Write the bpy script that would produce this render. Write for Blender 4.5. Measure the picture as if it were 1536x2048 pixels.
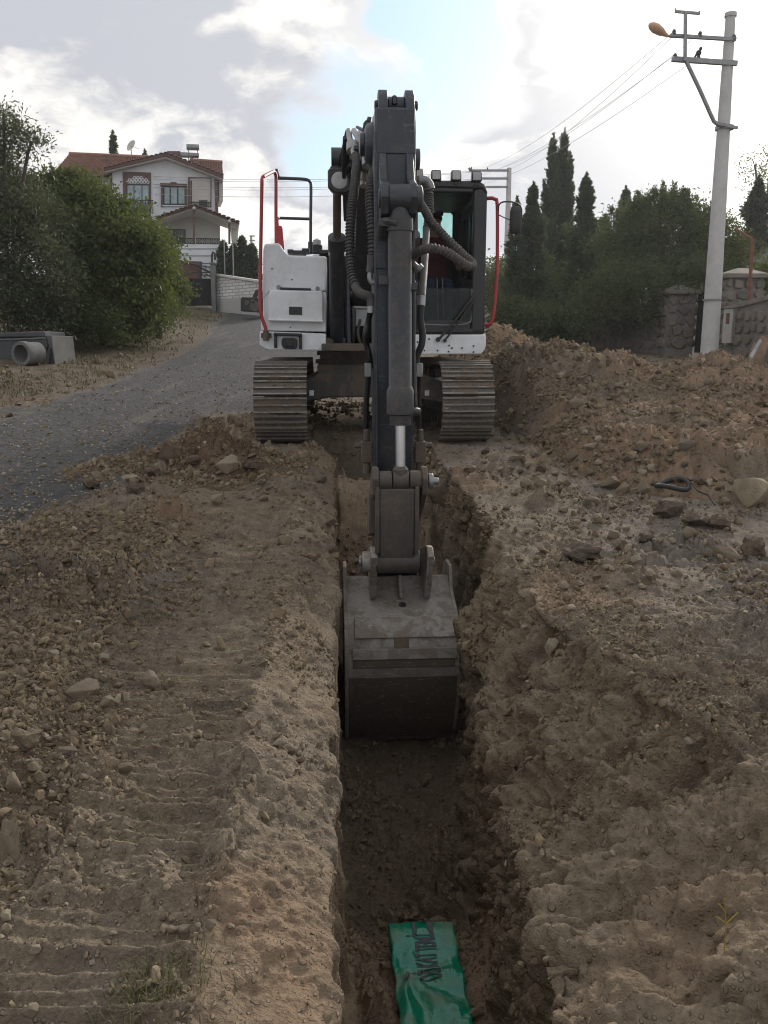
import bpy, bmesh, math, random
import numpy as np
from mathutils import Vector, Matrix, Euler

for o in list(bpy.data.objects):
    bpy.data.objects.remove(o, do_unlink=True)
SC = bpy.context.scene
COL = SC.collection
R = math.radians
random.seed(7)
RNG = np.random.default_rng(11)

# ------------------------------------------------------------------ camera
SC.render.engine = 'CYCLES'
CAMZ = 1.55
PITCH = R(11.4)
FPX = 1650.0                       # focal length in pixels of a 1536 x 2048 frame
CP, SP = math.cos(PITCH), math.sin(PITCH)
cam_d = bpy.data.cameras.new('camera')
cam = bpy.data.objects.new('camera', cam_d)
COL.objects.link(cam)
cam.location = (0, 0, CAMZ)
cam.rotation_euler = (R(90) - PITCH, 0, 0)
cam_d.sensor_fit = 'VERTICAL'
cam_d.sensor_height = 36.0
cam_d.sensor_width = 27.0
cam_d.lens = 36.0 * FPX / 2048.0
cam_d.clip_start = 0.05
cam_d.clip_end = 2000
SC.camera = cam

# ------------------------------------------------------------------ light
SUN_EL, SUN_AZ = R(22), R(25)      # sun behind the cloud, ahead and to the right
SUN_DIR = Vector((math.sin(SUN_AZ) * math.cos(SUN_EL), math.cos(SUN_AZ) * math.cos(SUN_EL), math.sin(SUN_EL)))
sun_d = bpy.data.lights.new('sun', 'SUN')
sun_d.energy = 2.0
sun_d.angle = R(18)
sun_d.color = (1.0, 0.93, 0.84)
sun = bpy.data.objects.new('sun', sun_d)
COL.objects.link(sun)
sun.rotation_euler = SUN_DIR.to_track_quat('Z', 'Y').to_euler()
SC.view_settings.view_transform = 'Standard'
SC.view_settings.look = 'None'
SC.view_settings.gamma = 1
SC.view_settings.exposure = 0.8
SC.cycles.use_denoising = True
SC.cycles.filter_width = 1.1
SC.cycles.sample_clamp_indirect = 4.0
SC.view_settings.use_curve_mapping = False

W = bpy.data.worlds.new('World')
SC.world = W
W.use_nodes = True


class NT:
    """small helper for node trees"""
    def __init__(self, tree):
        self.t = tree
        tree.nodes.clear()

    def n(self, typ, ins=None, **kw):
        nd = self.t.nodes.new(typ)
        for k, v in kw.items():
            setattr(nd, k, v)
        if ins:
            for k, v in ins.items():
                self.set(nd, k, v)
        return nd

    def set(self, nd, k, v):
        s = nd.inputs[k]
        if isinstance(v, bpy.types.NodeSocket):
            self.t.links.new(v, s)
        elif isinstance(v, bpy.types.Node):
            self.t.links.new(v.outputs[0], s)
        else:
            if isinstance(v, (tuple, list)) and s.type == 'RGBA' and len(v) == 3:
                v = (*v, 1)
            s.default_value = v

    def math(self, op, a, b=0.0, c=None, clamp=False):
        nd = self.t.nodes.new('ShaderNodeMath')
        nd.operation = op
        nd.use_clamp = clamp
        self.set(nd, 0, a)
        self.set(nd, 1, b)
        if c is not None:
            self.set(nd, 2, c)
        return nd.outputs[0]

    def vmath(self, op, a, b=None):
        nd = self.t.nodes.new('ShaderNodeVectorMath')
        nd.operation = op
        self.set(nd, 0, a)
        if b is not None:
            self.set(nd, 3 if op == 'SCALE' else 1, b)
        return nd.outputs['Value'] if op in ('DOT_PRODUCT', 'LENGTH') else nd.outputs[0]

    def mix(self, f, a, b, mode='MIX'):
        nd = self.t.nodes.new('ShaderNodeMix')
        nd.data_type = 'RGBA'
        nd.blend_type = mode
        nd.clamp_factor = True
        self.set(nd, 0, f)
        self.set(nd, 6, a)
        self.set(nd, 7, b)
        return nd.outputs[2]

    def ramp(self, f, lo, hi, a=0.0, b=1.0, smooth=True):
        nd = self.t.nodes.new('ShaderNodeMapRange')
        nd.interpolation_type = 'SMOOTHSTEP' if smooth else 'LINEAR'
        self.set(nd, 0, f)
        for i, v in enumerate((lo, hi, a, b)):
            self.set(nd, i + 1, v)
        return nd.outputs[0]

    def noise(self, vec, scale, detail=4.0, rough=0.55, dist=0.0):
        nd = self.t.nodes.new('ShaderNodeTexNoise')
        if vec is not None:
            self.set(nd, 'Vector', vec)
        nd.inputs['Scale'].default_value = scale
        nd.inputs['Detail'].default_value = detail
        nd.inputs['Roughness'].default_value = rough
        nd.inputs['Distortion'].default_value = dist
        return nd.outputs[0]

    def voro(self, vec, scale, feature='F1', out='Distance', rand=1.0):
        nd = self.t.nodes.new('ShaderNodeTexVoronoi')
        nd.feature = feature
        self.set(nd, 'Vector', vec)
        nd.inputs['Scale'].default_value = scale
        nd.inputs['Randomness'].default_value = rand
        return nd.outputs[out]

    def mapping(self, vec, scale=(1, 1, 1), loc=(0, 0, 0), rot=(0, 0, 0)):
        nd = self.t.nodes.new('ShaderNodeMapping')
        self.set(nd, 0, vec)
        nd.inputs[1].default_value = loc
        nd.inputs[2].default_value = rot
        nd.inputs[3].default_value = scale
        return nd.outputs[0]


def ray(px, py):
    u, v = (px - 768.0) / FPX, (1024.0 - py) / FPX
    return Vector((u, CP + v * SP, v * CP - SP))


def build_world():
    w = NT(W.node_tree)
    sky = w.n('ShaderNodeTexSky', sky_type='NISHITA', sun_disc=False)
    sky.sun_elevation = SUN_EL
    sky.sun_rotation = SUN_AZ
    sky.air_density = 1.0
    sky.dust_density = 1.5
    STR = 0.10
    d = w.n('ShaderNodeTexCoord').outputs['Generated']
    sep = w.n('ShaderNodeSeparateXYZ', {0: d})
    zz = w.math('MAXIMUM', sep.outputs[2], 0.0)
    den = w.math('ADD', zz, 0.42)
    px = w.math('DIVIDE', sep.outputs[0], den)
    py = w.math('DIVIDE', sep.outputs[1], den)
    pv = w.n('ShaderNodeCombineXYZ', {0: px, 1: py, 2: w.math('MULTIPLY', zz, 1.3)}).outputs[0]
    wob = w.n('ShaderNodeTexNoise', {'Vector': pv, 'Scale': 3.0, 'Detail': 4.0})
    pv2 = w.vmath('ADD', pv, w.vmath('SCALE', w.vmath('SUBTRACT', wob.outputs[1], (0.5, 0.5, 0.5)), 0.22))
    big = w.noise(w.mapping(pv2, loc=(3.1, 1.7, 0.4)), 2.3, 9.0, 0.50)
    edge = w.noise(w.mapping(pv2, loc=(7.7, 2.2, 5.1)), 4.2, 9.0, 0.56)
    puff = w.noise(w.mapping(pv2, loc=(1.3, 8.2, 2.7)), 7.5, 8.0, 0.58)
    # a gap of clear sky above the machine, thicker grey banks up left and low right

    dw = w.vmath('NORMALIZE', w.vmath('ADD', d, w.vmath('SCALE', w.vmath('SUBTRACT', wob.outputs[1], (0.5, 0.5, 0.5)), 0.20)))

    def lobe(px_, py_, width):
        v = ray(px_, py_).normalized()
        c = w.vmath('DOT_PRODUCT', dw, tuple(v))
        return w.ramp(c, math.cos(R(width)), math.cos(R(width * 0.15)))
    gap = w.math('ADD', w.math('MULTIPLY', lobe(915, 20, 4.6), 1.25), w.math('MULTIPLY', lobe(560, 290, 8.0), 0.06))
    gap = w.math('ADD', gap, w.math('MULTIPLY', lobe(360, 240, 4.0), 0.1))
    bank = w.math('ADD', w.math('ADD', lobe(300, 60, 13), w.math('MULTIPLY', lobe(600, 320, 8.0), 0.7)), w.math('MULTIPLY', lobe(1200, 290, 9.0), 1.7))
    white = w.math('ADD', lobe(640, 60, 6.0), w.math('MULTIPLY', lobe(900, 170, 3.0), 0.7))
    white = w.math('ADD', white, w.math('ADD', w.math('MULTIPLY', lobe(1150, 120, 5.0), 0.4), w.math('MULTIPLY', lobe(100, 220, 7), 0.8)))
    white = w.math('ADD', white, w.math('MULTIPLY', lobe(480, 430, 7), 0.7))
    dens = w.math('ADD', w.math('MULTIPLY', big, 0.8), w.math('MULTIPLY', edge, 0.30))
    dens = w.math('SUBTRACT', w.math('ADD', dens, w.math('MULTIPLY', bank, 0.07)), w.math('MULTIPLY', gap, 0.22))
    cover = w.ramp(dens, 0.40, 0.52)
    thick = w.ramp(w.math('ADD', dens, w.math('MULTIPLY', bank, 0.10)), 0.52, 0.66)
    sd = w.math('MAXIMUM', w.vmath('DOT_PRODUCT', d, tuple(SUN_DIR)), 0.0)
    glow = w.math('POWER', sd, 50.0)
    wide = w.math('POWER', sd, 7.0)
    lit = w.mix(thick, (0.66, 0.66, 0.67), (0.485, 0.497, 0.535))
    # sunlit billows where the cloud is thin
    bil = w.math('ADD', w.math('MULTIPLY', puff, 0.5), w.math('MULTIPLY', edge, 0.5))
    bil = w.math('ADD', bil, w.math('MULTIPLY', white, 0.13))
    bil = w.math('SUBTRACT', bil, w.math('MULTIPLY', bank, 0.05))
    lit = w.mix(w.math('MULTIPLY', w.ramp(bil, 0.49, 0.63), 0.95), lit, (0.90, 0.87, 0.81))
    lit = w.mix(1.0, lit, w.n('ShaderNodeCombineColor', {0: w.math('MULTIPLY_ADD', wide, 0.14, 0.86),
                                                         1: w.math('MULTIPLY_ADD', wide, 0.13, 0.865),
                                                         2: w.math('MULTIPLY_ADD', wide, 0.10, 0.88)}).outputs[0], 'MULTIPLY')
    addg = w.n('ShaderNodeCombineColor', {0: w.math('MULTIPLY', glow, 0.95), 1: w.math('MULTIPLY', glow, 0.88), 2: w.math('MULTIPLY', glow, 0.74)})
    lit = w.mix(1.0, lit, addg.outputs[0], 'ADD')
    skyc = w.vmath('SCALE', sky.outputs[0], 1.0)
    veil = w.ramp(sep.outputs[2], 0.0, 0.5, 0.70, 0.80)
    blue = w.mix(veil, w.vmath('SCALE', skyc, STR), (0.40, 0.585, 0.76))
    fin = w.mix(cover, blue, lit)
    fin = w.vmath('SCALE', fin, 0.81 / STR)
    bg = w.n('ShaderNodeBackground', {0: fin, 1: STR})
    out = w.n('ShaderNodeOutputWorld', {0: bg})


build_world()

# ------------------------------------------------------------------ helpers

def P(px, py, Y):
    d = ray(px, py)
    t = Y / d.y
    return Vector((d.x * t, Y, CAMZ + d.z * t))


def project(V):
    """world points (n,3) -> pixel x, pixel y, depth along the axis"""
    y, z = V[:, 1], V[:, 2] - CAMZ
    t = y * CP - z * SP
    v = y * SP + z * CP
    ts = np.where(t > 0.05, t, 0.05)
    return 768 + FPX * V[:, 0] / ts, 1024 - FPX * v / ts, t


def sstep(a, b, x):
    t = np.clip((x - a) / (b - a), 0, 1)
    return t * t * (3 - 2 * t)


_pr = np.random.default_rng(5)
PERM = _pr.permutation(256)
PERM = np.concatenate([PERM, PERM, PERM])
GRD = _pr.normal(size=(256, 3))
GRD /= np.linalg.norm(GRD, axis=1)[:, None]


def pnoise(p):
    f = np.floor(p)
    i = f.astype(np.int64) & 255
    r = p - f
    u = r * r * r * (r * (r * 6 - 15) + 10)
    out = np.zeros(len(p))
    for dx in (0, 1):
        wx = u[:, 0] if dx else 1 - u[:, 0]
        ax = PERM[i[:, 0] + dx]
        for dy in (0, 1):
            wy = u[:, 1] if dy else 1 - u[:, 1]
            ay = PERM[ax + i[:, 1] + dy]
            for dz in (0, 1):
                wz = u[:, 2] if dz else 1 - u[:, 2]
                g = GRD[PERM[ay + i[:, 2] + dz] & 255]
                out += wx * wy * wz * (g[:, 0] * (r[:, 0] - dx) + g[:, 1] * (r[:, 1] - dy) + g[:, 2] * (r[:, 2] - dz))
    return out * 1.5


def fbm(p, scale, octv=4, rough=0.5, ridged=False):
    a, s, out = 1.0, scale, np.zeros(len(p))
    for k in range(octv):
        n = pnoise(p * s + 17.3 * k)
        if ridged:
            n = 1 - 2 * np.abs(n)
        out += a * n
        a *= rough
        s *= 2.03
    return out


def lumps(a, b, cell, prob, seed=0, rmin=0.25, rmax=0.62, flat=0.8):
    """rounded clods: height of half-buried ellipsoids scattered one per grid cell"""
    ca, cb = np.floor(a / cell).astype(np.int64), np.floor(b / cell).astype(np.int64)
    out = np.zeros(len(a))
    for i in (-1, 0, 1):
        for j in (-1, 0, 1):
            ia, ib = ca + i, cb + j
            h = PERM[(PERM[(ia + seed) & 255] + ib) & 255]
            h2, h3, h4 = PERM[h + 31], PERM[h + 77], PERM[h + 140]
            on = h4 < prob * 255
            cx = (ia + 0.2 + 0.6 * h / 255.0) * cell
            cy = (ib + 0.2 + 0.6 * h2 / 255.0) * cell
            r = (rmin + (rmax - rmin) * (h3 / 255.0) ** 2) * cell
            st = 0.7 + 0.6 * h2 / 255.0
            q = 1 - ((a - cx) ** 2 * st + (b - cy) ** 2 / st) / (r * r)
            hh = np.where(on & (q > 0), np.sqrt(np.maximum(q, 0)) * r * flat * (0.5 + 0.5 * h / 255.0), 0)
            out = np.maximum(out, hh)
    return out


def tag(o, label=None, cat=None, group=None, kind=None):
    if label:
        o['label'] = label
    if cat:
        o['category'] = cat
    if group:
        o['group'] = group
    if cat and not kind:
        o['kind'] = 'thing'
    if kind:
        o['kind'] = kind
    return o


def thing(name, label, cat, loc=(0, 0, 0), rz=0.0, group=None):
    o = bpy.data.objects.new(name, None)
    o.empty_display_size = 0.2
    o.location = loc
    o.rotation_euler = (0, 0, rz)
    COL.objects.link(o)
    return tag(o, label, cat, group)


def np_mesh(name, V, F, smooth=True):
    V = np.asarray(V, dtype=np.float32)
    F = np.asarray(F, dtype=np.int32)
    k = F.shape[1]
    me = bpy.data.meshes.new(name)
    me.vertices.add(len(V))
    me.vertices.foreach_set('co', V.ravel())
    me.loops.add(F.size)
    me.loops.foreach_set('vertex_index', F.ravel())
    me.polygons.add(len(F))
    me.polygons.foreach_set('loop_start', np.arange(0, F.size, k, dtype=np.int32))
    if smooth:
        me.polygons.foreach_set('use_smooth', np.ones(len(F), dtype=bool))
    me.update(calc_edges=True)
    return me


def link(name, me, mat, parent=None):
    o = bpy.data.objects.new(name, me)
    COL.objects.link(o)
    if mat is not None:
        for m in (mat if isinstance(mat, (list, tuple)) else [mat]):
            me.materials.append(m)
    if parent is not None:
        o.parent = parent
    return o


def catmull(pts, step):
    pts = [Vector(p) for p in pts]
    out = []
    n = len(pts)
    for i in range(n - 1):
        p0, p1, p2, p3 = pts[max(i - 1, 0)], pts[i], pts[i + 1], pts[min(i + 2, n - 1)]
        k = max(1, int((p2 - p1).length / step))
        for j in range(k):
            t = j / k
            out.append(0.5 * ((2 * p1) + (p2 - p0) * t + (2 * p0 - 5 * p1 + 4 * p2 - p3) * t * t + (3 * p1 - p0 - 3 * p2 + p3) * t ** 3))
    out.append(pts[-1])
    return out


class MB:
    """collects shapes into one mesh"""
    def islands(self):
        par = list(range(len(self.v)))

        def find(i):
            while par[i] != i:
                par[i] = par[par[i]]
                i = par[i]
            return i
        for f in self.f:
            for k in f[1:]:
                par[find(k)] = find(f[0])
        out = {}
        for f in self.f:
            out.setdefault(find(f[0]), []).append(f)
        res = []
        for fs in out.values():
            m = MB()
            ids = sorted({i for f in fs for i in f})
            mp = {i: k for k, i in enumerate(ids)}
            m.v = [self.v[i] for i in ids]
            m.f = [tuple(mp[i] for i in f) for f in fs]
            res.append(m)
        return res

    def objs(self, name, *a, **k):
        return [m.obj(name, *a, **k) for m in self.islands()]

    def __init__(self):
        self.v, self.f = [], []

    def add(self, vs, fs):
        b = len(self.v)
        self.v += [tuple(q) for q in vs]
        self.f += [tuple(b + i for i in q) for q in fs]
        return self

    def box(self, c, s, rot=None):
        hx, hy, hz = s[0] / 2, s[1] / 2, s[2] / 2
        vs = [Vector((x * hx, y * hy, z * hz)) for x in (-1, 1) for y in (-1, 1) for z in (-1, 1)]
        if rot is not None:
            m = rot if isinstance(rot, Matrix) else Euler(rot).to_matrix()
            vs = [m @ q for q in vs]
        vs = [q + Vector(c) for q in vs]
        return self.add(vs, [(0, 1, 3, 2), (4, 6, 7, 5), (0, 4, 5, 1), (2, 3, 7, 6), (0, 2, 6, 4), (1, 5, 7, 3)])

    def b2(self, lo, hi):
        c = [(a + b) / 2 for a, b in zip(lo, hi)]
        return self.box(c, [abs(b - a) for a, b in zip(lo, hi)])

    def beam(self, p0, p1, w, h, up=(0, 0, 1)):
        p0, p1 = Vector(p0), Vector(p1)
        d = (p1 - p0)
        y = d.normalized()
        x = y.cross(Vector(up))
        if x.length < 1e-4:
            x = y.cross(Vector((0, 1, 0)))
        x.normalize()
        z = x.cross(y)
        m = Matrix((x, y, z)).transposed()
        return self.box((p0 + p1) / 2, (w, d.length, h), m)

    def prism(self, poly, axis, a, b):
        """polygon (two coordinates) extruded along axis 0/1/2 from a to b"""
        def q(p, t):
            if axis == 0:
                return (t, p[0], p[1])
            if axis == 1:
                return (p[0], t, p[1])
            return (p[0], p[1], t)
        n = len(poly)
        vs = [q(p, a) for p in poly] + [q(p, b) for p in poly]
        fs = [tuple(range(n))[::-1], tuple(range(n, 2 * n))]
        fs += [(i, (i + 1) % n, n + (i + 1) % n, n + i) for i in range(n)]
        return self.add(vs, fs)

    def loft(self, rings, caps=True, closed=True):
        n = len(rings[0])
        vs = [p for r in rings for p in r]
        fs = []
        for k in range(len(rings) - 1):
            for i in range(n if closed else n - 1):
                j = (i + 1) % n
                fs.append((k * n + i, k * n + j, (k + 1) * n + j, (k + 1) * n + i))
        if caps:
            fs.append(tuple(range(n))[::-1])
            fs.append(tuple(range((len(rings) - 1) * n, len(rings) * n)))
        return self.add(vs, fs)

    def cyl(self, p0, p1, r0, r1=None, n=16, caps=True):
        r1 = r0 if r1 is None else r1
        return self.tube([p0, p1], [r0, r1], n, caps)

    def tube(self, pts, r, n=8, caps=True):
        pts = [Vector(p) for p in pts]
        m = len(pts)
        rs = r if isinstance(r, (list, tuple)) else [r] * m
        rings = []
        prev = None
        for i, p in enumerate(pts):
            t = (pts[min(i + 1, m - 1)] - pts[max(i - 1, 0)])
            if t.length < 1e-9:
                t = Vector((0, 0, 1))
            t.normalize()
            if prev is None:
                a = Vector((0, 0, 1)) if abs(t.z) < 0.9 else Vector((1, 0, 0))
                u = t.cross(a).normalized()
            else:
                u = (prev - t * prev.dot(t))
                if u.length < 1e-6:
                    u = t.cross(Vector((1, 0.3, 0.2)))
                u.normalize()
            prev = u
            w = t.cross(u)
            rings.append([p + (u * math.cos(2 * math.pi * k / n) + w * math.sin(2 * math.pi * k / n)) * rs[i] for k in range(n)])
        return self.loft(rings, caps)

    def lathe(self, prof, c, axis='z', n=20):
        c = Vector(c)
        rings = []
        for r, h in prof:
            ring = []
            for k in range(n):
                a, b = r * math.cos(2 * math.pi * k / n), r * math.sin(2 * math.pi * k / n)
                ring.append(c + Vector({'z': (a, b, h), 'y': (b, h, a), 'x': (h, a, b)}[axis]))
            rings.append(ring)
        return self.loft(rings, True)

    def ball(self, c, r, n=12, m=8):
        r = r if isinstance(r, (tuple, list)) else (r, r, r)
        c = Vector(c)
        rings = []
        for j in range(m + 1):
            th = math.pi * (j + (0.02 if j == 0 else -0.02 if j == m else 0)) / m
            rings.append([c + Vector((r[0] * math.sin(th) * math.cos(2 * math.pi * k / n), r[1] * math.sin(th) * math.sin(2 * math.pi * k / n), r[2] * math.cos(th))) for k in range(n)])
        return self.loft(rings, True)

    def mesh(self, name, smooth=35):
        me = bpy.data.meshes.new(name)
        me.from_pydata(self.v, [], self.f)
        bm = bmesh.new()
        bm.from_mesh(me)
        bmesh.ops.recalc_face_normals(bm, faces=bm.faces)
        bm.to_mesh(me)
        bm.free()
        if smooth:
            me.polygons.foreach_set('use_smooth', [True] * len(me.polygons))
            me.set_sharp_from_angle(angle=R(smooth))
        me.update()
        return me

    def obj(self, name, mat, parent=None, bevel=0.0, smooth=35, kind=None, seg=2):
        o = link(name, self.mesh(name, smooth), mat, parent)
        if bevel:
            m = o.modifiers.new('bevel', 'BEVEL')
            m.width = bevel
            m.segments = seg
            m.limit_method = 'ANGLE'
            m.angle_limit = R(40)
            m.use_clamp_overlap = True
        if kind:
            o['kind'] = kind
        return o


def copy_tree(o, parent=None):
    c = o.copy()
    COL.objects.link(c)
    if parent is not None:
        c.parent = parent
    for ch in list(o.children):
        copy_tree(ch, c)
    return c


# ------------------------------------------------------------------ materials

def new_mat(name):
    m = bpy.data.materials.new(name)
    m.use_nodes = True
    return m, NT(m.node_tree)


def finish(nt, col, rough=0.8, metal=0.0, bump=None, bstr=0.3, bdist=0.01, spec=0.5, **extra):
    b = nt.n('ShaderNodeBsdfPrincipled', {'Base Color': col, 'Roughness': rough, 'Metallic': metal, 'Specular IOR Level': extra.pop('Specular_IOR_Level', spec)})
    for k, v in extra.items():
        nt.set(b, k.replace('_', ' '), v)
    if bump is not None:
        bp = nt.n('ShaderNodeBump', {'Height': bump, 'Strength': bstr, 'Distance': bdist})
        nt.set(b, 'Normal', bp.outputs[0])
    nt.n('ShaderNodeOutputMaterial', {0: b})
    return b


DUST = (0.23, 0.19, 0.15)


def paint(name, base, dust=0.35, rough=0.45, metal=0.0, scale=1.0, rust=0.0, dustcol=DUST, streak=True, wear=0.0, bump=0.15, var=0.72, mud=0.0):
    """painted or bare steel with settled dust, streaks and worn spots"""
    m, t = new_mat(name)
    rnd = t.n('ShaderNodeObjectInfo').outputs['Random']
    co = t.vmath('ADD', t.n('ShaderNodeTexCoord').outputs['Object'], t.n('ShaderNodeCombineXYZ', {0: t.math('MULTIPLY', rnd, 17.0), 1: t.math('MULTIPLY', rnd, 5.0), 2: t.math('MULTIPLY', rnd, 9.0)}).outputs[0])
    n1 = t.noise(co, 3.5 * scale, 6, 0.65)
    n2 = t.noise(co, 22 * scale, 5, 0.7)
    n3 = t.noise(t.mapping(co, (16, 16, 1.6)), 1.0 * scale, 4, 0.6)
    geo = t.n('ShaderNodeNewGeometry')
    up = t.n('ShaderNodeSeparateXYZ', {0: geo.outputs['Normal']}).outputs[2]
    c = t.mix(t.ramp(n1, 0.35, 0.7), base, tuple(x * var for x in base))
    if rust:
        c = t.mix(t.math('MULTIPLY', t.ramp(n2, 0.5, 0.68), rust), c, (0.12, 0.055, 0.03))
    if wear:
        n4 = t.noise(t.mapping(co, (3.0, 3.0, 26.0), rot=(0.3, 0.5, 0.2)), 2.2 * scale, 5, 0.7, 0.5)
        n5 = t.noise(co, 1.7 * scale, 3, 0.5)
        c = t.mix(t.math('MULTIPLY', t.ramp(n2, 0.56, 0.62), wear), c, (0.32, 0.30, 0.28))
    dm = t.math('ADD', t.math('MULTIPLY', t.ramp(up, 0.2, 0.9), 0.7), t.ramp(n1, 0.40, 0.72))
    if streak:
        dm = t.math('ADD', dm, t.math('MULTIPLY', t.ramp(n3, 0.45, 0.75), 0.7))
    dm = t.math('MULTIPLY', dm, t.ramp(n2, 0.25, 0.7, 0.35, 1.1))
    c = t.mix(t.math('MULTIPLY', dm, dust, clamp=True), c, dustcol)
    if wear:
        c = t.mix(t.math('MULTIPLY', t.math('MULTIPLY', t.ramp(n4, 0.605, 0.64), t.ramp(n5, 0.42, 0.6)), min(1.0, wear * 1.8)), c, (0.46, 0.44, 0.41))
    r = t.math('ADD', rough, t.math('MULTIPLY', dm, 0.35 * min(1, dust * 2)), clamp=True)
    if mud:
        n6 = t.noise(t.mapping(co, (1, 1, 1), loc=(3.3, 1.2, 5.5)), 2.6 * scale, 8, 0.68, 0.6)
        mm = t.math('MULTIPLY', t.ramp(t.math('ADD', n6, t.math('MULTIPLY_ADD', rnd, 0.10, -0.05)), 0.50, 0.57), t.ramp(n2, 0.25, 0.5, 0.4, 1.0))
        mm = t.math('MULTIPLY', mm, mud, clamp=True)
        c = t.mix(mm, c, t.mix(n2, (0.10, 0.068, 0.046), (0.225, 0.168, 0.118)))
        r = t.math('ADD', r, t.math('MULTIPLY', mm, 0.4), clamp=True)
        n2 = t.math('ADD', n2, t.math('MULTIPLY', mm, 0.8))
    finish(t, c, r, metal, n2, bump, 0.004)
    return m


def plain(name, c1, c2=None, scale=8.0, rough=0.7, metal=0.0, bump=0.2, bdist=0.005, detail=5, **extra):
    m, t = new_mat(name)
    co = t.n('ShaderNodeTexCoord').outputs['Object']
    n = t.noise(co, scale, detail, 0.6)
    c2 = c2 or tuple(x * 0.75 for x in c1)
    finish(t, t.mix(t.ramp(n, 0.3, 0.7), c1, c2), rough, metal, t.noise(co, scale * 6, 4, 0.6), bump, bdist, **extra)
    return m


def soil_colour(t, pos):
    n0 = t.noise(pos, 0.7, 5, 0.6, 0.4)
    n1 = t.noise(pos, 3.2, 6, 0.62, 0.3)
    n2 = t.noise(pos, 17, 5, 0.65)
    n3 = t.noise(pos, 90, 3, 0.6)
    a = t.mix(t.ramp(n0, 0.38, 0.62), (0.212, 0.159, 0.105), (0.179, 0.148, 0.111))
    a = t.mix(t.math('MULTIPLY', t.ramp(n1, 0.5, 0.72), 0.75), a, (0.275, 0.214, 0.145))
    a = t.mix(t.math('MULTIPLY', t.ramp(n1, 0.50, 0.34), 0.8), a, (0.118, 0.097, 0.075))
    a = t.mix(t.math('MULTIPLY', t.ramp(n2, 0.54, 0.70), 0.65), a, (0.305, 0.245, 0.170))
    a = t.mix(t.math('MULTIPLY', t.ramp(n2, 0.48, 0.32), 0.75), a, (0.096, 0.077, 0.058))
    v = t.n('ShaderNodeTexVoronoi', {'Vector': pos, 'Scale': 55.0})
    vc = t.n('ShaderNodeSeparateXYZ', {0: v.outputs['Color']}).outputs[0]
    sp = t.math('MULTIPLY', t.ramp(v.outputs['Distance'], 0.42, 0.25), t.ramp(vc, 0.68, 0.8))
    a = t.mix(t.math('MULTIPLY', sp, 0.6), a, (0.351, 0.302, 0.227))
    a = t.mix(t.ramp(n3, 0.55, 0.36, 0.0, 0.65), a, (0.147, 0.113, 0.084))
    a = t.mix(t.math('MULTIPLY', t.ramp(n3, 0.56, 0.72), 0.5), a, (0.351, 0.286, 0.215))
    h = t.math('ADD', t.math('MULTIPLY', n2, 0.6), t.math('MULTIPLY', n3, 0.35))
    h = t.math('ADD', h, t.math('MULTIPLY', sp, 0.25))
    return a, h, (n0, n1, n2, n3, sp)


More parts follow.
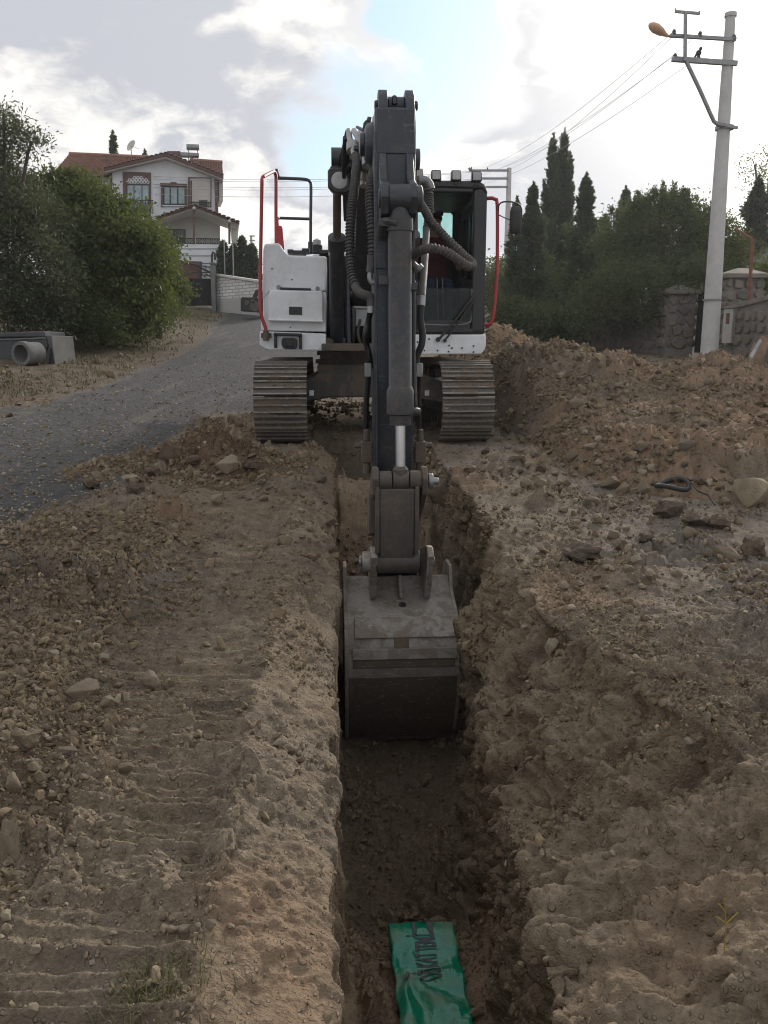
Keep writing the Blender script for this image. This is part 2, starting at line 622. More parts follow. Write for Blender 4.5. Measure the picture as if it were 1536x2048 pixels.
def soil_mat(name, road=False):
    m, t = new_mat(name)
    pos = t.n('ShaderNodeNewGeometry').outputs['Position']
    a, h, ns = soil_colour(t, pos)
    n0, n1, n2, n3, sp = ns
    red = t.n('ShaderNodeAttribute', attribute_name='red').outputs['Fac']
    gry = t.n('ShaderNodeAttribute', attribute_name='grey').outputs['Fac']
    drk = t.n('ShaderNodeAttribute', attribute_name='dark_soil').outputs['Fac']
    cla = t.n('ShaderNodeAttribute', attribute_name='clay').outputs['Fac']
    ct = t.n('ShaderNodeAttribute', attribute_name='clod').outputs['Fac']
    gra = t.n('ShaderNodeAttribute', attribute_name='grass').outputs['Fac']
    a = t.mix(t.math('MULTIPLY', red, t.ramp(n1, 0.25, 0.75, 0.45, 1.0)), a, t.mix(n2, (0.389, 0.244, 0.147), (0.242, 0.153, 0.093)))
    a = t.mix(t.math('MULTIPLY', gry, t.ramp(n1, 0.25, 0.7, 0.4, 1.0)), a, t.mix(n2, (0.113, 0.105, 0.100), (0.253, 0.227, 0.199)))
    a = t.mix(t.math('MULTIPLY', gra, t.ramp(n1, 0.3, 0.65, 0.35, 1.0)), a, t.mix(n2, (0.125, 0.096, 0.058), (0.066, 0.050, 0.033)))
    a = t.mix(t.math('MULTIPLY', cla, t.ramp(n1, 0.25, 0.7, 0.30, 0.85)), a, t.mix(n2, (0.20, 0.150, 0.100), (0.305, 0.238, 0.162)))
    a = t.mix(t.math('MULTIPLY', drk, t.ramp(n1, 0.2, 0.7, 0.6, 1.0)), a, t.mix(n2, (0.086, 0.054, 0.037), (0.155, 0.101, 0.068)))
    a = t.mix(1.0, a, t.n('ShaderNodeCombineColor', {0: ct, 1: ct, 2: ct}).outputs[0], 'MULTIPLY')
    if road:
        st = t.noise(t.mapping(pos, (1.7, 0.22, 1), rot=(0, 0, R(-9))), 1.0, 6, 0.6, 0.6)
        sp2 = t.n('ShaderNodeTexVoronoi', {'Vector': pos, 'Scale': 20.0})
        sc = t.n('ShaderNodeSeparateXYZ', {0: sp2.outputs['Color']}).outputs[0]
        chips = t.math('MULTIPLY', t.ramp(sp2.outputs['Distance'], 0.34, 0.22), t.ramp(sc, 0.86, 0.93))
        rb = t.mix(t.ramp(n2, 0.3, 0.7), (0.042, 0.042, 0.044), (0.098, 0.095, 0.094))
        rb = t.mix(t.math('MULTIPLY', t.ramp(n3, 0.52, 0.70), 0.6), rb, (0.14, 0.137, 0.134))
        rb = t.mix(t.math('MULTIPLY', t.ramp(n3, 0.46, 0.30), 0.7), rb, (0.028, 0.028, 0.031))
        rb = t.mix(t.math('MULTIPLY', t.ramp(st, 0.52, 0.70), 0.65), rb, t.mix(n2, (0.17, 0.152, 0.13), (0.10, 0.09, 0.08)))
        rb = t.mix(t.math('MULTIPLY', chips, 0.85), rb, (0.42, 0.40, 0.37))
        ra = t.n('ShaderNodeAttribute', attribute_name='road').outputs['Fac']
        a = t.mix(t.math('ADD', ra, t.math('MULTIPLY', t.math('SUBTRACT', n1, 0.5), 0.9), clamp=True), a, rb)
        h = t.math('ADD', h, t.math('MULTIPLY', chips, 0.3))
    finish(t, a, 0.95, 0, h, 1.0, 0.03, spec=0.15)
    return m


def rock_mat(name, cols):
    """broken limestone; every stone gets its own tint from its object index"""
    m, t = new_mat(name)
    co = t.n('ShaderNodeTexCoord').outputs['Object']
    rnd = t.n('ShaderNodeObjectInfo').outputs['Random']
    off = t.n('ShaderNodeCombineXYZ', {0: t.math('MULTIPLY', rnd, 37.0), 1: t.math('MULTIPLY', rnd, 11.0)}).outputs[0]
    cv = t.vmath('ADD', co, off)
    n1 = t.noise(cv, 2.2, 6, 0.6)
    n2 = t.noise(cv, 11, 5, 0.7)
    cr = t.n('ShaderNodeValToRGB')
    e = cr.color_ramp.elements
    e[0].color, e[1].color = (*cols[0], 1), (*cols[-1], 1)
    for k, c in enumerate(cols[1:-1]):
        el = e.new((k + 1) / (len(cols) - 1))
        el.color = (*c, 1)
    t.set(cr, 0, rnd)
    c = t.mix(t.math('MULTIPLY', t.ramp(n1, 0.35, 0.7), 0.5), cr.outputs[0], (0.20, 0.155, 0.115))
    c = t.mix(t.math('MULTIPLY', t.ramp(n2, 0.5, 0.75), 0.4), c, (0.30, 0.26, 0.21))
    finish(t, c, 0.92, 0, n2, 0.5, 0.12, spec=0.2)
    return m


def leaf_mat(name, c1, c2, c3, trans=0.35):
    m, t = new_mat(name)
    rnd = t.n('ShaderNodeAttribute', attribute_name='tint').outputs['Fac']
    pos = t.n('ShaderNodeNewGeometry').outputs['Position']
    n = t.noise(pos, 0.9, 4, 0.6)
    c = t.mix(rnd, c1, c2)
    c = t.mix(t.math('MULTIPLY', t.ramp(n, 0.45, 0.7), 0.8), c, c3)
    b = t.n('ShaderNodeBsdfPrincipled', {'Base Color': c, 'Roughness': 0.62, 'Specular IOR Level': 0.3})
    tr = t.n('ShaderNodeBsdfTranslucent', {0: t.mix(0.5, c, (0.12, 0.15, 0.02))})
    mx = t.n('ShaderNodeMixShader', {0: trans, 1: b.outputs[0], 2: tr.outputs[0]})
    t.n('ShaderNodeOutputMaterial', {0: mx.outputs[0]})
    return m


def glass_mat(name, tint, rough=0.05, alpha=0.6):
    """window pane: tinted see-through with a reflective skin"""
    m, t = new_mat(name)
    co = t.n('ShaderNodeTexCoord').outputs['Object']
    n = t.noise(co, 5, 5, 0.7)
    tr = t.n('ShaderNodeBsdfTransparent', {0: tint})
    gl = t.n('ShaderNodeBsdfGlossy', {0: (0.9, 0.95, 0.95), 1: rough})
    df = t.n('ShaderNodeBsdfDiffuse', {0: (0.16, 0.14, 0.12)})
    fr = t.n('ShaderNodeFresnel', {0: 1.5})
    m1 = t.n('ShaderNodeMixShader', {0: t.math('MULTIPLY_ADD', fr.outputs[0], 0.45, 0.0), 1: tr.outputs[0], 2: gl.outputs[0]})
    m2 = t.n('ShaderNodeMixShader', {0: t.ramp(n, 0.35, 0.85, 0.005, (1 - alpha) * 0.5), 1: m1.outputs[0], 2: df.outputs[0]})
    t.n('ShaderNodeOutputMaterial', {0: m2.outputs[0]})
    return m


M = {}
M['soil'] = soil_mat('soil', True)
M['rock'] = rock_mat('broken_stone', [(0.207, 0.158, 0.109), (0.270, 0.210, 0.144), (0.171, 0.141, 0.109), (0.297, 0.236, 0.164), (0.225, 0.171, 0.115)])
M['rock_dark'] = rock_mat('dark_clod', [(0.095, 0.069, 0.049), (0.131, 0.093, 0.064), (0.108, 0.087, 0.069)])
M['rock_pale'] = rock_mat('pale_stone', [(0.360, 0.298, 0.197), (0.324, 0.276, 0.202), (0.378, 0.329, 0.244)])
M['arm'] = paint('charcoal_paint', (0.020, 0.027, 0.038), 0.07, 0.36, dustcol=(0.15, 0.14, 0.128), wear=0.10, mud=0.09)
M['boom'] = paint('boom_paint_lightened', (0.050, 0.052, 0.062), 0.25, 0.28, dustcol=(0.24, 0.22, 0.21), wear=0.1)  # the arm's dark paint, lightened to imitate a grazing reflection
M['cyl'] = paint('cylinder_paint', (0.021, 0.026, 0.033), 0.16, 0.38, dustcol=(0.17, 0.145, 0.12), rust=0.25, mud=0.14)
M['black'] = paint('black_paint', (0.012, 0.011, 0.014), 0.06, 0.35, dustcol=(0.12, 0.105, 0.09), mud=0.08)
M['inner'] = paint('dark_interior', (0.014, 0.014, 0.015), 0.06, 0.7)
M['white'] = paint('white_panel', (0.72, 0.73, 0.74), 0.17, 0.32, dustcol=(0.42, 0.38, 0.33), streak=False, bump=0.01, var=0.95, mud=0.10, wear=0.10)
M['red'] = paint('red_paint', (0.36, 0.018, 0.028), 0.12, 0.35, dustcol=(0.25, 0.15, 0.12))
M['link'] = paint('muddy_steel', (0.060, 0.053, 0.047), 0.55, 0.6, dustcol=(0.155, 0.125, 0.098), rust=0.5, mud=0.5)
M['bucket'] = paint('worn_bucket_steel', (0.33, 0.305, 0.278), 0.38, 0.40, dustcol=(0.26, 0.215, 0.17), rust=0.55, wear=0.55, scale=1.6, bump=0.3, mud=0.55)
M['bucket_dark'] = paint('shaded_bucket_steel', (0.105, 0.088, 0.074), 0.5, 0.5, dustcol=(0.17, 0.13, 0.095), rust=0.4, wear=0.3, scale=1.6, mud=0.85)  # bucket steel darkened to imitate shade on the downward-facing belly, plus mud
M['track_worn'] = paint('worn_track_edge', (0.27, 0.25, 0.225), 0.5, 0.4, 0.3, dustcol=(0.22, 0.185, 0.15), scale=1.5, bump=0.2, mud=0.75)
M['track'] = paint('track_steel', (0.075, 0.067, 0.058), 0.6, 0.5, dustcol=(0.20, 0.165, 0.13), rust=0.45, wear=0.25, scale=1.5, bump=0.3, mud=0.8)
M['frame'] = paint('undercarriage_paint', (0.045, 0.043, 0.042), 0.60, 0.6, dustcol=(0.145, 0.118, 0.094), mud=0.6)
M['chrome'] = plain('chrome_rod', (0.88, 0.89, 0.91), (0.80, 0.81, 0.84), 30, 0.34, 1.0, 0.01)
M['steelpipe'] = paint('galvanised_pipe', (0.38, 0.375, 0.37), 0.3, 0.42, 0.5, dustcol=(0.22, 0.19, 0.165))
M['hose'] = paint('hose_guard', (0.052, 0.051, 0.051), 0.25, 0.55, dustcol=(0.22, 0.195, 0.165), scale=2, mud=0.25)
M['rubber'] = paint('black_rubber', (0.022, 0.022, 0.023), 0.2, 0.6, dustcol=(0.14, 0.12, 0.10))
M['rod_old'] = paint('dusty_rod', (0.16, 0.125, 0.095), 0.2, 0.35, 0.5, dustcol=(0.2, 0.16, 0.125))
M['lamp'] = paint('lamp_lens', (0.42, 0.42, 0.41), 0.25, 0.2)
M['concrete'] = plain('concrete', (0.18, 0.174, 0.167), (0.115, 0.112, 0.108), 2.2, 0.9, 0, 0.3)
M['concrete_dark'] = plain('damp_concrete', (0.085, 0.087, 0.09), (0.05, 0.052, 0.055), 1.6, 0.85, 0, 0.3)
M['pole'] = plain('pole_concrete', (0.50, 0.49, 0.475), (0.42, 0.41, 0.395), 3.0, 0.9, 0, 0.25)  # paled to imitate the sun's glare over the poles
M['galv'] = plain('galvanised_steel', (0.27, 0.27, 0.27), (0.2, 0.2, 0.2), 6, 0.5, 0.6, 0.1)
M['bark'] = plain('bark', (0.085, 0.065, 0.05), (0.045, 0.036, 0.03), 6, 0.95, 0, 0.6, 0.02)
M['wire'] = plain('bare_wire', (0.40, 0.40, 0.41), None, 5, 0.5)  # grey lifted to imitate wires washed out by glare
# ------------------------------------------------------------------ terrain


def blocks(a, b, cell, prob, seed=0, tilt=0.75, crev=0.14):
    """broken angular crumbs: tilted facets separated by cracks; returns height and a per-crumb random value"""
    ca, cb = np.floor(a / cell).astype(np.int64), np.floor(b / cell).astype(np.int64)
    d1 = np.full(len(a), 9.0)
    d2 = np.full(len(a), 9.0)
    hh = np.zeros(len(a))
    rv = np.zeros(len(a))
    for i in (-1, 0, 1):
        for j in (-1, 0, 1):
            ia, ib = ca + i, cb + j
            h = PERM[(PERM[(ia + seed) & 255] + ib) & 255]
            r2, r3, r4, r5 = PERM[h + 31] / 255, PERM[h + 77] / 255, PERM[h + 140] / 255, PERM[h + 201] / 255
            dx = a / cell - (ia + 0.1 + 0.8 * h / 255)
            dy = b / cell - (ib + 0.1 + 0.8 * r2)
            d = np.sqrt(dx * dx * (0.75 + 0.5 * r4) + dy * dy) + 0.25 * r5
            hv = np.where(r4 < prob, (0.30 + 0.75 * r3 ** 1.5) + tilt * ((r5 - 0.5) * 2 * dx + (r3 - 0.5) * 2 * dy), 0.0)
            new = d < d1
            d2 = np.where(new, d1, np.minimum(d2, d))
            hh = np.where(new, hv, hh)
            rv = np.where(new, r5, rv)
            d1 = np.where(new, d, d1)
    c = np.clip((d2 - d1) / crev, 0, 1)
    c = c * (2 - c)
    return cell * np.maximum(hh, 0) * c, rv

def g0(Y):
    Y = np.asarray(Y, dtype=float)
    z = 0.045 * Y + 0.0012 * np.maximum(0, Y - 12) ** 2 - 0.0012 * np.maximum(0, Y - 43) ** 2
    return z - 0.1194 * np.maximum(0, Y - 52) * sstep(52, 75, Y)


def ground_z(x, Y):
    """smooth ground height outside the trench"""
    x = np.asarray(x, dtype=float)
    z = g0(Y)
    rl = road_left(Y)
    z = z + 0.10 * np.minimum(np.maximum(0, rl - x), 5.0) * sstep(0, 2, rl - x) * sstep(6, 14, Y) * sstep(70, 50, Y)     # bank left of the road
    z = z + 0.05 * sstep(-2.0, -0.9, x) * sstep(5, 1, Y)
    return z


def trench_l(Y):
    return 0.0145 - 0.061 * np.asarray(Y, dtype=float)


def road_right(Y):
    return np.interp(Y, [-5, 4, 6, 8, 10, 14, 20, 30, 40, 60], [-3.6, -3.1, -2.9, -2.55, -2.4, -2.2, -2.2, -2.4, -2.6, -2.6])


def road_left(Y):
    return np.interp(Y, [-5, 8, 12, 17, 22, 30, 40, 60], [-6.2, -5.7, -5.5, -5.5, -5.7, -6.3, -7.6, -9.5])


Yv = [-6.0]
while Yv[-1] < 130:
    y = Yv[-1]
    if y < 0.9:
        Yv.append(y + 0.25 if y < 0.5 else y + 0.04)
    else:
        Yv.append(y + float(np.clip(y * y / 1250, 0.006, 0.7 if y < 62 else 5)))
Yv = np.array(Yv)
NR = len(Yv)
Ye = np.maximum(Yv, 1.5)
g = g0(Yv)
xl = trench_l(Yv)
xr = 0.44 + 0.20 * sstep(5.0, 5.7, Yv) - 0.06 * sstep(6.9, 7.6, Yv) - 0.061 * np.maximum(0, Yv - 6)
zf = np.interp(Yv, [-6, 2.0, 3.22, 3.34, 3.7, 6.5, 7.1, 7.9, 8.3, 8.8, 10.25, 10.5, 10.62, 11],
               [-1.12, -1.12, -1.10, -1.16, -1.42, -1.44, -0.75, 0.10, 0.22, -0.12, -0.10, 0.42, 2, 30])
zf = np.minimum(zf, g - 0.02)
openf = sstep(10.66, 10.5, Yv)                     # the trench ends under the machine


def n1d(y, s, o):
    return pnoise(np.stack([y * s + o, np.full_like(y, o * 1.7), np.full_like(y, 0.3)], 1))


xl = xl - 0.30 * sstep(9.0, 10.0, Yv)
rimL = xl - (0.27 + 0.10 * n1d(Yv, 0.9, 3) + 0.05 * n1d(Yv, 3.1, 9)) * sstep(10, 8, Yv) - 0.05
xl = xl + (0.022 * n1d(Yv, 0.9, 5) + 0.016 * n1d(Yv, 3.0, 8) + 0.010 * n1d(Yv, 8.0, 18)) * openf
EX = xr + 0.06 + (0.05 * n1d(Yv, 1.5, 21) + 0.035 * n1d(Yv, 4.5, 13) + 0.015 * n1d(Yv, 11, 63))
EZ = g + np.interp(Yv, [0, 2, 3.6, 5.4, 7, 9], [-0.34, -0.36, -0.52, -0.50, -0.30, -0.15]) + (0.09 * n1d(Yv, 1.3, 31) + 0.04 * n1d(Yv, 4.1, 37)) * (0.4 + 0.6 * sstep(2.2, 3.4, Yv))
RX = np.interp(Yv, [-6, 1.0, 1.6, 2.2, 2.9, 4, 5.4, 7.4, 9, 13, 130], [2.2, 1.75, 1.55, 1.36, 1.16, 0.84, 0.72, 0.60, 0.50, 0.1, -7.5])
nz_ = sstep(9, 6, Yv) * (0.35 + 0.65 * sstep(2.2, 3.4, Yv))
RX = RX + 0.10 * n1d(Yv, 1.3, 41) * nz_ + 0.05 * n1d(Yv, 3.7, 44) * nz_
RX = np.maximum(RX, EX + 0.08)
EZ = np.maximum(EZ, np.minimum(zf, g) + 0.01)
EZ = np.minimum(EZ, g - 0.005)

cols_x, cols_z, cols_zone = [], [], []


def addcol(x, z, zone):
    cols_x.append(x)
    cols_z.append(z)
    cols_zone.append(zone)


EXTRA = np.geomspace(0.12, 190, 24)
aL = [(a, 0.0) for a in np.linspace(0, 0.64, 270)] + [(0.64, q) for q in EXTRA]
for a, q in aL[::-1][:-1]:
    x = rimL - a * (Ye * 0.92 + 0.12) - q
    addcol(x, ground_z(x, Yv), 0)
gl = ground_z(rimL, Yv)
lipz = gl - (0.20 + 0.05 * n1d(Yv, 2.2, 51)) * openf
lipz = np.maximum(lipz, np.minimum(zf, gl))
for s in np.linspace(0, 1, 34)[:-1]:               # shoulder
    addcol(rimL + (xl - rimL) * s, gl + (lipz - gl) * (0.55 * s + 0.45 * s ** 2.5), 1)
for s in np.linspace(0, 1, 22)[:-1]:               # left wall
    addcol(xl + 0.03 * s - 0.05 * math.sin(math.pi * s), lipz + (zf - lipz) * s, 2)
for s in np.linspace(0, 1, 70)[:-1]:               # floor
    addcol(xl + 0.03 + (xr - xl - 0.03) * s, zf + 0.05 * (2 * s - 1) ** 4, 3)
for s in np.linspace(0, 1, 56)[:-1]:               # right wall
    addcol(xr + (EX - xr) * s + 0.05 * math.sin(math.pi * s), zf + 0.05 + (EZ - zf - 0.05) * s, 4)
gr = ground_z(RX, Yv)
for s in np.linspace(0, 1, 110)[:-1]:              # slope up to the right-hand rim
    k = s ** 1.08
    addcol(EX + (RX - EX) * s, EZ + (gr - EZ) * k, 5)
aR = [(a, 0.0) for a in np.linspace(0, 0.56, 230)] + [(0.56, q) for q in EXTRA]
for a, q in aR:
    x = RX + a * (Ye * 0.92 + 0.12) + q
    addcol(x, ground_z(x, Yv), 6)
X = np.stack(cols_x, 1)
Z = np.stack(cols_z, 1)
ZONE = np.array(cols_zone)
NC = X.shape[1]
trc = np.where((ZONE > 0) & (ZONE < 6))[0]
i0, i1 = trc[0] - 12, trc[-1] + 12
for _ in range(2):                                  # round the corners of the profile
    for A in (X, Z):
        A[:, i0:i1] = 0.25 * A[:, i0 - 1:i1 - 1] + 0.5 * A[:, i0:i1] + 0.25 * A[:, i0 + 1:i1 + 1]
Y2 = np.repeat(Yv[:, None], NC, 1)


def grid_normals(X, Y, Z):
    P3 = np.stack([X, Y, Z], 2)
    du = np.gradient(P3, axis=1)
    dv = np.gradient(P3, axis=0)
    n = np.cross(du, dv)
    n /= np.maximum(np.linalg.norm(n, axis=2), 1e-9)[:, :, None]
    return n


N3 = grid_normals(X, Y2, Z)
S2 = np.concatenate([np.zeros((NR, 1)), np.cumsum(np.hypot(np.diff(X, axis=1), np.diff(Z, axis=1)), axis=1)], 1)
S2 -= S2[:, [trc[0]]]
pts = np.stack([X.ravel(), Y2.ravel(), Z.ravel()], 1)
s_, y_ = S2.ravel(), Y2.ravel()
zone = np.tile(ZONE, NR)
near = sstep(30, 14, y_)
fine = sstep(9, 4, y_)
wallm = np.isin(zone, (2, 4)).astype(float)
slopem = np.isin(zone, (1, 5)).astype(float)
floorm = (zone == 3).astype(float)
rr, rl = road_right(y_) + 0.55 * sstep(9.5, 7, y_), road_left(y_)
e = 0.35 * fbm(pts * np.array([1, 0.5, 0]), 1.1, 4)
roadm = np.where(zone == 0, sstep(0.10, -0.35, pts[:, 0] + e - rr) * sstep(-0.7, 0.5, pts[:, 0] + e * 1.6 - rl), 0)
roadm = np.maximum(roadm, sstep(11.5, 13.5, y_) * sstep(1.2, 0.4, pts[:, 0]) * (zone == 0) * (pts[:, 0] > rl))
grassm = np.where(zone == 0, sstep(0.3, -0.9, pts[:, 0] + e * 1.6 - rl) * sstep(6, 9, y_), 0)
greym = 0.55 * sstep(0.05, 0.5, fbm(pts, 0.55, 3)) * np.isin(zone, (0, 6))
greym = np.maximum(greym, (zone == 6) * sstep(0.35, 0.9, pts[:, 0] - 0.10 * y_ - 0.2) * sstep(9, 7, y_) * sstep(3.0, 4.2, y_) * 0.55)
redm = 0.5 * sstep(0.15, 0.6, fbm(pts + 40, 0.8, 3)) * (1 - roadm)
redm = np.maximum(redm, floorm * sstep(6.4, 7.2, y_) * sstep(8.6, 8.0, y_) * 0.25)

h = 0.045 * fbm(pts, 0.9, 3) + 0.020 * fbm(pts + 9, 3.4, 3) * near
h += 0.009 * fbm(pts + 5, 13, 3) * near + 0.004 * fbm(pts + 3, 45, 2) * fine
b1, r1 = blocks(s_, y_, 0.105, 0.55, 3)
b2, r2_ = blocks(s_ + 3, y_ + 1, 0.046, 0.62, 19)
b3, r3_ = blocks(s_ + 5, y_ + 2, 0.021, 0.65, 29)
b4, r4_ = blocks(s_ + 7, y_ + 4, 0.26, 0.26, 47)
mA = sstep(-0.25, 0.40, fbm(pts + 177, 1.0, 3))
clod = (0.62 * b1 * mA + 0.60 * b2 * sstep(16, 9, y_) + 0.55 * b3 * fine) * near + 0.40 * b4 * mA * near
patch = sstep(-0.25, 0.35, fbm(pts + 77, 1.3, 3))
left_rubble = (zone == 0) * sstep(-0.62, -1.05, pts[:, 0] + 0.061 * y_ + 0.18 * fbm(pts, 1.6, 2)) * sstep(6.5, 5.2, y_)
h += clod * (0.30 + 0.75 * patch) * (1 + 0.75 * left_rubble) * (1 + 0.25 * floorm) * (1 - 0.8 * floorm * np.exp(-((y_ - 3.5) / 0.28) ** 2)) * (1 - wallm) * (1 - 0.5 * slopem)
h += left_rubble * (0.06 * fbm(pts + 60, 1.7, 3, ridged=True) + 0.02 * fbm(pts + 61, 7, 3))
# tread marks pressed into the strip left of the trench
lx = pts[:, 0] + 0.061 * y_
lane = (zone == 0) * sstep(-1.12, -1.02, lx + 0.05 * fbm(pts, 3, 2)) * sstep(-0.30, -0.42, lx) * sstep(9.5, 8, y_)
ph = y_ / 0.186 + 0.10 * fbm(pts, 1.4, 2)
saw = np.abs((ph % 1) - 0.5) * 2
grs = np.exp(-((ph % 1) - 0.5) ** 2 / 0.006) + 0.45 * np.exp(-(((ph + 0.36) % 1) - 0.5) ** 2 / 0.004) + 0.45 * np.exp(-(((ph - 0.36) % 1) - 0.5) ** 2 / 0.004)
keep = (0.35 + 0.65 * sstep(-0.45, 0.10, fbm(pts + 31, 0.8, 3))) * (0.6 + 0.4 * sstep(-0.3, 0.3, fbm(pts + 8, 2.3, 2)))
h = h * (1 - 0.80 * lane * keep) + lane * keep * (0.042 * grs - 0.036 + 0.006 * fbm(pts + 71, 9, 3))
# walls: broken spurs, hollows and embedded lumps
pw = pts * np.array([1.0, 1.0, 0.32])
wn = 0.060 * fbm(pw + 13, 1.9, 4, 0.55) + 0.050 * fbm(pw + 33, 3.2, 3, ridged=True) - 0.03
wn += 0.026 * fbm(pts + 21, 6.5, 4, 0.6) + 0.011 * fbm(pts + 2, 21, 3)
w1, _q = blocks(s_ * 0.55 + 1, y_ + 9, 0.30, 0.6, 88, 0.8, 0.30)
w2, _q = blocks(s_ * 0.7 + 2, y_, 0.115, 0.6, 15, 0.7, 0.25)
w3, _q = blocks(s_ + 4, y_ + 6, 0.045, 0.6, 65, 0.6, 0.25)
wn += 0.16 * w1 + 0.30 * w2 + 0.50 * w3 * fine - 0.04
crk = fbm(pw * np.array([1, 1, 0.6]) + 55, 1.7, 3, ridged=True)
grv = fbm(pts * np.array([0.6, 1.0, 0.16]) + 155, 2.6, 3, 0.5, ridged=True)
wn += -0.05 * sstep(0.80, 1.15, crk) - 0.11 * sstep(1.05, 1.35, grv)
wn = wn * (0.25 + 0.75 * sstep(9.3, 8.4, y_))
h = np.where(zone == 4, wn, h)
nr_ = 0.45 + 0.55 * sstep(1.9, 3.2, y_)
h = np.where(zone == 5, h * 0.65 + wn * 0.72 * nr_, h)
h = np.where(zone == 2, wn * 0.42, h)
h = np.where(zone == 1, h * 0.8 + (wn * 0.10 + 0.012 * fbm(pts * np.array([0.5, 1, 1]) + 70, 5, 3)) * sstep(9, 7, y_), h)
h = h * (1 - 0.72 * roadm) * (1 - 0.4 * grassm)
h += roadm * (0.020 * fbm(pts * np.array([1.6, 0.25, 0]), 1.0, 3))
# fine crumbs close to the viewer
nc_ = sstep(5.0, 3.2, y_)
f1, _q = blocks(s_ + 11, y_ + 3, 0.017, 0.6, 131)
f2, _q = blocks(s_ + 17, y_ + 8, 0.034, 0.45, 137)
fm_ = 0.35 + 0.65 * sstep(-0.3, 0.3, fbm(pts + 211, 2.2, 3))
h += nc_ * fm_ * (0.55 * f1 + 0.50 * f2) * np.isin(zone, (0, 1, 4, 5, 6)) * np.where(zone == 0, 0.6 * (1 - 0.8 * lane), np.where(zone == 1, 0.6, 1.0))
h += nc_ * (zone == 5) * (-0.05 * sstep(1.10, 1.30, fbm(pts * np.array([0.5, 1.0, 0.2]) + 311, 3.3, 3, 0.5, ridged=True)))
# the machine stands here: firm level ground under the tracks
lxm = pts[:, 0] + 0.061 * (y_ - 11.3) + 0.22
tr_m = sstep(1.55, 1.4, np.abs(lxm)) * sstep(9.2, 9.6, y_) * sstep(13.9, 13.3, y_) * np.isin(zone, (0, 6))
h = h * (1 - 0.8 * tr_m) - 0.02 * tr_m
h = np.where(np.isin(zone, (1, 2, 3, 4, 5)), h * (1 - 0.85 * sstep(9.2, 9.9, y_)), h)
h = np.where(y_ > 62, h * 0.3, h)
# blend displacement strength across the zone seams
H2 = h.reshape(NR, NC)
for _ in range(4):
    for k in np.where(np.diff(ZONE) != 0)[0]:
        sl = slice(k - 3, k + 5)
        H2[:, sl] = 0.25 * H2[:, k - 4:k + 4] + 0.5 * H2[:, sl] + 0.25 * H2[:, k - 2:k + 6]
V = pts + N3.reshape(-1, 3) * H2.ravel()[:, None]
idx = np.arange(NR * NC).reshape(NR, NC)
F = np.stack([idx[:-1, :-1], idx[:-1, 1:], idx[1:, 1:], idx[1:, :-1]], 2).reshape(-1, 4)
isroad = roadm[F].mean(1) > 0.5


def attr(me, name, vals):
    a = me.attributes.new(name, 'FLOAT', 'POINT')
    a.data.foreach_set('value', np.ascontiguousarray(vals, dtype=np.float32))


def sub(name, Fs, mat, **at):
    u, inv = np.unique(Fs, return_inverse=True)
    me = np_mesh(name, V[u], inv.reshape(Fs.shape), smooth=False)
    for k, v in at.items():
        attr(me, k, v[u])
    return link(name, me, mat)


ctint = 0.80 + 0.34 * (0.45 * r1 * (b1 > 0.01) + 0.35 * r2_ * (b2 > 0.004) + 0.35 * r4_ * (b4 > 0.02)) + 0.05
at = dict(road=roadm, grass=grassm, grey=greym, red=redm, dark_soil=0.45 * floorm * sstep(3.3, 3.8, y_) * sstep(7, 6.2, y_), clod=ctint,  # soil tone darker along the deep trench floor
          clay=np.clip((zone == 5) * 0.9 + (zone == 4) * 0.4 + (zone == 2) * 0.5, 0, 1) * sstep(8, 6, y_))
tag(sub('ground', F[~isroad], M['soil'], **at), 'brown dug-up earth cut by a deep narrow trench', kind='structure')
tag(sub('road', F[isroad], M['soil'], **at), 'dark grey gravel road curving uphill to the house', kind='structure')

SURF = [dict(V=V, N=N3.reshape(-1, 3), zone=zone, road=roadm, grass=grassm, rub=left_rubble, lane=lane, name='g')]

# ------------------------------------------------------------------ spoil heaps


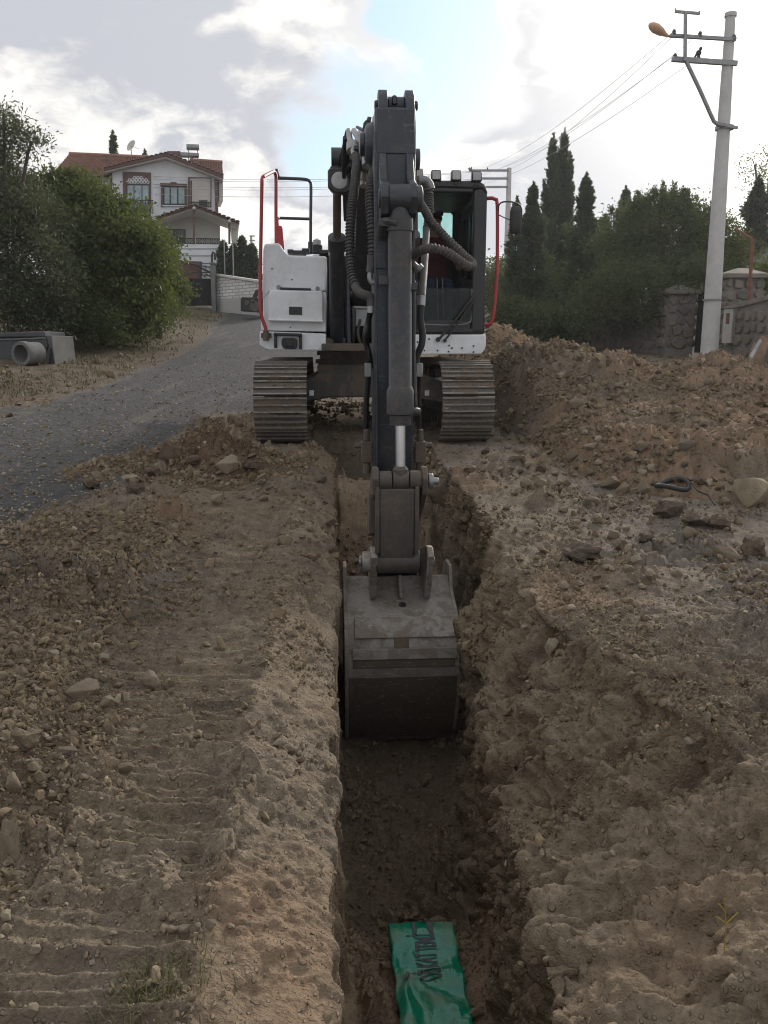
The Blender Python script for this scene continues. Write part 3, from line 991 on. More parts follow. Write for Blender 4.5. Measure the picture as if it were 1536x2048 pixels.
def heap(name, label, x0, x1, y0, y1, nx, ny, hfun, red, grey, seed, group=None, dark_soil=0.0, crumb=1.0):
    xs, ys = np.linspace(x0, x1, nx), np.linspace(y0, y1, ny)
    HX, HY = np.meshgrid(xs, ys)
    x, y = HX.ravel(), HY.ravel()
    p = np.stack([x, y, np.zeros_like(x)], 1)
    H = hfun(x, y, p)
    m = sstep(0.0, 0.25, H)
    z = ground_z(x, y) + H - 0.07
    z += m * (0.05 * fbm(p + seed, 1.3, 3) + 0.022 * fbm(p + seed, 4.5, 3) + 0.010 * fbm(p, 14, 3))
    k1, q1 = blocks(x, y, 0.15, 0.5, seed)
    k2, q2 = blocks(x + 5, y, 0.07, 0.6, seed + 9)
    k3, q3 = blocks(x + 2, y + 3, 0.36, 0.3, seed + 33)
    pm_ = sstep(-0.3, 0.4, fbm(p + seed + 7, 0.9, 3))
    z += m * crumb * (k1 * 0.55 * pm_ + k2 * 0.6 + k3 * 0.45 * pm_)
    Vh = np.stack([x, y, z], 1)
    ii = np.arange(nx * ny).reshape(ny, nx)
    Fh = np.stack([ii[:-1, :-1], ii[:-1, 1:], ii[1:, 1:], ii[1:, :-1]], 2).reshape(-1, 4)
    Fh = Fh[H[Fh].max(1) > -0.02]
    u, inv = np.unique(Fh, return_inverse=True)
    me = np_mesh(name, Vh[u], inv.reshape(Fh.shape), smooth=False)
    attr(me, 'road', np.zeros(len(u)))
    attr(me, 'grass', np.zeros(len(u)))
    attr(me, 'red', red(x, y, p)[u])
    attr(me, 'grey', grey(x, y, p)[u])
    attr(me, 'dark_soil', np.full(len(u), dark_soil))
    attr(me, 'clod', (0.86 + 0.30 * (0.4 * q1 * (k1 > 0.02) + 0.3 * q2 * (k2 > 0.01) + 0.3 * q3 * (k3 > 0.03)))[u])
    o = link(name, me, M['soil'])
    tag(o, label, 'soil heap', 'heaps of dug-out soil')
    Nh = grid_normals(HX, HY, z.reshape(HX.shape)).reshape(-1, 3)
    SURF.append(dict(V=Vh[u], N=Nh[u], zone=np.full(len(u), 10 + len(SURF)), H=H[u], name=label))
    return o


def cones(x, y, cl):
    h = np.full_like(x, -0.3)
    acc = np.zeros_like(x)
    for cx, cy, hh, rx, ry in cl:
        d = np.sqrt(((x - cx) / rx) ** 2 + ((y - cy) / ry) ** 2)
        c = hh * (1.02 - np.sqrt(d * d + 0.012))
        acc += np.exp(np.clip(c, -0.5, 3) * 9)
    return np.log(acc) / 9 - 0.02


def heap_main(x, y, p):
    wob = 0.25 * np.stack([fbm(p, 0.8, 3), fbm(p + 50, 0.8, 3)], 1)
    h = cones(x + wob[:, 0], y + wob[:, 1], [(2.45, 11.4, 1.24, 1.8, 2.8), (1.75, 12.2, 1.10, 1.2, 2.4), (3.35, 11.8, 0.98, 1.5, 2.6), (4.20, 10.4, 1.16, 2.1, 3.0),
                 (5.4, 10.2, 0.92, 2.2, 2.8), (7.0, 10.6, 0.74, 2.6, 2.6), (3.0, 9.4, 0.55, 2.0, 2.2), (4.6, 8.9, 0.5, 2.2, 2.2), (1.70, 10.0, 0.5, 0.8, 1.7), (1.5, 9.0, 0.30, 0.8, 1.3),
                 (2.3, 8.8, 0.42, 1.5, 1.7), (3.6, 8.2, 0.46, 2.0, 1.8), (5.2, 8.0, 0.55, 2.4, 2.2)])
    edge = 1.33 - 0.061 * (y - 9.4)
    k = sstep(edge - 0.05, edge + 0.75, x)
    return h * k + (k - 1) * 0.3


def heap_far(x, y, p):
    wob = 0.2 * fbm(p, 0.9, 3)
    h = cones(x + wob, y + wob, [(2.35, 16.4, 1.32, 1.4, 1.7), (1.7, 16.8, 1.25, 1.0, 1.6), (3.1, 16.2, 0.8, 1.2, 1.6)])
    return h


def heap_left(x, y, p):
    wob = 0.18 * fbm(p, 1.5, 3)
    h = cones(x + wob, y + wob, [(-2.05, 8.4, 0.16, 0.6, 0.5), (-1.6, 8.25, 0.15, 0.7, 0.55), (-1.15, 8.35, 0.13, 0.45, 0.45), (-2.45, 7.95, 0.08, 0.5, 0.4), (-1.85, 7.75, 0.12, 0.8, 0.5)])
    return h


heap('spoil_heap', 'long high heap of brown soil and stones right of the excavator', 0.9, 9.0, 6.2, 15.0, 420, 290, heap_main,
     lambda x, y, p: 0.70 * sstep(-0.45, 0.2, fbm(p + 3, 0.7, 3) + 0.35 * sstep(2.4, 3.6, x)),
     lambda x, y, p: sstep(3.1, 2.2, x + 0.5 * fbm(p, 0.9, 2)) * sstep(9.3, 10.0, y) * 0.5, 4)
heap('spoil_heap', 'far pointed heap of orange-brown soil behind the cab', 0.4, 4.4, 14.3, 19.0, 150, 120, heap_far,
     lambda x, y, p: 0.9 * np.ones_like(x), lambda x, y, p: 0 * x, 23)
heap('spoil_heap', 'low heap of dark reddish clods between the road and the trench', -3.6, -0.75, 7.0, 9.3, 260, 150, heap_left,
     lambda x, y, p: 0.9 * sstep(-0.5, 0.3, fbm(p, 1.5, 2)), lambda x, y, p: 0 * x, 61, dark_soil=0.95, crumb=1.1)

for s in SURF:
    s['px'], s['py'], s['t'] = project(s['V'])


def pick(px, py, rad=5.0, only=None):
    """frontmost surface point seen near this pixel: position, normal, depth"""
    best = None
    for s in SURF:
        if only and s['name'] != only:
            continue
        d = np.hypot(s['px'] - px, s['py'] - py) + 1e3 * (s['t'] < 0.3)
        m = np.where(d < rad)[0]
        if len(m) == 0:
            continue
        tt = s['t'][m]
        k = m[np.argmin(tt + 0.02 * d[m])]
        if best is None or s['t'][k] < best[2]:
            best = (Vector(s['V'][k]), Vector(s['N'][k]), float(s['t'][k]))
    if best is None and rad < 60:
        return pick(px, py, rad * 2, only)
    return best
# ------------------------------------------------------------------ excavator
TH = math.atan(0.061)                       # the machine stands in line with the trench
GZ = 0.425
EXC = thing('excavator', 'white and charcoal crawler excavator straddling the trench with its bucket lowered', 'excavator', (-0.22, 11.3, GZ), TH)
cT, sT = math.cos(TH), math.sin(TH)
CAML = Vector((cT * 0.22 + sT * -11.3, -sT * 0.22 + cT * -11.3, CAMZ - GZ))


def L(px, py, ly):
    """point of the machine's own frame seen at this pixel on the plane y = ly"""
    d = ray(px, py)
    d = Vector((cT * d.x + sT * d.y, -sT * d.x + cT * d.y, d.z))
    return CAML + d * ((ly - CAML.y) / d.y)


def Lp(pts, ly):
    return [(q.x, q.z) for q in (L(a, b, ly) for a, b in pts)]


def ext(mb, pts, ly0, ly1):
    """outline measured on the plane ly0, carried straight back to ly1"""
    return mb.prism(Lp(pts, ly0), 1, ly0, ly1)


def bolts(mb, pts, ly, r=0.014, h=0.012):
    for a, b in pts:
        q = L(a, b, ly)
        mb.cyl(q, q + Vector((0, -h, 0)), r, r * 0.9, 8)


# --- crawler tracks
TRX = [((L(507, 800, -1.9).x + L(612, 800, -1.9).x) / 2), ((L(890, 800, -1.9).x + L(987, 800, -1.9).x) / 2)]
TW = 0.60
RR, HY, CZ = 0.435, 1.42, 0.475
PER = 4 * HY + 2 * math.pi * RR
NSH = 44
PITCHS = PER / NSH


def track_pt(s):
    s = s % PER
    if s < 2 * HY:                               # upper run, front to back, slight sag
        y = -HY + s
        return y, CZ + RR - 0.012 * math.sin(math.pi * s / (2 * HY)), 0.0
    s -= 2 * HY
    if s < math.pi * RR:
        a = s / RR
        return HY + RR * math.sin(a), CZ + RR * math.cos(a), a
    s -= math.pi * RR
    if s < 2 * HY:
        return HY - s, CZ - RR, math.pi
    s -= 2 * HY
    a = s / RR
    return -HY - RR * math.sin(a), CZ - RR * math.cos(a), math.pi + a


shoe = MB()
hp = PITCHS / 2
prof = [(-hp + 0.004, 0), (-hp + 0.004, 0.012), (-hp + 0.012, 0.040), (-hp + 0.028, 0.040), (-hp + 0.036, 0.014), (-0.016, 0.014), (-0.008, 0.036), (0.008, 0.036), (0.016, 0.014),
        (hp - 0.034, 0.014), (hp - 0.026, 0.036), (hp - 0.012, 0.036), (hp - 0.004, 0.010), (hp - 0.004, 0.0)]
shoe.prism(prof, 0, -TW / 2, TW / 2)
shoe_me = shoe.mesh('track_shoe', 30)
shoe_me.materials.append(M['track'])
shoe_me.materials.append(M['track_worn'])
for p_ in shoe_me.polygons:
    if p_.center.z > 0.034 and len(p_.vertices) == 4:
        p_.material_index = 1
nut = MB()
for sx in (-0.062, 0.062):
    nut.cyl((sx, 0.042, 0.012), (sx, 0.042, 0.024), 0.017, 0.015, 6)
nut_me_v, nut_me_f = nut.v, nut.f
for k in range(2):
    tx = TRX[k]
    sd = 1 if k == 0 else -1
    chain = MB()
    ring_o, ring_i = [], []
    for j in range(72):
        y, z, a = track_pt(PER * j / 72)
        ny, nz = math.sin(a), math.cos(a)
        ring_o.append((y - ny * 0.004, z - nz * 0.004))
        ring_i.append((y - ny * 0.085, z - nz * 0.085))
    for xo in (-0.09, 0.09):
        for rr_ in (ring_o, ring_i):
            pass
        n = 72
        vs = [(tx + xo - 0.03, *q) for q in ring_o] + [(tx + xo + 0.03, *q) for q in ring_o] + [(tx + xo + 0.03, *q) for q in ring_i] + [(tx + xo - 0.03, *q) for q in ring_i]
        fs = []
        for i in range(n):
            j = (i + 1) % n
            for a_ in range(4):
                b_ = (a_ + 1) % 4
                fs.append((a_ * n + i, a_ * n + j, b_ * n + j, b_ * n + i))
        chain.add(vs, fs)
    tr = chain.obj('crawler_track', M['frame'], EXC, smooth=40)
    for j in range(NSH):
        y, z, a = track_pt(PITCHS * (j + 0.37))
        o = bpy.data.objects.new('track_shoe', shoe_me)
        COL.objects.link(o)
        o.parent = tr
        o.location = (tx + random.uniform(-0.003, 0.003), y, z)
        o.rotation_euler = (-a, 0, 0)
    wheel = MB()
    for yy in (-HY, HY):
        wheel.lathe([(0.0, -0.11), (0.30, -0.11), (0.345, -0.09), (0.345, -0.035), (0.375, -0.03), (0.375, 0.03), (0.345, 0.035), (0.345, 0.09), (0.30, 0.11), (0.0, 0.11)], (tx, yy, CZ), 'x', 28)
    wheel.objs('idler', M['frame'], tr, smooth=40)
    rol = MB()
    for i in range(8):
        rol.lathe([(0, -0.15), (0.08, -0.15), (0.085, -0.03), (0.07, 0), (0.085, 0.03), (0.08, 0.15), (0, 0.15)], (tx, -1.05 + 0.3 * i, 0.135), 'x', 14)
    rol.obj('roller', M['frame'], tr, smooth=40, kind='stuff')
    fr = MB()
    fr.prism([(-1.22, 0.25), (-1.30, 0.42), (-1.15, 0.62), (1.15, 0.66), (1.30, 0.5), (1.15, 0.25)], 0, tx - 0.17, tx + 0.17)
    fr.prism([(-1.52, 0.38), (-1.22, 0.32), (-1.22, 0.64), (-1.52, 0.57)], 0, tx + sd * 0.19 - 0.02, tx + sd * 0.19 + 0.02)
    fr.prism([(-1.52, 0.38), (-1.22, 0.32), (-1.22, 0.64), (-1.52, 0.57)], 0, tx - sd * 0.19 - 0.02, tx - sd * 0.19 + 0.02)
    fr.obj('track_frame', M['frame'], tr, bevel=0.012)
    nb = MB()
    for j in range(NSH):
        y, z, a = track_pt(PITCHS * (j + 0.37))
        m = Matrix.Translation((tx, y, z)) @ Euler((-a, 0, 0)).to_matrix().to_4x4()
        nb.add([m @ Vector(q) for q in nut_me_v], nut_me_f)
    nb.obj('bolt', M['track'], tr, kind='stuff', smooth=0)

# --- undercarriage
uc = MB()
lx0, lx1 = TRX[0] + 0.15, TRX[1] - 0.15
uc.prism([(lx0, 0.42), (lx0, 0.66), (-0.62, 0.80), (0.62, 0.80), (lx1, 0.66), (lx1, 0.42), (0.5, 0.50), (-0.5, 0.50)], 1, -1.02, -0.62)
uc.prism([(lx0, 0.42), (lx0, 0.66), (-0.62, 0.80), (0.62, 0.80), (lx1, 0.66), (lx1, 0.42), (0.5, 0.50), (-0.5, 0.50)], 1, 0.62, 1.02)
uc.b2((-0.66, -0.98, 0.52), (0.66, 0.98, 0.90))
uc.obj('undercarriage_frame', M['frame'], EXC, bevel=0.02)
pl = MB()
for px_ in (623, 854):
    q = L(px_, 786, -1.03)
    pl.box((q.x, -1.028, q.z), (0.055, 0.012, 0.065))
pl.objs('identification_plate', M['white'], EXC, bevel=0.003)
sr = MB()
sr.lathe([(0, 0.90), (0.70, 0.90), (0.70, 0.945), (0.64, 0.95), (0.64, 1.0), (0.68, 1.0), (0.68, 1.055), (0, 1.055)], (0, 0, 0), 'z', 48)
sr.obj('slewing_ring', M['frame'], EXC, smooth=40)

# --- revolving platform
XL, XRR = L(520, 680, -1.3).x, L(971, 690, -1.5).x
dk = MB()
dk.b2((XL + 0.06, -1.22, 1.075), (-0.46, 2.3, 1.20))
dk.b2((-0.46, -1.30, 1.07), (0.36, 2.3, 1.14))
dk.b2((0.36, -1.30, 1.075), (XRR - 0.05, 2.3, 1.22))
dk.b2((-0.60, -1.34, 1.06), (0.40, -1.30, 1.15))
dk.obj('platform_frame', M['frame'], EXC, bevel=0.012)
cw = MB()
cw.prism([(XL + 0.05, 1.9), (XL + 0.05, 2.35), (XL + 0.5, 2.75), (XRR - 0.5, 2.75), (XRR - 0.05, 2.35), (XRR - 0.05, 1.9)], 2, 1.08, 2.05)
cw.obj('counterweight', M['arm'], EXC, bevel=0.06)
hd = MB()
hd.b2((XL + 0.10, 0.55, 1.21), (-0.72, 1.88, 2.12))
hd.b2((-0.70, 0.35, 1.21), (0.30, 1.88, 2.18))
hd.b2((0.32, 0.62, 1.23), (XRR - 0.08, 1.88, 2.05))
hd.b2((-0.70, 0.42, 2.183), (-0.30, 1.3, 2.23))
hd.objs('engine_hood', M['black'], EXC, bevel=0.03)

# left front covers (white)
FL = -1.25
sc = MB()
ext(sc, [(525, 600), (525, 560), (526, 500), (529, 487), (556, 486), (560, 489), (568, 501), (574, 508), (582, 510.5), (649, 512), (653, 514), (653, 582), (640, 584), (540, 584)], FL, FL + 1.55)
upper = sc.obj('side_cover', M['white'], EXC, bevel=0.025, seg=3)
cb = MB()
ext(cb, [(526, 640), (526, 594), (531, 586), (651, 584), (653, 590), (652, 663.5), (522, 661), (522, 640)], FL + 0.012, FL + 1.50)
cb.obj('lower_cover', M['white'], EXC, bevel=0.02)
ld = MB()
ext(ld, [(536, 641), (536, 594), (540, 580), (644, 582), (646, 594), (646, 643)], FL - 0.075, FL + 0.03)
ext(ld, [(536, 637), (646, 640), (647, 645), (536, 642)], FL - 0.095, FL - 0.03)
latch = ld.obj('tool_box_door', M['white'], EXC, bevel=0.02, seg=3)
lt = MB()
ext(lt, [(578, 613), (604, 614), (604, 630), (578, 629)], FL - 0.085, FL - 0.06)
q = L(590.5, 622, FL - 0.085)
lt.cyl(q, q + Vector((0, -0.012, 0)), 0.011, 0.011, 10)
lt.obj('latch', M['black'], latch, bevel=0.003)
bar = MB()
ext(bar, [(560, 574.5), (622, 576.5), (622, 580.5), (560, 579)], FL - 0.03, FL + 0.01)
bar.obj('grab_bar', M['black'], EXC, bevel=0.006)
rb = MB()
for a, b in ((557, 574), (635, 577)):
    q = L(a, b, FL)
    rb.cyl(q + Vector((0, 0.005, 0)), q + Vector((0, -0.022, 0)), 0.026, 0.022, 16)
rb.objs('round_bolt', M['galv'], EXC)
sb = MB()
bolts(sb, [(544, 537), (584, 559), (608, 593), (621, 597), (581, 654), (627, 671), (560, 684)], FL, 0.009, 0.012)
sb.obj('bolt', M['black'], EXC, kind='stuff')
bb = MB()
ext(bb, [(519, 690), (519.5, 662), (652, 667), (652, 701), (537, 700), (531, 698)], FL - 0.03, FL + 1.4)
bb.obj('sill_panel', M['white'], EXC, bevel=0.012)
st = MB()
ext(st, [(547, 665), (604, 667), (604, 673), (547, 671)], FL - 0.10, FL - 0.02)
ext(st, [(548, 671), (554, 671), (554, 696), (548, 696)], FL - 0.075, FL - 0.02)
ext(st, [(598, 672), (604, 672), (604, 698), (598, 698)], FL - 0.075, FL - 0.02)
stp = st.obj('step_bracket', M['black'], EXC, bevel=0.008)
ly_ = MB()
ext(ly_, [(563, 690), (563, 679), (567, 675), (590, 676), (594, 680), (594, 694), (590, 698), (567, 697)], FL - 0.085, FL - 0.02)
ext(ly_, [(571, 681), (586, 682), (586, 694), (571, 693)], FL - 0.10, FL - 0.08)
ly_.obj('towing_eye', M['rubber'], stp, bevel=0.012)
cl = MB()
q = L(532.5, 671, FL - 0.05)
cl.box(q, (0.12, 0.05, 0.055))
cl.cyl(q + Vector((0.0, -0.04, -0.06)), q + Vector((0.0, -0.04, 0.06)), 0.034, 0.034, 12)
cl.obj('rail_clamp', M['link'], EXC, bevel=0.006)

# hand rails
rl_ = MB()
pr = [L(533, 668, FL - 0.06), L(531, 655, FL - 0.06), L(521.5, 624, FL - 0.06), L(520.5, 560, FL - 0.06), L(522, 470, FL - 0.05), L(524, 361, FL - 0.05)]
pr2 = [pr[-1], L(525, 356, FL - 0.02), L(529, 352, FL + 0.05), L(546, 343.5, FL + 0.72), L(550, 345, FL + 0.80)]
rail = catmull(pr, 0.05) + catmull(pr2, 0.02)[1:] + catmull([L(550, 345, FL + 0.80), L(552, 352, FL + 0.83), L(552, 400, FL + 0.83), L(552, 440, FL + 0.83), L(552.5, 492, FL + 0.83)], 0.05)[1:]
rl_.tube(rail, 0.021, 10)
rl_.obj('handrail', M['red'], EXC, smooth=60)
rp = MB()
ext(rp, [(550, 492), (550.5, 437), (557, 437), (557.5, 451), (563, 451.5), (565, 456), (569, 505), (550, 505)], FL + 0.80, FL + 0.83)
rp.obj('rail_plate', M['red'], EXC, bevel=0.006)
rk = MB()
lyb = 0.25
rk.tube(catmull([L(556, 356, lyb), L(580, 357, lyb), L(612, 359, lyb), L(620, 364, lyb), L(622, 374, lyb), L(621.5, 430, lyb), L(621, 506, lyb)], 0.03), 0.021, 10)
rk.tube([L(557, 436, lyb), L(621, 438, lyb)], 0.019, 10)
rk.tube([L(553, 340, FL + 0.82), L(558, 356, lyb)], 0.018, 8)
rk.tube([L(552, 432, FL + 0.82), L(558, 437, lyb)], 0.018, 8)
rk.tube([L(621, 484, lyb), L(621, 508, lyb)], 0.034, 10)
rk.obj('handrail', M['arm'], EXC, smooth=60)
ca = MB()
q0, q1, q2 = L(634, 508, 0.5), L(634, 490, 0.5), L(634, 477, 0.5)
ca.tube([q0, q1], 0.075, 16)
cap = ca.obj('air_intake', M['rubber'], EXC, bevel=0.008)
cc = MB()
cc.tube([q1, q1 + Vector((0, 0, 0.06)), q2 + Vector((0, 0, -0.02)), q2], [0.056, 0.056, 0.045, 0.015], 16)
cc.obj('intake_cap', M['lamp'], cap)
mi = MB()
for a, b, w_ in ((582, 505, 0.05), (600, 507, 0.10), (648, 506, 0.08), (612, 503, 0.06)):
    q = L(a, b, 0.15)
    mi.box(q, (w_ * 1.6, 0.3, 0.05))
mi.objs('walkway_grating', M['black'], EXC, bevel=0.006)

# --- machinery bay between cover and boom
bay = MB()
bay.b2((-0.72, 0.15, 1.2), (0.34, 0.30, 2.3))
bay.b2((-0.86, -0.95, 1.21), (-0.66, 0.30, 2.02))
bay.b2((-0.735, -1.20, 1.10), (-0.70, 0.2, 2.03))
bay.obj('machinery_bay', M['inner'], EXC, bevel=0.01)
bf = MB()
for sx in (-0.27, 0.27):
    bf.prism([(-1.15, 1.12), (-0.98, 1.38), (-0.55, 2.0), (-0.25, 2.05), (0.0, 1.8), (0.3, 1.12)], 0, sx - 0.025, sx + 0.025)
bf.objs('boom_bracket', M['arm'], EXC, bevel=0.008)
wp = MB()
ext(wp, [(706, 612), (738, 613), (738, 617), (706, 616)], -0.66, -0.55)
ext(wp, [(708, 617), (737, 617), (737, 652), (709, 652)], -0.60, -0.56)
wp.obj('valve_cover', M['white'], EXC, bevel=0.006)
fh = MB()
for a in (694, 707):
    fh.tube(catmull([L(a - 6, 624, -0.75), L(a, 618, -0.80), L(a + 1, 634, -0.85), L(a, 660, -0.9), L(a - 1, 690, -0.85)], 0.03), 0.024, 10)
fh.tube(catmull([L(720, 640, -0.8), L(716, 665, -0.95), L(722, 690, -1.0), L(732, 705, -0.95)], 0.03), 0.02, 8)
fh.tube(catmull([L(684, 640, -0.7), L(686, 668, -0.95), L(684, 695, -1.0)], 0.03), 0.014, 8)
fh.objs('hydraulic_hose', M['hose'], EXC, smooth=60)

# --- boom (side profile in y, z; carried across the width)
TIPY, TIPZ = -5.02, 2.55
bp = [(-0.25, 1.62), (-0.42, 2.05), (-1.0, 2.62), (-1.9, 3.02), (-2.45, 3.14), (-3.0, 3.12), (-3.9, 2.92), (-4.75, 2.72), (-5.14, 2.64), (-5.20, 2.50), (-5.06, 2.36), (-4.7, 2.42), (-3.9, 2.58), (-3.1, 2.72), (-2.5, 2.76), (-2.05, 2.62), (-1.2, 2.10), (-0.62, 1.70), (-0.36, 1.52)]
bo = MB()
bpx = [(0, a, b) for a, b in bp]
hw = [0.205 - 0.085 * float(sstep(-3.6, -4.9, a)) for a, b in bp]
nb_ = len(bp)
bo.add([(-w_, a, b) for (a, b), w_ in zip(bp, hw)] + [(w_, a, b) for (a, b), w_ in zip(bp, hw)],
       [tuple(range(nb_)), tuple(range(nb_, 2 * nb_))[::-1]] + [(i, nb_ + i, nb_ + (i + 1) % nb_, (i + 1) % nb_) for i in range(nb_)])
boom = bo.obj('boom', M['boom'], EXC, bevel=0.015)
bx = MB()
bx.cyl((-0.31, -2.55, 2.95), (0.31, -2.55, 2.95), 0.11, 0.11, 24)
bx.cyl((-0.42, -2.55, 2.95), (0.42, -2.55, 2.95), 0.055, 0.055, 20)
bx.cyl((-0.34, -0.3, 1.72), (0.34, -0.3, 1.72), 0.09, 0.09, 20)
bx.prism([(-2.2, 3.05), (-2.35, 3.30), (-2.6, 3.30), (-2.8, 3.10)], 0, -0.11, -0.075)
bx.prism([(-2.2, 3.05), (-2.35, 3.30), (-2.6, 3.30), (-2.8, 3.10)], 0, 0.075, 0.11)
bx.objs('boom_pin', M['arm'], boom, bevel=0.006)
# fork and pivot boss at the tip
tp = MB()
tp.lathe([(0, -0.225), (0.10, -0.225), (0.125, -0.215), (0.15, -0.17), (0.155, -0.15), (0.155, 0.10), (0.15, 0.11), (0, 0.11)], (0, TIPY, TIPZ - 0.02), 'x', 32)
tp.lathe([(0, -0.26), (0.07, -0.26), (0.08, -0.25), (0.08, -0.225), (0, -0.225)], (0, TIPY, TIPZ - 0.02), 'x', 24)
tp.obj('pivot_boss', M['arm'], boom, bevel=0.004, smooth=40)

# boom lift cylinders
for sx in (-1, 1):
    xb = -0.58 if sx < 0 else 0.50
    base = L(673, 690, -1.0) if sx < 0 else Vector((0.45, -1.0, 1.22))
    top = Vector((-0.36 * -sx if sx < 0 else 0.36, -2.55, 2.95)) if sx > 0 else Vector((-0.40, -2.55, 2.95))
    dd = (top - base)
    u = dd.normalized()
    bc = MB()
    bc.tube([base + u * 0.02, base + u * 0.28, base + u * 0.285, base + u * (dd.length * 0.56), base + u * (dd.length * 0.56 + 0.005), base + u * (dd.length * 0.56 + 0.16), base + u * (dd.length * 0.56 + 0.17)],
            [0.078, 0.078, 0.085, 0.085, 0.098, 0.098, 0.06], 24)
    bc.cyl(base + Vector((-0.11, 0, 0)), base + Vector((0.11, 0, 0)), 0.085, 0.085, 20)
    bcl = bc.obj('boom_cylinder', M['cyl'], EXC, smooth=40)
    br = MB()
    br.tube([base + u * (dd.length * 0.55), top - u * 0.08], 0.043, 16)
    br.obj('piston_rod', M['rod_old'], bcl, smooth=50)
    be = MB()
    be.cyl(top + Vector((-0.06, 0, 0)), top + Vector((0.06, 0, 0)), 0.10, 0.10, 20)
    be.tube([base + u * 0.35 + Vector((-0.10 * sx, -0.02, 0)), base + u * (dd.length * 0.57) + Vector((-0.11 * sx, -0.03, 0))], 0.016, 8)
    be.objs('cylinder_pipe', M['cyl'], bcl, bevel=0.004)

# arm cylinder on top of the boom
a0, a1 = Vector((0.02, -2.45, 3.22)), Vector((0.02, -4.80, 2.80))
u = (a1 - a0).normalized()
ac = MB()
ac.tube([a0, a0 + u * 1.45, a0 + u * 1.455, a0 + u * 1.6, a0 + u * 1.61], [0.085, 0.085, 0.10, 0.10, 0.06], 20)
acy = ac.obj('arm_cylinder', M['cyl'], EXC, smooth=40)
ar_ = MB()
ar_.tube([a0 + u * 1.5, a1], 0.05, 16)
ar_.obj('piston_rod', M['rod_old'], acy, smooth=50)

# --- work lamp and pipes on the left flank of the boom
q = L(679, 361, -2.7)
wl = MB()
wl.prism([(q.x - 0.085, q.z - 0.09), (q.x - 0.115, q.z - 0.05), (q.x - 0.115, q.z + 0.09), (q.x - 0.09, q.z + 0.12), (q.x + 0.11, q.z + 0.12), (q.x + 0.11, q.z - 0.09), (q.x + 0.06, q.z - 0.12), (q.x - 0.05, q.z - 0.12)], 1, -2.70, -2.58)
wlo = wl.obj('boom_lamp', M['black'], EXC, bevel=0.015)
wl = MB()
wl.lathe([(0, -2.718), (0.05, -2.725), (0.078, -2.715), (0.084, -2.695), (0, -2.695)], (q.x - 0.0, 0, q.z), 'y', 24)
wl.obj('lens', M['lamp'], wlo, smooth=50)
wl = MB()
ext(wl, [(660, 334), (664, 330), (700, 330), (700, 352), (690, 346), (668, 347), (664, 352), (661, 345)], -2.62, -2.45)
wl.obj('lamp_bracket', M['black'], EXC, bevel=0.008)
pp = MB()
pipe_paths = [([(697, 262, -3.6), (701, 283, -3.9), (706, 298, -4.1), (711, 314, -4.35)], 0.021),
              ([(708, 262, -3.7), (713, 270, -3.9), (727, 296, -4.2), (733, 312, -4.5), (740, 330, -4.75)], 0.021),
              ([(716, 330, -3.4), (720, 345, -3.5), (724, 360, -3.6), (726, 372, -3.65)], 0.022),
              ([(712, 320, -3.3), (706, 350, -3.2), (704, 400, -2.6), (702, 450, -1.9)], 0.016)]
pipe_paths = [(a_, r_ * 1.2) for a_, r_ in pipe_paths]
for pth, r in pipe_paths:
    pp.tube(catmull([L(*q) for q in pth], 0.03), r, 12)
pp.objs('boom_pipe', M['steelpipe'], EXC, smooth=60)
cl = MB()
for (a, b, d) in ((705, 295, -4.08), (730, 299, -4.28), (737, 324, -4.68), (723, 357, -3.58)):
    q = L(a, b, d)
    cl.tube([q + Vector((0, 0.02, 0.035)), q + Vector((0, -0.02, -0.035))], 0.050, 16)
cl.objs('pipe_clamp', M['steelpipe'], EXC, smooth=40)
pb = MB()
for a, b0, b1, d in ((688, 275, 440, -2.7), (694, 270, 470, -2.6), (697, 330, 500, -2.3)):
    pb.tube(catmull([L(a + 2, b0, d - 0.5), L(a, b0 + 40, d - 0.2), L(a, (b0 + b1) / 2, d), L(a + 3, b1, d + 0.6)], 0.05), 0.02, 10)
pb.tube(catmull([L(692, 262, -3.2), L(684, 300, -2.9), L(679, 320, -2.75), L(680, 335, -2.7)], 0.03), 0.008, 6)
pb.tube(catmull([L(730, 262, -4.4), L(722, 258, -4.3), L(714, 254, -4.2)], 0.03), 0.012, 6)
pb.objs('boom_pipe', M['black'], EXC, smooth=60)
tb = MB()
for a, b, d in ((713, 306, -4.2), (726, 328, -4.5)):
    q = L(a, b, d)
    tb.box(q, (0.07, 0.16, 0.035), (R(-20), 0, R(10)))
ext(tb, [(727, 245), (733, 238), (737, 262), (734, 300), (727, 300), (722, 275)], -4.75, -4.60)
q = L(739, 236, -4.7)
tb.tube([L(737, 244, -4.7), q, L(741, 238, -4.7)], 0.018, 8)
tb.objs('pipe_bracket', M['arm'], EXC, bevel=0.006)


def corr_hose(path, r, name='hose', mat=None, pitch=0.024, ends=None):
    pts = catmull([L(*q) for q in path], pitch / 4)
    rs = [r * (1.18 if k % 4 < 2 else 0.80) for k in range(len(pts))]
    mb = MB()
    mb.tube(pts, rs, 12)
    o = mb.obj(name, mat or M['hose'], EXC, smooth=35)
    if ends:
        for (pa, pb_, rr_) in ends:
            e_ = MB()
            e_.tube(catmull([L(*q) for q in pa], 0.01), rr_, 12)
            e_.obj('hose_fitting', M[pb_], o, smooth=45)
    return o


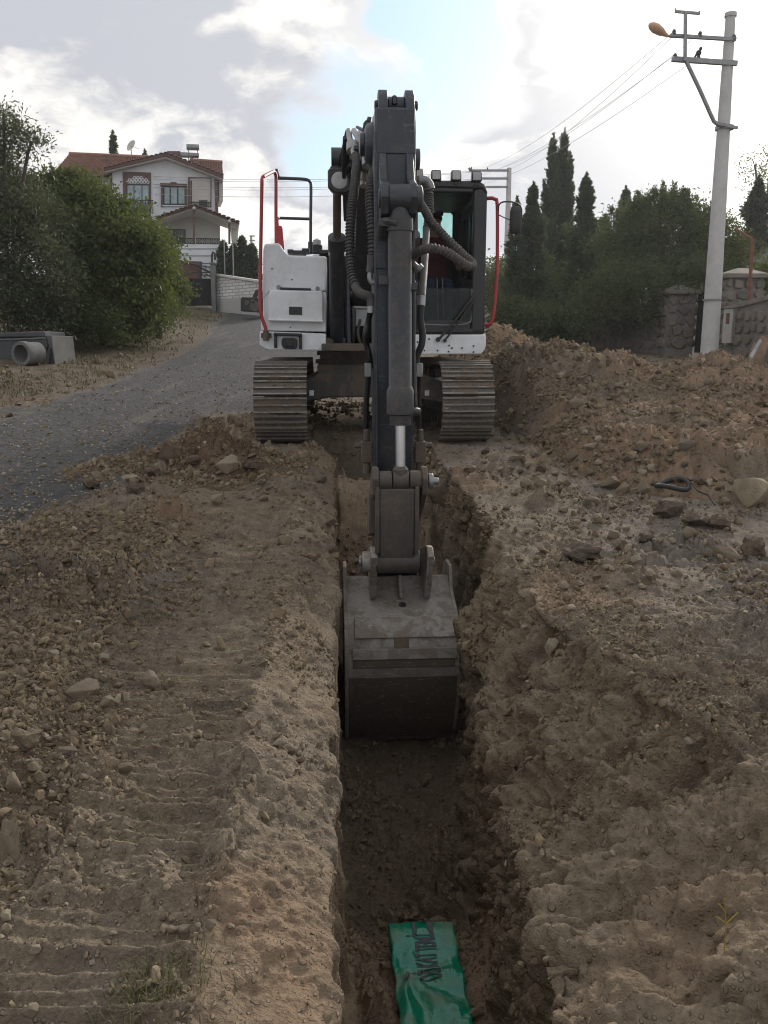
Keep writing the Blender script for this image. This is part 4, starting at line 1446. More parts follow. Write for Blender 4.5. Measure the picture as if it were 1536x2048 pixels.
corr_hose([(711, 312, -4.3), (713, 322, -4.45), (712, 345, -4.7), (707, 390, -4.95), (702, 430, -5.05), (700, 475, -5.1), (701, 520, -5.15), (705, 552, -5.2), (711, 572, -5.25)], 0.031, 'arm_hose',
          ends=[([(711, 571, -5.25), (717, 583, -5.28), (728, 590, -5.3), (738, 593, -5.3), (743, 602, -5.3), (743, 612, -5.3)], 'hose', 0.034), ([(743, 610, -5.3), (742, 626, -5.3)], 'steelpipe', 0.027)])
corr_hose([(741, 331, -4.8), (748, 338, -4.95), (745, 352, -5.1), (741, 380, -5.2), (741, 410, -5.25), (744, 450, -5.3), (746, 480, -5.3), (745, 512, -5.3)], 0.032, 'arm_hose',
          ends=[([(744, 511, -5.3), (743, 530, -5.3), (741, 545, -5.3)], 'hose', 0.033), ([(741, 544, -5.3), (740, 556, -5.3), (743, 564, -5.3), (752, 565, -5.3), (758, 566, -5.3)], 'steelpipe', 0.020)])
corr_hose([(833, 388, -4.9), (839, 404, -5.0), (849, 420, -5.1), (862, 444, -5.2), (880, 463, -5.25), (900, 484, -5.3), (925, 508, -5.35), (942, 524, -5.4), (944, 533, -5.45), (934, 532, -5.5), (915, 519, -5.55), (893, 504, -5.6), (870, 497, -5.6), (852, 498, -5.55), (840, 502, -5.5)], 0.027, 'arm_hose',
          ends=[([(841, 501.5, -5.5), (832, 507, -5.47), (826, 513, -5.45)], 'hose', 0.031), ([(827, 512, -5.45), (824, 521, -5.43), (828, 530, -5.4), (838, 537, -5.38)], 'galv', 0.022), ([(835, 534, -5.38), (841, 540, -5.38)], 'galv', 0.034)])
corr_hose([(858, 374, -4.3), (858, 392, -4.3), (858, 412, -4.35), (857, 440, -4.4), (854, 460, -4.45)], 0.031, 'arm_hose',
          ends=[([(853, 458, -4.45), (851, 490, -4.6), (848, 540, -4.9), (845, 575, -5.1), (844, 594, -5.2)], 'hose', 0.028), ([(843, 592, -5.2), (842, 612, -5.22)], 'steelpipe', 0.030),
                ([(842, 610, -5.22), (841, 640, -5.22), (845, 668, -5.22), (843, 690, -5.22), (834, 712, -5.2), (832, 740, -5.18)], 'rubber', 0.025),
                ([(861, 378, -4.3), (858, 368, -4.3), (850, 361, -4.3), (838, 362, -4.3)], 'galv', 0.036)])
hb = MB()
hb.tube(catmull([L(740, 626, -5.3), L(736, 645, -5.25), L(731, 668, -5.25), L(733, 690, -5.2), L(739, 712, -5.2), L(740, 735, -5.15)], 0.03), 0.022, 10)
hb.tube([L(738, 735, -5.15), L(733, 800, -5.1), L(731, 885, -5.05)], 0.022, 10)
hb.tube([L(839, 745, -5.15), L(838, 800, -5.1), L(838, 885, -5.05)], 0.018, 10)
hb.objs('arm_pipe', M['black'], EXC, smooth=60)
hc = MB()
for a, b in ((736, 740), (838, 740)):
    q = L(a, b, -5.2)
    hc.box(q, (0.05, 0.07, 0.10))
hc.objs('pipe_clamp', M['galv'], EXC, bevel=0.006)
for a in (733, 840):
    hv = MB()
    q = L(a, 890, -5.1)
    hv.box(q + Vector((0, 0, -0.05)), (0.085, 0.1, 0.16))
    hv.cyl(q + Vector((-0.09, -0.02, 0.0)), q + Vector((0.09, -0.02, 0.0)), 0.022, 0.022, 10)
    hv.cyl(q + Vector((0, -0.01, 0.03)), q + Vector((0, -0.01, 0.12)), 0.028, 0.022, 10)
    hv.cyl(q + Vector((0, -0.01, -0.13)), q + Vector((0, -0.01, -0.22)), 0.03, 0.03, 10)
    hv.obj('shut_off_valve', M['link'], EXC, bevel=0.008)

# --- arm: box section, front face towards the bucket cylinder
AF = -5.36
top_z = L(790, 212, AF).z
lowz = L(790, 975, AF + 0.12).z
wA = (L(832, 300, AF).x - L(750, 300, AF).x) / 2
xA = (L(832, 300, AF).x + L(750, 300, AF).x) / 2
pin_arm = Vector((xA, -4.98, L(790, 1128, -4.98).z))
ap = [(AF + 0.02, top_z), (AF, top_z - 0.15), (AF, top_z - 1.6), (AF + 0.16, pin_arm.z + 0.10), (AF + 0.28, pin_arm.z - 0.11), (pin_arm.y + 0.10, pin_arm.z - 0.11), (pin_arm.y + 0.14, pin_arm.z + 0.1),
      (-4.83, pin_arm.z + 0.9), (-4.74, TIPZ - 0.55), (-4.80, TIPZ - 0.12), (-4.98, TIPZ + 0.18), (-5.12, top_z)]
am = MB()
am.prism(ap, 0, xA - wA, xA + wA)
arm = am.obj('arm', M['arm'], EXC, bevel=0.014)
ad = MB()
# ridges of the front plate, doubler plates and the cylinder lugs
ad.b2((xA - wA + 0.004, AF - 0.012, top_z - 1.05), (xA - wA + 0.075, AF - 0.0005, top_z - 0.30))
ad.b2((xA + wA - 0.075, AF - 0.012, top_z - 1.05), (xA + wA - 0.004, AF - 0.0005, top_z - 0.30))
ad.b2((xA - wA + 0.01, AF - 0.010, top_z - 0.30), (xA + wA - 0.01, AF - 0.0005, top_z - 0.02))
ad.b2((xA - wA - 0.006, AF - 0.006, lowz + 0.05), (xA - wA + 0.018, AF + 0.30, top_z - 0.16))
ad.objs('wear_plate', M['arm'], arm, bevel=0.008)
ae = MB()
for a, b in ((757, 776), (811, 829)):
    x0, x1 = L(a, 200, AF + 0.05).x, L(b, 200, AF + 0.05).x
    ae.prism([(AF + 0.01, top_z - 0.04), (AF + 0.05, top_z + 0.08), (AF + 0.12, top_z + 0.135), (AF + 0.22, top_z + 0.13), (AF + 0.30, top_z - 0.02)], 0, x0, x1)
x0, x1 = L(776, 200, AF + 0.1).x, L(811, 200, AF + 0.1).x
ae.cyl((x0, AF + 0.16, top_z + 0.045), (x1, AF + 0.16, top_z + 0.045), 0.055, 0.055, 20)
ae.cyl((x0 - 0.09, AF + 0.16, top_z + 0.045), (x1 + 0.09, AF + 0.16, top_z + 0.045), 0.032, 0.032, 16)
q = L(789, 194, AF + 0.1)
ae.cyl(q + Vector((0, 0, -0.05)), q + Vector((0, 0, 0.01)), 0.02, 0.016, 10)
ae.obj('cylinder_lug', M['arm'], arm, bevel=0.008)
for a, b in ((759, 778), (819, 842)):
    pass
al = MB()
for a, b in ((761, 778), (817, 833)):
    x0, x1 = L(a, 392, -5.6).x, L(b, 392, -5.6).x
    zc = L(790, 396, -5.62).z
    al.prism([(AF + 0.01, zc - 0.26), (AF - 0.14, zc - 0.14), (AF - 0.28, zc - 0.10), (AF - 0.33, zc), (AF - 0.28, zc + 0.09), (AF - 0.12, zc + 0.14), (AF + 0.01, zc + 0.36)], 0, x0, x1)
zc = L(790, 396, -5.62).z
al.cyl((L(757, 392, -5.62).x, AF - 0.24, zc), (L(846, 392, -5.62).x, AF - 0.24, zc), 0.062, 0.062, 24)
al.cyl((L(832, 392, -5.62).x, AF - 0.24, zc), (L(844, 392, -5.62).x, AF - 0.24, zc), 0.085, 0.085, 20)
al.obj('cylinder_lug', M['arm'], arm, bevel=0.008)
# pin joints seen at the lower end of the arm
pj = MB()
pj.cyl((xA - 0.20, pin_arm.y, pin_arm.z), (xA + 0.20, pin_arm.y, pin_arm.z), 0.11, 0.11, 24)
pj.obj('arm_pin', M['link'], arm, bevel=0.006)

# --- bucket cylinder in front of the arm
BCY = AF - 0.24
c0 = Vector((L(799, 400, BCY).x, BCY, zc))
rod_pin = L(801, 960, AF - 0.20)
u = (rod_pin - c0).normalized()


def along(y_px):
    z = L(800, y_px, BCY).z
    return c0 + u * ((z - c0.z) / u.z)


rB = (L(823, 600, BCY).x - L(776, 600, BCY).x) / 2
cyl = MB()
cyl.tube([along(404), along(436), along(437), along(462), along(463), along(772), along(774), along(782), along(828), along(831), along(850)],
         [0.06, 0.075, rB * 1.13, rB * 1.13, rB, rB, rB * 1.05, rB * 1.20, rB * 1.20, rB * 0.95, rB * 0.93], 28)
cyl.cyl(c0 + Vector((-0.07, 0, 0)), c0 + Vector((0.07, 0, 0)), 0.09, 0.09, 20)
bcy = cyl.obj('bucket_cylinder', M['cyl'], EXC, smooth=40)
cr = MB()
cr.tube([along(846), along(934)], 0.034, 24)
cr.obj('piston_rod', M['chrome'], bcy, smooth=60)
ce = MB()
ce.tube([along(933), along(940), rod_pin], [0.036, 0.055, 0.058], 20)
ce.cyl(rod_pin + Vector((-0.055, 0, 0)), rod_pin + Vector((0.055, 0, 0)), 0.068, 0.068, 24)
ce.obj('rod_eye', M['link'], bcy, bevel=0.006)
cp = MB()
q = along(820)
cp.cyl(q + Vector((0.05, -0.02, 0)), q + Vector((0.13, 0.03, -0.02)), 0.03, 0.03, 12)
cp.tube(catmull([along(815) + Vector((0.11, 0.02, 0)), along(700) + Vector((0.10, 0.06, 0)), along(560) + Vector((0.10, 0.06, 0))], 0.05), 0.014, 8)
cp.tube(catmull([along(450) + Vector((-0.02, -0.08, 0)), along(445) + Vector((-0.11, -0.03, 0)), along(470) + Vector((-0.12, 0.06, 0))], 0.02), 0.024, 10)
q = along(450)
cp.box(q + Vector((-0.10, -0.03, 0.01)), (0.07, 0.05, 0.05))
cp.box(along(572) + Vector((0.09, 0.05, 0)), (0.06, 0.06, 0.05))
cp.box(along(560) + Vector((-0.10, 0.05, 0)), (0.07, 0.06, 0.06))
cp.objs('cylinder_pipe', M['cyl'], bcy, bevel=0.004)

# --- tipping link between rod eye and bucket
LKY = rod_pin.y
ear_pin = L(797, 1122, LKY + 0.06)
lk = MB()
xa, xb_ = L(760, 1040, LKY - 0.1).x, L(831, 1040, LKY - 0.1).x
lk.cyl((L(757, 960, LKY).x, LKY, rod_pin.z), (rod_pin.x - 0.062, LKY, rod_pin.z), 0.066, 0.066, 24)
lk.cyl((rod_pin.x + 0.062, LKY, rod_pin.z), (L(843, 960, LKY).x, LKY, rod_pin.z), 0.066, 0.066, 24)
lk.prism([(LKY + 0.05, rod_pin.z - 0.03), (LKY - 0.055, rod_pin.z - 0.06), (LKY - 0.04, ear_pin.z + 0.12), (LKY + 0.0, ear_pin.z), (LKY + 0.12, ear_pin.z + 0.02), (LKY + 0.13, rod_pin.z - 0.12)], 0, xa, xb_)
lk.prism([(LKY + 0.06, rod_pin.z - 0.02), (LKY - 0.07, rod_pin.z - 0.04), (LKY - 0.052, ear_pin.z + 0.08), (LKY + 0.14, ear_pin.z + 0.08), (LKY + 0.14, rod_pin.z - 0.06)], 0, xa - 0.03, xa)
lk.prism([(LKY + 0.06, rod_pin.z - 0.02), (LKY - 0.07, rod_pin.z - 0.04), (LKY - 0.052, ear_pin.z + 0.08), (LKY + 0.14, ear_pin.z + 0.08), (LKY + 0.14, rod_pin.z - 0.06)], 0, xb_, xb_ + 0.03)
lk.cyl((L(752, 1122, LKY).x, ear_pin.y, ear_pin.z), (L(840, 1122, LKY).x, ear_pin.y, ear_pin.z), 0.085, 0.085, 28)
tl = lk.obj('tipping_link', M['link'], EXC, bevel=0.008)
ls = MB()
for a, b, sx in ((744, 757, -1), (843, 854, 1)):
    x0, x1 = L(a, 960, LKY).x, L(b, 960, LKY).x
    pa, pb_ = Vector((0, LKY, rod_pin.z)), Vector((0, pin_arm.y + 0.05, pin_arm.z + 0.42))
    ls.prism([(pa.y - 0.085, pa.z + 0.02), (pa.y - 0.03, pa.z + 0.095), (pa.y + 0.06, pa.z + 0.09), (pb_.y + 0.09, pb_.z + 0.07), (pb_.y + 0.07, pb_.z - 0.10), (pb_.y - 0.08, pb_.z - 0.11), (pa.y - 0.05, pa.z - 0.10)], 0, x0, x1)
x0 = L(737, 1010, LKY + 0.1).x
ls.prism([(LKY + 0.02, rod_pin.z - 0.10), (LKY + 0.34, rod_pin.z - 0.2), (LKY + 0.34, rod_pin.z - 0.48), (LKY + 0.04, rod_pin.z - 0.40)], 0, x0, x0 + 0.06)
ls.objs('side_link', M['link'], EXC, bevel=0.010)
lp = MB()
q = L(856, 962, LKY)
lp.cyl(q, q + Vector((0.035, 0, 0)), 0.055, 0.055, 20)
lp.cyl(q + Vector((0.03, -0.01, 0)), q + Vector((0.075, -0.01, 0)), 0.028, 0.024, 12)
q = L(855, 1124, LKY + 0.06)
lp.cyl(q, q + Vector((0.05, 0, 0)), 0.042, 0.042, 20)
q = L(738, 1124, LKY + 0.06)
lp.cyl(q, q + Vector((-0.055, 0, 0)), 0.062, 0.055, 20)
lp.cyl(q + Vector((-0.055, 0, 0)), q + Vector((-0.075, 0, 0)), 0.03, 0.03, 12)
lp.obj('link_pin', M['galv'], EXC, bevel=0.005)

# --- bucket
def bz(py, ly):
    return L(800, py, ly).z


shell = [(-5.02, bz(1151, -5.02)), (-5.16, bz(1153, -5.16)), (-5.24, bz(1178, -5.24)), (-5.46, bz(1215, -5.46)), (-5.62, bz(1246, -5.62)), (-5.70, bz(1276, -5.70)), (-5.735, bz(1318, -5.735)), (-5.73, bz(1352, -5.73)),
         (-5.68, bz(1400, -5.68)), (-5.58, bz(1446, -5.58)), (-5.43, bz(1480, -5.43)), (-5.22, bz(1480, -5.43) - 0.07), (-4.95, bz(1480, -5.43) - 0.10), (-4.62, bz(1480, -5.43) - 0.09), (-4.30, bz(1480, -5.43) - 0.06)]
bxl, bxr = L(689, 1320, -5.73).x, L(923, 1320, -5.73).x
sm = catmull([(0, y, z) for y, z in shell], 0.05)
sm = [(q.y, q.z) for q in sm]


def inset(pl, d):
    out = []
    for i, p in enumerate(pl):
        a, b = pl[max(i - 1, 0)], pl[min(i + 1, len(pl) - 1)]
        t = Vector((b[0] - a[0], b[1] - a[1])).normalized()
        out.append((p[0] - t[1] * d * -1 * -1, p[1] + t[0] * d * -1 * -1))
    return out


inn = inset(sm, 0.028)
cy_, cz_ = -5.2, bz(1330, -5.3)
if (inn[len(inn) // 2][0] - cy_) ** 2 > (sm[len(sm) // 2][0] - cy_) ** 2:
    inn = inset(sm, -0.028)
sh = MB()
sh.prism(sm + inn[::-1], 0, bxl + 0.028, bxr - 0.028)
bucket = sh.obj('bucket', M['bucket'], EXC, smooth=25)
sp_ = MB()
side = [(-4.86, bz(1128, -4.9)), (-5.0, bz(1120, -5.0)), (-5.20, bz(1133, -5.20))] + [(y - 0.012 * (1 if y < -5.2 else 0), z - (0.012 if z < cz_ - 0.5 else 0)) for y, z in sm[4:]] + [(-4.28, bz(1480, -5.43) + 0.02), (-4.55, bz(1330, -4.6)), (-4.72, bz(1200, -4.72))]
sp_.prism(side, 0, bxl, bxl + 0.028)
sp_.prism(side, 0, bxr - 0.028, bxr)
sp_.objs('side_plate', M['bucket'], bucket, bevel=0.006)
ws = MB()


def strip(mb, i0_, i1_, x0, x1, th):
    a = sm[i0_:i1_]
    inn_, out_ = a, [(p[0] + (p[0] - q_[0]) * th / 0.028, p[1] + (p[1] - q_[1]) * th / 0.028) for p, q_ in zip(a, inn[i0_:i1_])]
    mb.prism(inn_ + out_[::-1], 0, x0, x1)


def near_i(py, ly):
    zt = bz(py, ly)
    return min(range(len(sm)), key=lambda i: abs(sm[i][1] - zt) + (5 if sm[i][0] > -4.9 else 0))


strip(ws, near_i(1240, -5.6), near_i(1274, -5.7) + 1, bxl + 0.075, bxr - 0.03, 0.014)
strip(ws, near_i(1292, -5.72), near_i(1322, -5.73) + 1, bxl + 0.055, bxr - 0.03, 0.014)
ws.objs('wear_strip', M['bucket'], bucket, bevel=0.004)
ws = MB()
strip(ws, near_i(1276, -5.7), near_i(1290, -5.72) + 1, L(789, 1280, -5.72).x, L(818, 1280, -5.72).x, 0.010)
strip(ws, near_i(1325, -5.73), near_i(1340, -5.73) + 1, bxl + 0.06, bxr - 0.05, 0.006)
ws.objs('dark_gap', M['bucket_dark'], bucket, bevel=0.003)  # dark strips painting in the shaded gaps between and below the wear strips
ws = MB()
i_d = near_i(1345, -5.73)
strip(ws, i_d, near_i(1470, -5.5) + 1, bxl + 0.03, bxr - 0.03, 0.012)  # belly skin in the darker steel, its shade put into the colour
ws.obj('belly_shade', M['bucket_dark'], bucket, bevel=0.004)
er = MB()
for a, b in ((738, 751), (846, 858)):
    x0, x1 = L(a, 1140, -5.3).x, L(b, 1140, -5.3).x
    zz_ = ear_pin.z
    er.prism([(LKY - 0.06, zz_ + 0.06), (LKY + 0.02, zz_ + 0.11), (LKY + 0.12, zz_ + 0.10), (pin_arm.y + 0.09, pin_arm.z + 0.10), (pin_arm.y + 0.11, pin_arm.z - 0.08), (-5.05, bz(1160, -5.05)), (-5.24, bz(1182, -5.24)), (-5.40, bz(1197, -5.40)), (-5.43, bz(1190, -5.43))], 0, x0, x1)
x0, x1 = L(797, 1150, -5.3).x, L(806, 1150, -5.3).x
er.prism([(-5.10, bz(1152, -5.1)), (-5.22, bz(1150, -5.22)), (-5.40, bz(1196, -5.40)), (-5.26, bz(1192, -5.30))], 0, x0, x1)
er.objs('bucket_ear', M['bucket'], bucket, bevel=0.008)
eb = MB()
q = L(729, 1122, -5.4)
eb.cyl((q.x - 0.02, ear_pin.y, ear_pin.z), (q.x + 0.04, ear_pin.y, ear_pin.z), 0.075, 0.075, 20)
q = L(719, 1142, -5.1)
eb.cyl((q.x, pin_arm.y, pin_arm.z), (q.x + 0.06, pin_arm.y, pin_arm.z), 0.07, 0.07, 20)
eb.objs('pin_boss', M['bucket'], bucket, bevel=0.006)
hl = MB()
q = L(805, 1210, -5.43)
nrm = Vector((0, -(shell[4][1] - shell[3][1]) * -1, 0))
tdir = Vector((0, shell[4][0] - shell[3][0], shell[4][1] - shell[3][1])).normalized()
nn = Vector((0, tdir.z, -tdir.y))
if nn.y > 0:
    nn = -nn
hl.cyl(q - nn * 0.006, q + nn * 0.006, 0.028, 0.028, 20)
hl.obj('drain_hole', M['inner'], bucket)
for i in range(5):
    x = bxl + 0.08 + (bxr - bxl - 0.16) * i / 4
    t_ = MB()
    zt = bz(1480, -5.43) - 0.06
    t_.prism([(-4.38, zt - 0.03), (-4.38, zt + 0.05), (-4.22, zt + 0.05), (-4.05, zt + 0.015), (-4.05, zt), (-4.22, zt - 0.03)], 0, x - 0.045, x + 0.045)
    t_.obj('tooth', M['bucket_dark'], bucket, bevel=0.008)
# ------------------------------------------------------------------ cab
CF, CB = -1.48, 0.28
cxl, cxr = L(822, 520, CF).x, L(971, 520, CF).x
zr, zb, zs = L(900, 362, CF).z, L(900, 667, CF).z, L(900, 640, CF).z
CABM = M['black']
cab = MB()
cab.b2((cxl, CF, zb), (cxr, CB, zb + 0.06))                                 # floor
ext(cab, [(948, 380), (973, 372), (975, 383), (971, 560), (969, 668), (942, 668), (945, 560)], CF, CF + 0.11)
ext(cab, [(822, 380), (836, 380), (836, 668), (822, 668)], CF, CF + 0.10)
ext(cab, [(836, 640), (942, 640), (942, 668), (836, 668)], CF + 0.01, CF + 0.08)
ext(cab, [(836, 368), (948, 368), (948, 386), (836, 384)], CF + 0.005, CF + 0.09)
cab.b2((cxr - 0.07, CB - 0.10, zb), (cxr, CB, zr - 0.04))
cab.b2((cxl, CB - 0.10, zb), (cxl + 0.07, CB, zr - 0.04))
cab.b2((cxl, CF + 0.1, zb), (cxl + 0.05, CB, zb + 0.45))
cabo = cab.obj('cab', CABM, EXC, bevel=0.018)
rf = MB()
rp_ = [(cxl + 0.02, zr - 0.07), (cxl + 0.03, zr - 0.02), (cxl + 0.09, zr + 0.005), (cxr - 0.10, zr + 0.005), (cxr - 0.03, zr - 0.03), (cxr + 0.012, zr - 0.13), (cxr - 0.03, zr - 0.13), (cxr - 0.06, zr - 0.08)]
rf.prism(rp_, 1, CF - 0.015, CB + 0.02)
rf.obj('roof', CABM, cabo, bevel=0.02)
ww = MB()
x0, x1 = L(836, 450, CB - 0.04).x, L(905, 450, CB - 0.04).x
zt, zl = L(870, 414, CB - 0.04).z, L(870, 500, CB - 0.04).z
ww.b2((cxl + 0.05, CB - 0.06, zt), (cxr - 0.05, CB - 0.02, zr - 0.05))
ww.b2((cxl + 0.05, CB - 0.06, zb), (cxr - 0.05, CB - 0.02, zl))
ww.b2((x1, CB - 0.06, zl), (cxr - 0.05, CB - 0.02, zt))
for a in ((x1, zt, -1, -1), (x1, zl, -1, 1)):
    ww.prism([(a[0], a[1]), (a[0] + 0.10 * a[2], a[1]), (a[0], a[1] + 0.10 * a[3])], 1, CB - 0.06, CB - 0.02)
ww.obj('rear_wall', M['inner'], cabo, bevel=0.008)
M['glass_teal'] = glass_mat('teal_glass', (0.66, 0.86, 0.84), 0.03, 0.9)
M['glass'] = glass_mat('dusty_glass', (0.50, 0.58, 0.56), 0.04, 0.95)
M['glass_dark'] = glass_mat('dark_glass', (0.06, 0.07, 0.075), 0.05, 0.7)
rg = MB()
rg.b2((cxl + 0.06, CB - 0.045, zl - 0.01), (x1 + 0.01, CB - 0.035, zt + 0.01))
rg.obj('rear_window', M['glass_teal'], cabo)
wd = MB()
wd.b2((cxr - 0.035, CF + 0.16, zb), (cxr - 0.005, CB - 0.05, zb + 0.75))
wd.b2((cxr - 0.035, CF + 0.16, zr - 0.20), (cxr - 0.005, CB - 0.05, zr - 0.06))
wd.b2((cxr - 0.04, CF + 0.16, zb + 0.7), (cxr - 0.004, CF + 0.24, zr - 0.1))
wd.b2((cxr - 0.04, -0.55, zb + 0.7), (cxr - 0.004, -0.45, zr - 0.1))
door = wd.obj('door', CABM, cabo, bevel=0.008)
wg = MB()
wg.b2((cxr - 0.026, CF + 0.20, zb + 0.72), (cxr - 0.016, CB - 0.07, zr - 0.17))
wg.obj('door_window', M['glass_dark'], door)
sg = MB()
sg.b2((cxl + 0.02, CF + 0.1, zb + 0.45), (cxl + 0.03, CB - 0.08, zr - 0.06))
sg.obj('side_window', M['glass'], cabo)
fg = MB()
ext(fg, [(835, 576), (943, 576), (943, 642), (835, 642)], CF + 0.03, CF + 0.038)
fg.obj('lower_windscreen', M['glass'], cabo)
fe = MB()
fe.tube(catmull([L(944, 578, CF + 0.02), L(945, 610, CF + 0.02), L(943, 636, CF + 0.02), L(936, 646, CF + 0.02), L(900, 650, CF + 0.02), L(838, 648, CF + 0.02)], 0.03), 0.012, 8)
fe.obj('window_seal', M['galv'], cabo, smooth=60)
sm_ = MB()
for yy in (395, 420, 470, 505):
    q = L(948.5, yy, CF + 0.13)
    sm_.box(q, (0.016, 0.02, 0.12 if yy != 420 else 0.08))
sm_.obj('door_gap_light', M['galv'], cabo, bevel=0.004, kind='stuff')  # pale bars painted in for daylight through the door gap
wpn = MB()
ext(wpn, [(826, 669), (972, 669), (972, 692), (969, 701), (962, 708.5), (826, 709)], CF - 0.035, CF + 1.6)
wpo = wpn.obj('sill_panel', M['white'], EXC, bevel=0.012)
wb = MB()
bolts(wb, [(835, 684), (858, 678), (849, 701), (875, 701), (898, 691), (897, 703), (904, 696), (924, 696), (947, 692), (947, 704)], CF - 0.035, 0.011, 0.014)
wb.obj('bolt', M['frame'], wpo, kind='stuff')
wpr = MB()
wpr.tube(catmull([L(876, 679, CF - 0.06), L(880, 676, CF - 0.07), L(915, 635, CF - 0.06), L(938, 603, CF - 0.05)], 0.05), [0.020] * 40 if False else 0.015, 8)
wpr.tube(catmull([L(890, 680, CF - 0.06), L(912, 652, CF - 0.07), L(948, 600, CF - 0.05)], 0.05), 0.011, 8)
wpr.beam(L(926, 622, CF - 0.05), L(950, 588, CF - 0.02), 0.02, 0.03)
wpr.cyl(L(876, 679, CF - 0.035), L(876, 679, CF - 0.09), 0.028, 0.024, 14)
wpr.cyl(L(890, 681, CF - 0.035), L(890, 681, CF - 0.08), 0.022, 0.02, 14)
wpr.obj('wiper', M['rubber'], cabo, smooth=40, kind='stuff')
# four work lamps on the roof edge
for (a, b, w_) in ((838, 347, 16), (872, 352, 20), (912, 352.5, 20), (953, 354, 20)):
    q = L(a, b, CF - 0.02)
    s_ = 0.5 * w_ / 1650 * 9.6
    lm = MB()
    lm.prism([(q.x - s_, q.z - s_ * 0.9), (q.x - s_ * 0.95, q.z + s_), (q.x + s_ * 0.95, q.z + s_), (q.x + s_, q.z - s_ * 0.9)], 1, CF - 0.06, CF + 0.03)
    lm.b2((q.x - 0.03, CF - 0.02, q.z - s_ - 0.04), (q.x + 0.03, CF + 0.02, q.z - s_ + 0.01))
    lo = lm.obj('work_lamp', M['black'], cabo, bevel=0.012)
    ln = MB()
    ln.b2((q.x - s_ * 0.78, CF - 0.066, q.z - s_ * 0.72), (q.x + s_ * 0.78, CF - 0.058, q.z + s_ * 0.78))
    ln.obj('lens', M['lamp'], lo, bevel=0.004)
an = MB()
an.tube([L(858, 366, CF + 0.2), L(858, 352, CF + 0.2)], 0.006, 6)
an.obj('aerial', M['black'], cabo)
# right-hand red rail and mirror
rr_ = MB()
rr_.tube(catmull([L(974, 397, CF + 0.06), L(984, 396, CF + 0.04), L(991, 399, CF + 0.03), L(994.5, 410, CF + 0.03), L(994.5, 520, CF + 0.03), L(990, 600, CF + 0.03), L(985, 640, CF + 0.03), L(981, 648, CF + 0.03), L(968, 650, CF + 0.05)], 0.03), 0.021, 10)
rr_.obj('handrail', M['red'], EXC, smooth=60)
rm = MB()
rm.tube(catmull([L(996, 425, CF + 0.03), L(998, 410, CF - 0.03), L(1006, 404, CF - 0.06), L(1024, 404, CF - 0.10), L(1038, 409, CF - 0.12), L(1043, 418, CF - 0.12), L(1043, 440, CF - 0.12)], 0.02), 0.009, 8)
rm.tube(catmull([L(998, 430, CF + 0.03), L(1010, 436, CF - 0.04), L(1022, 440, CF - 0.1)], 0.02), 0.006, 8)
rmo = rm.obj('mirror_arm', M['black'], EXC, smooth=60)
mr = MB()
q = L(1031, 440, CF - 0.12)
sec = []
for zz_, sx, sy in ((-0.155, 0.03, 0.012), (-0.14, 0.06, 0.03), (-0.05, 0.068, 0.045), (0.08, 0.066, 0.045), (0.135, 0.055, 0.03), (0.15, 0.03, 0.012)):
    sec.append([q + Vector((sx * math.cos(k * math.pi / 8), sy * math.sin(k * math.pi / 8), zz_)) for k in range(16)])
mr.loft(sec)
mr.obj('mirror', M['rubber'], rmo, smooth=60)

# cab furniture
se = MB()
sx_ = L(868, 520, -0.15).x
se.prism([(-0.15, zb + 0.72), (-0.04, zb + 0.70), (0.06, zb + 1.22), (-0.02, zb + 1.26)], 0, sx_ - 0.24, sx_ + 0.24)
se.b2((sx_ - 0.25, -0.62, zb + 0.42), (sx_ + 0.25, -0.08, zb + 0.55))
se.b2((sx_ - 0.18, -0.5, zb + 0.06), (sx_ + 0.18, -0.15, zb + 0.43))
se.prism([(0.0, zb + 1.26), (0.08, zb + 1.26), (0.11, zb + 1.42), (0.04, zb + 1.43)], 0, sx_ - 0.13, sx_ + 0.13)
se.obj('seat', M['inner'], cabo, bevel=0.04)
for dx in (-0.33, 0.33):
    co_ = MB()
    co_.b2((sx_ + dx - 0.08, -0.85, zb + 0.35), (sx_ + dx + 0.08, -0.1, zb + 0.66))
    con = co_.obj('console', M['inner'], cabo, bevel=0.03)
    jo = MB()
    jo.tube([(sx_ + dx, -0.74, zb + 0.66), (sx_ + dx, -0.76, zb + 0.76)], 0.014, 8)
    jo.tube([(sx_ + dx, -0.76, zb + 0.75), (sx_ + dx, -0.775, zb + 0.81), (sx_ + dx, -0.785, zb + 0.88)], [0.02, 0.026, 0.022], 10)
    jo.obj('joystick', M['rubber'], con, smooth=60)
for a in (875, 886):
    le = MB()
    le.tube([L(a + 1, 640, -0.98), L(a, 600, -1.0), L(a - 1, 556, -0.9)], 0.008, 8)
    le.obj('travel_lever', M['galv'], cabo, smooth=60)
mo = MB()
q = L(926, 605, -1.15)
mo.box(q, (0.14, 0.20, 0.32))
mo.obj('console_box', M['frame'], cabo, bevel=0.02)
lb = MB()
q = L(879, 427, CB - 0.08)
lb.box(q, (0.10, 0.02, 0.055))
lb.obj('rear_sticker', M['inner'], cabo)

# ------------------------------------------------------------------ operator
PM = {'skin': plain('skin', (0.36, 0.20, 0.135), (0.30, 0.165, 0.11), 12, 0.6, 0, 0.05),
      'shirt': plain('maroon_shirt', (0.10, 0.022, 0.025), (0.07, 0.015, 0.018), 9, 0.9, 0, 0.4),
      'jeans': plain('blue_jeans', (0.035, 0.048, 0.085), (0.022, 0.03, 0.055), 14, 0.9, 0, 0.3),
      'shoe': plain('grey_shoe', (0.24, 0.23, 0.22), (0.15, 0.145, 0.14), 14, 0.8)}
mx = sx_
zc_ = zb
J, E_, RAD = [], [], []


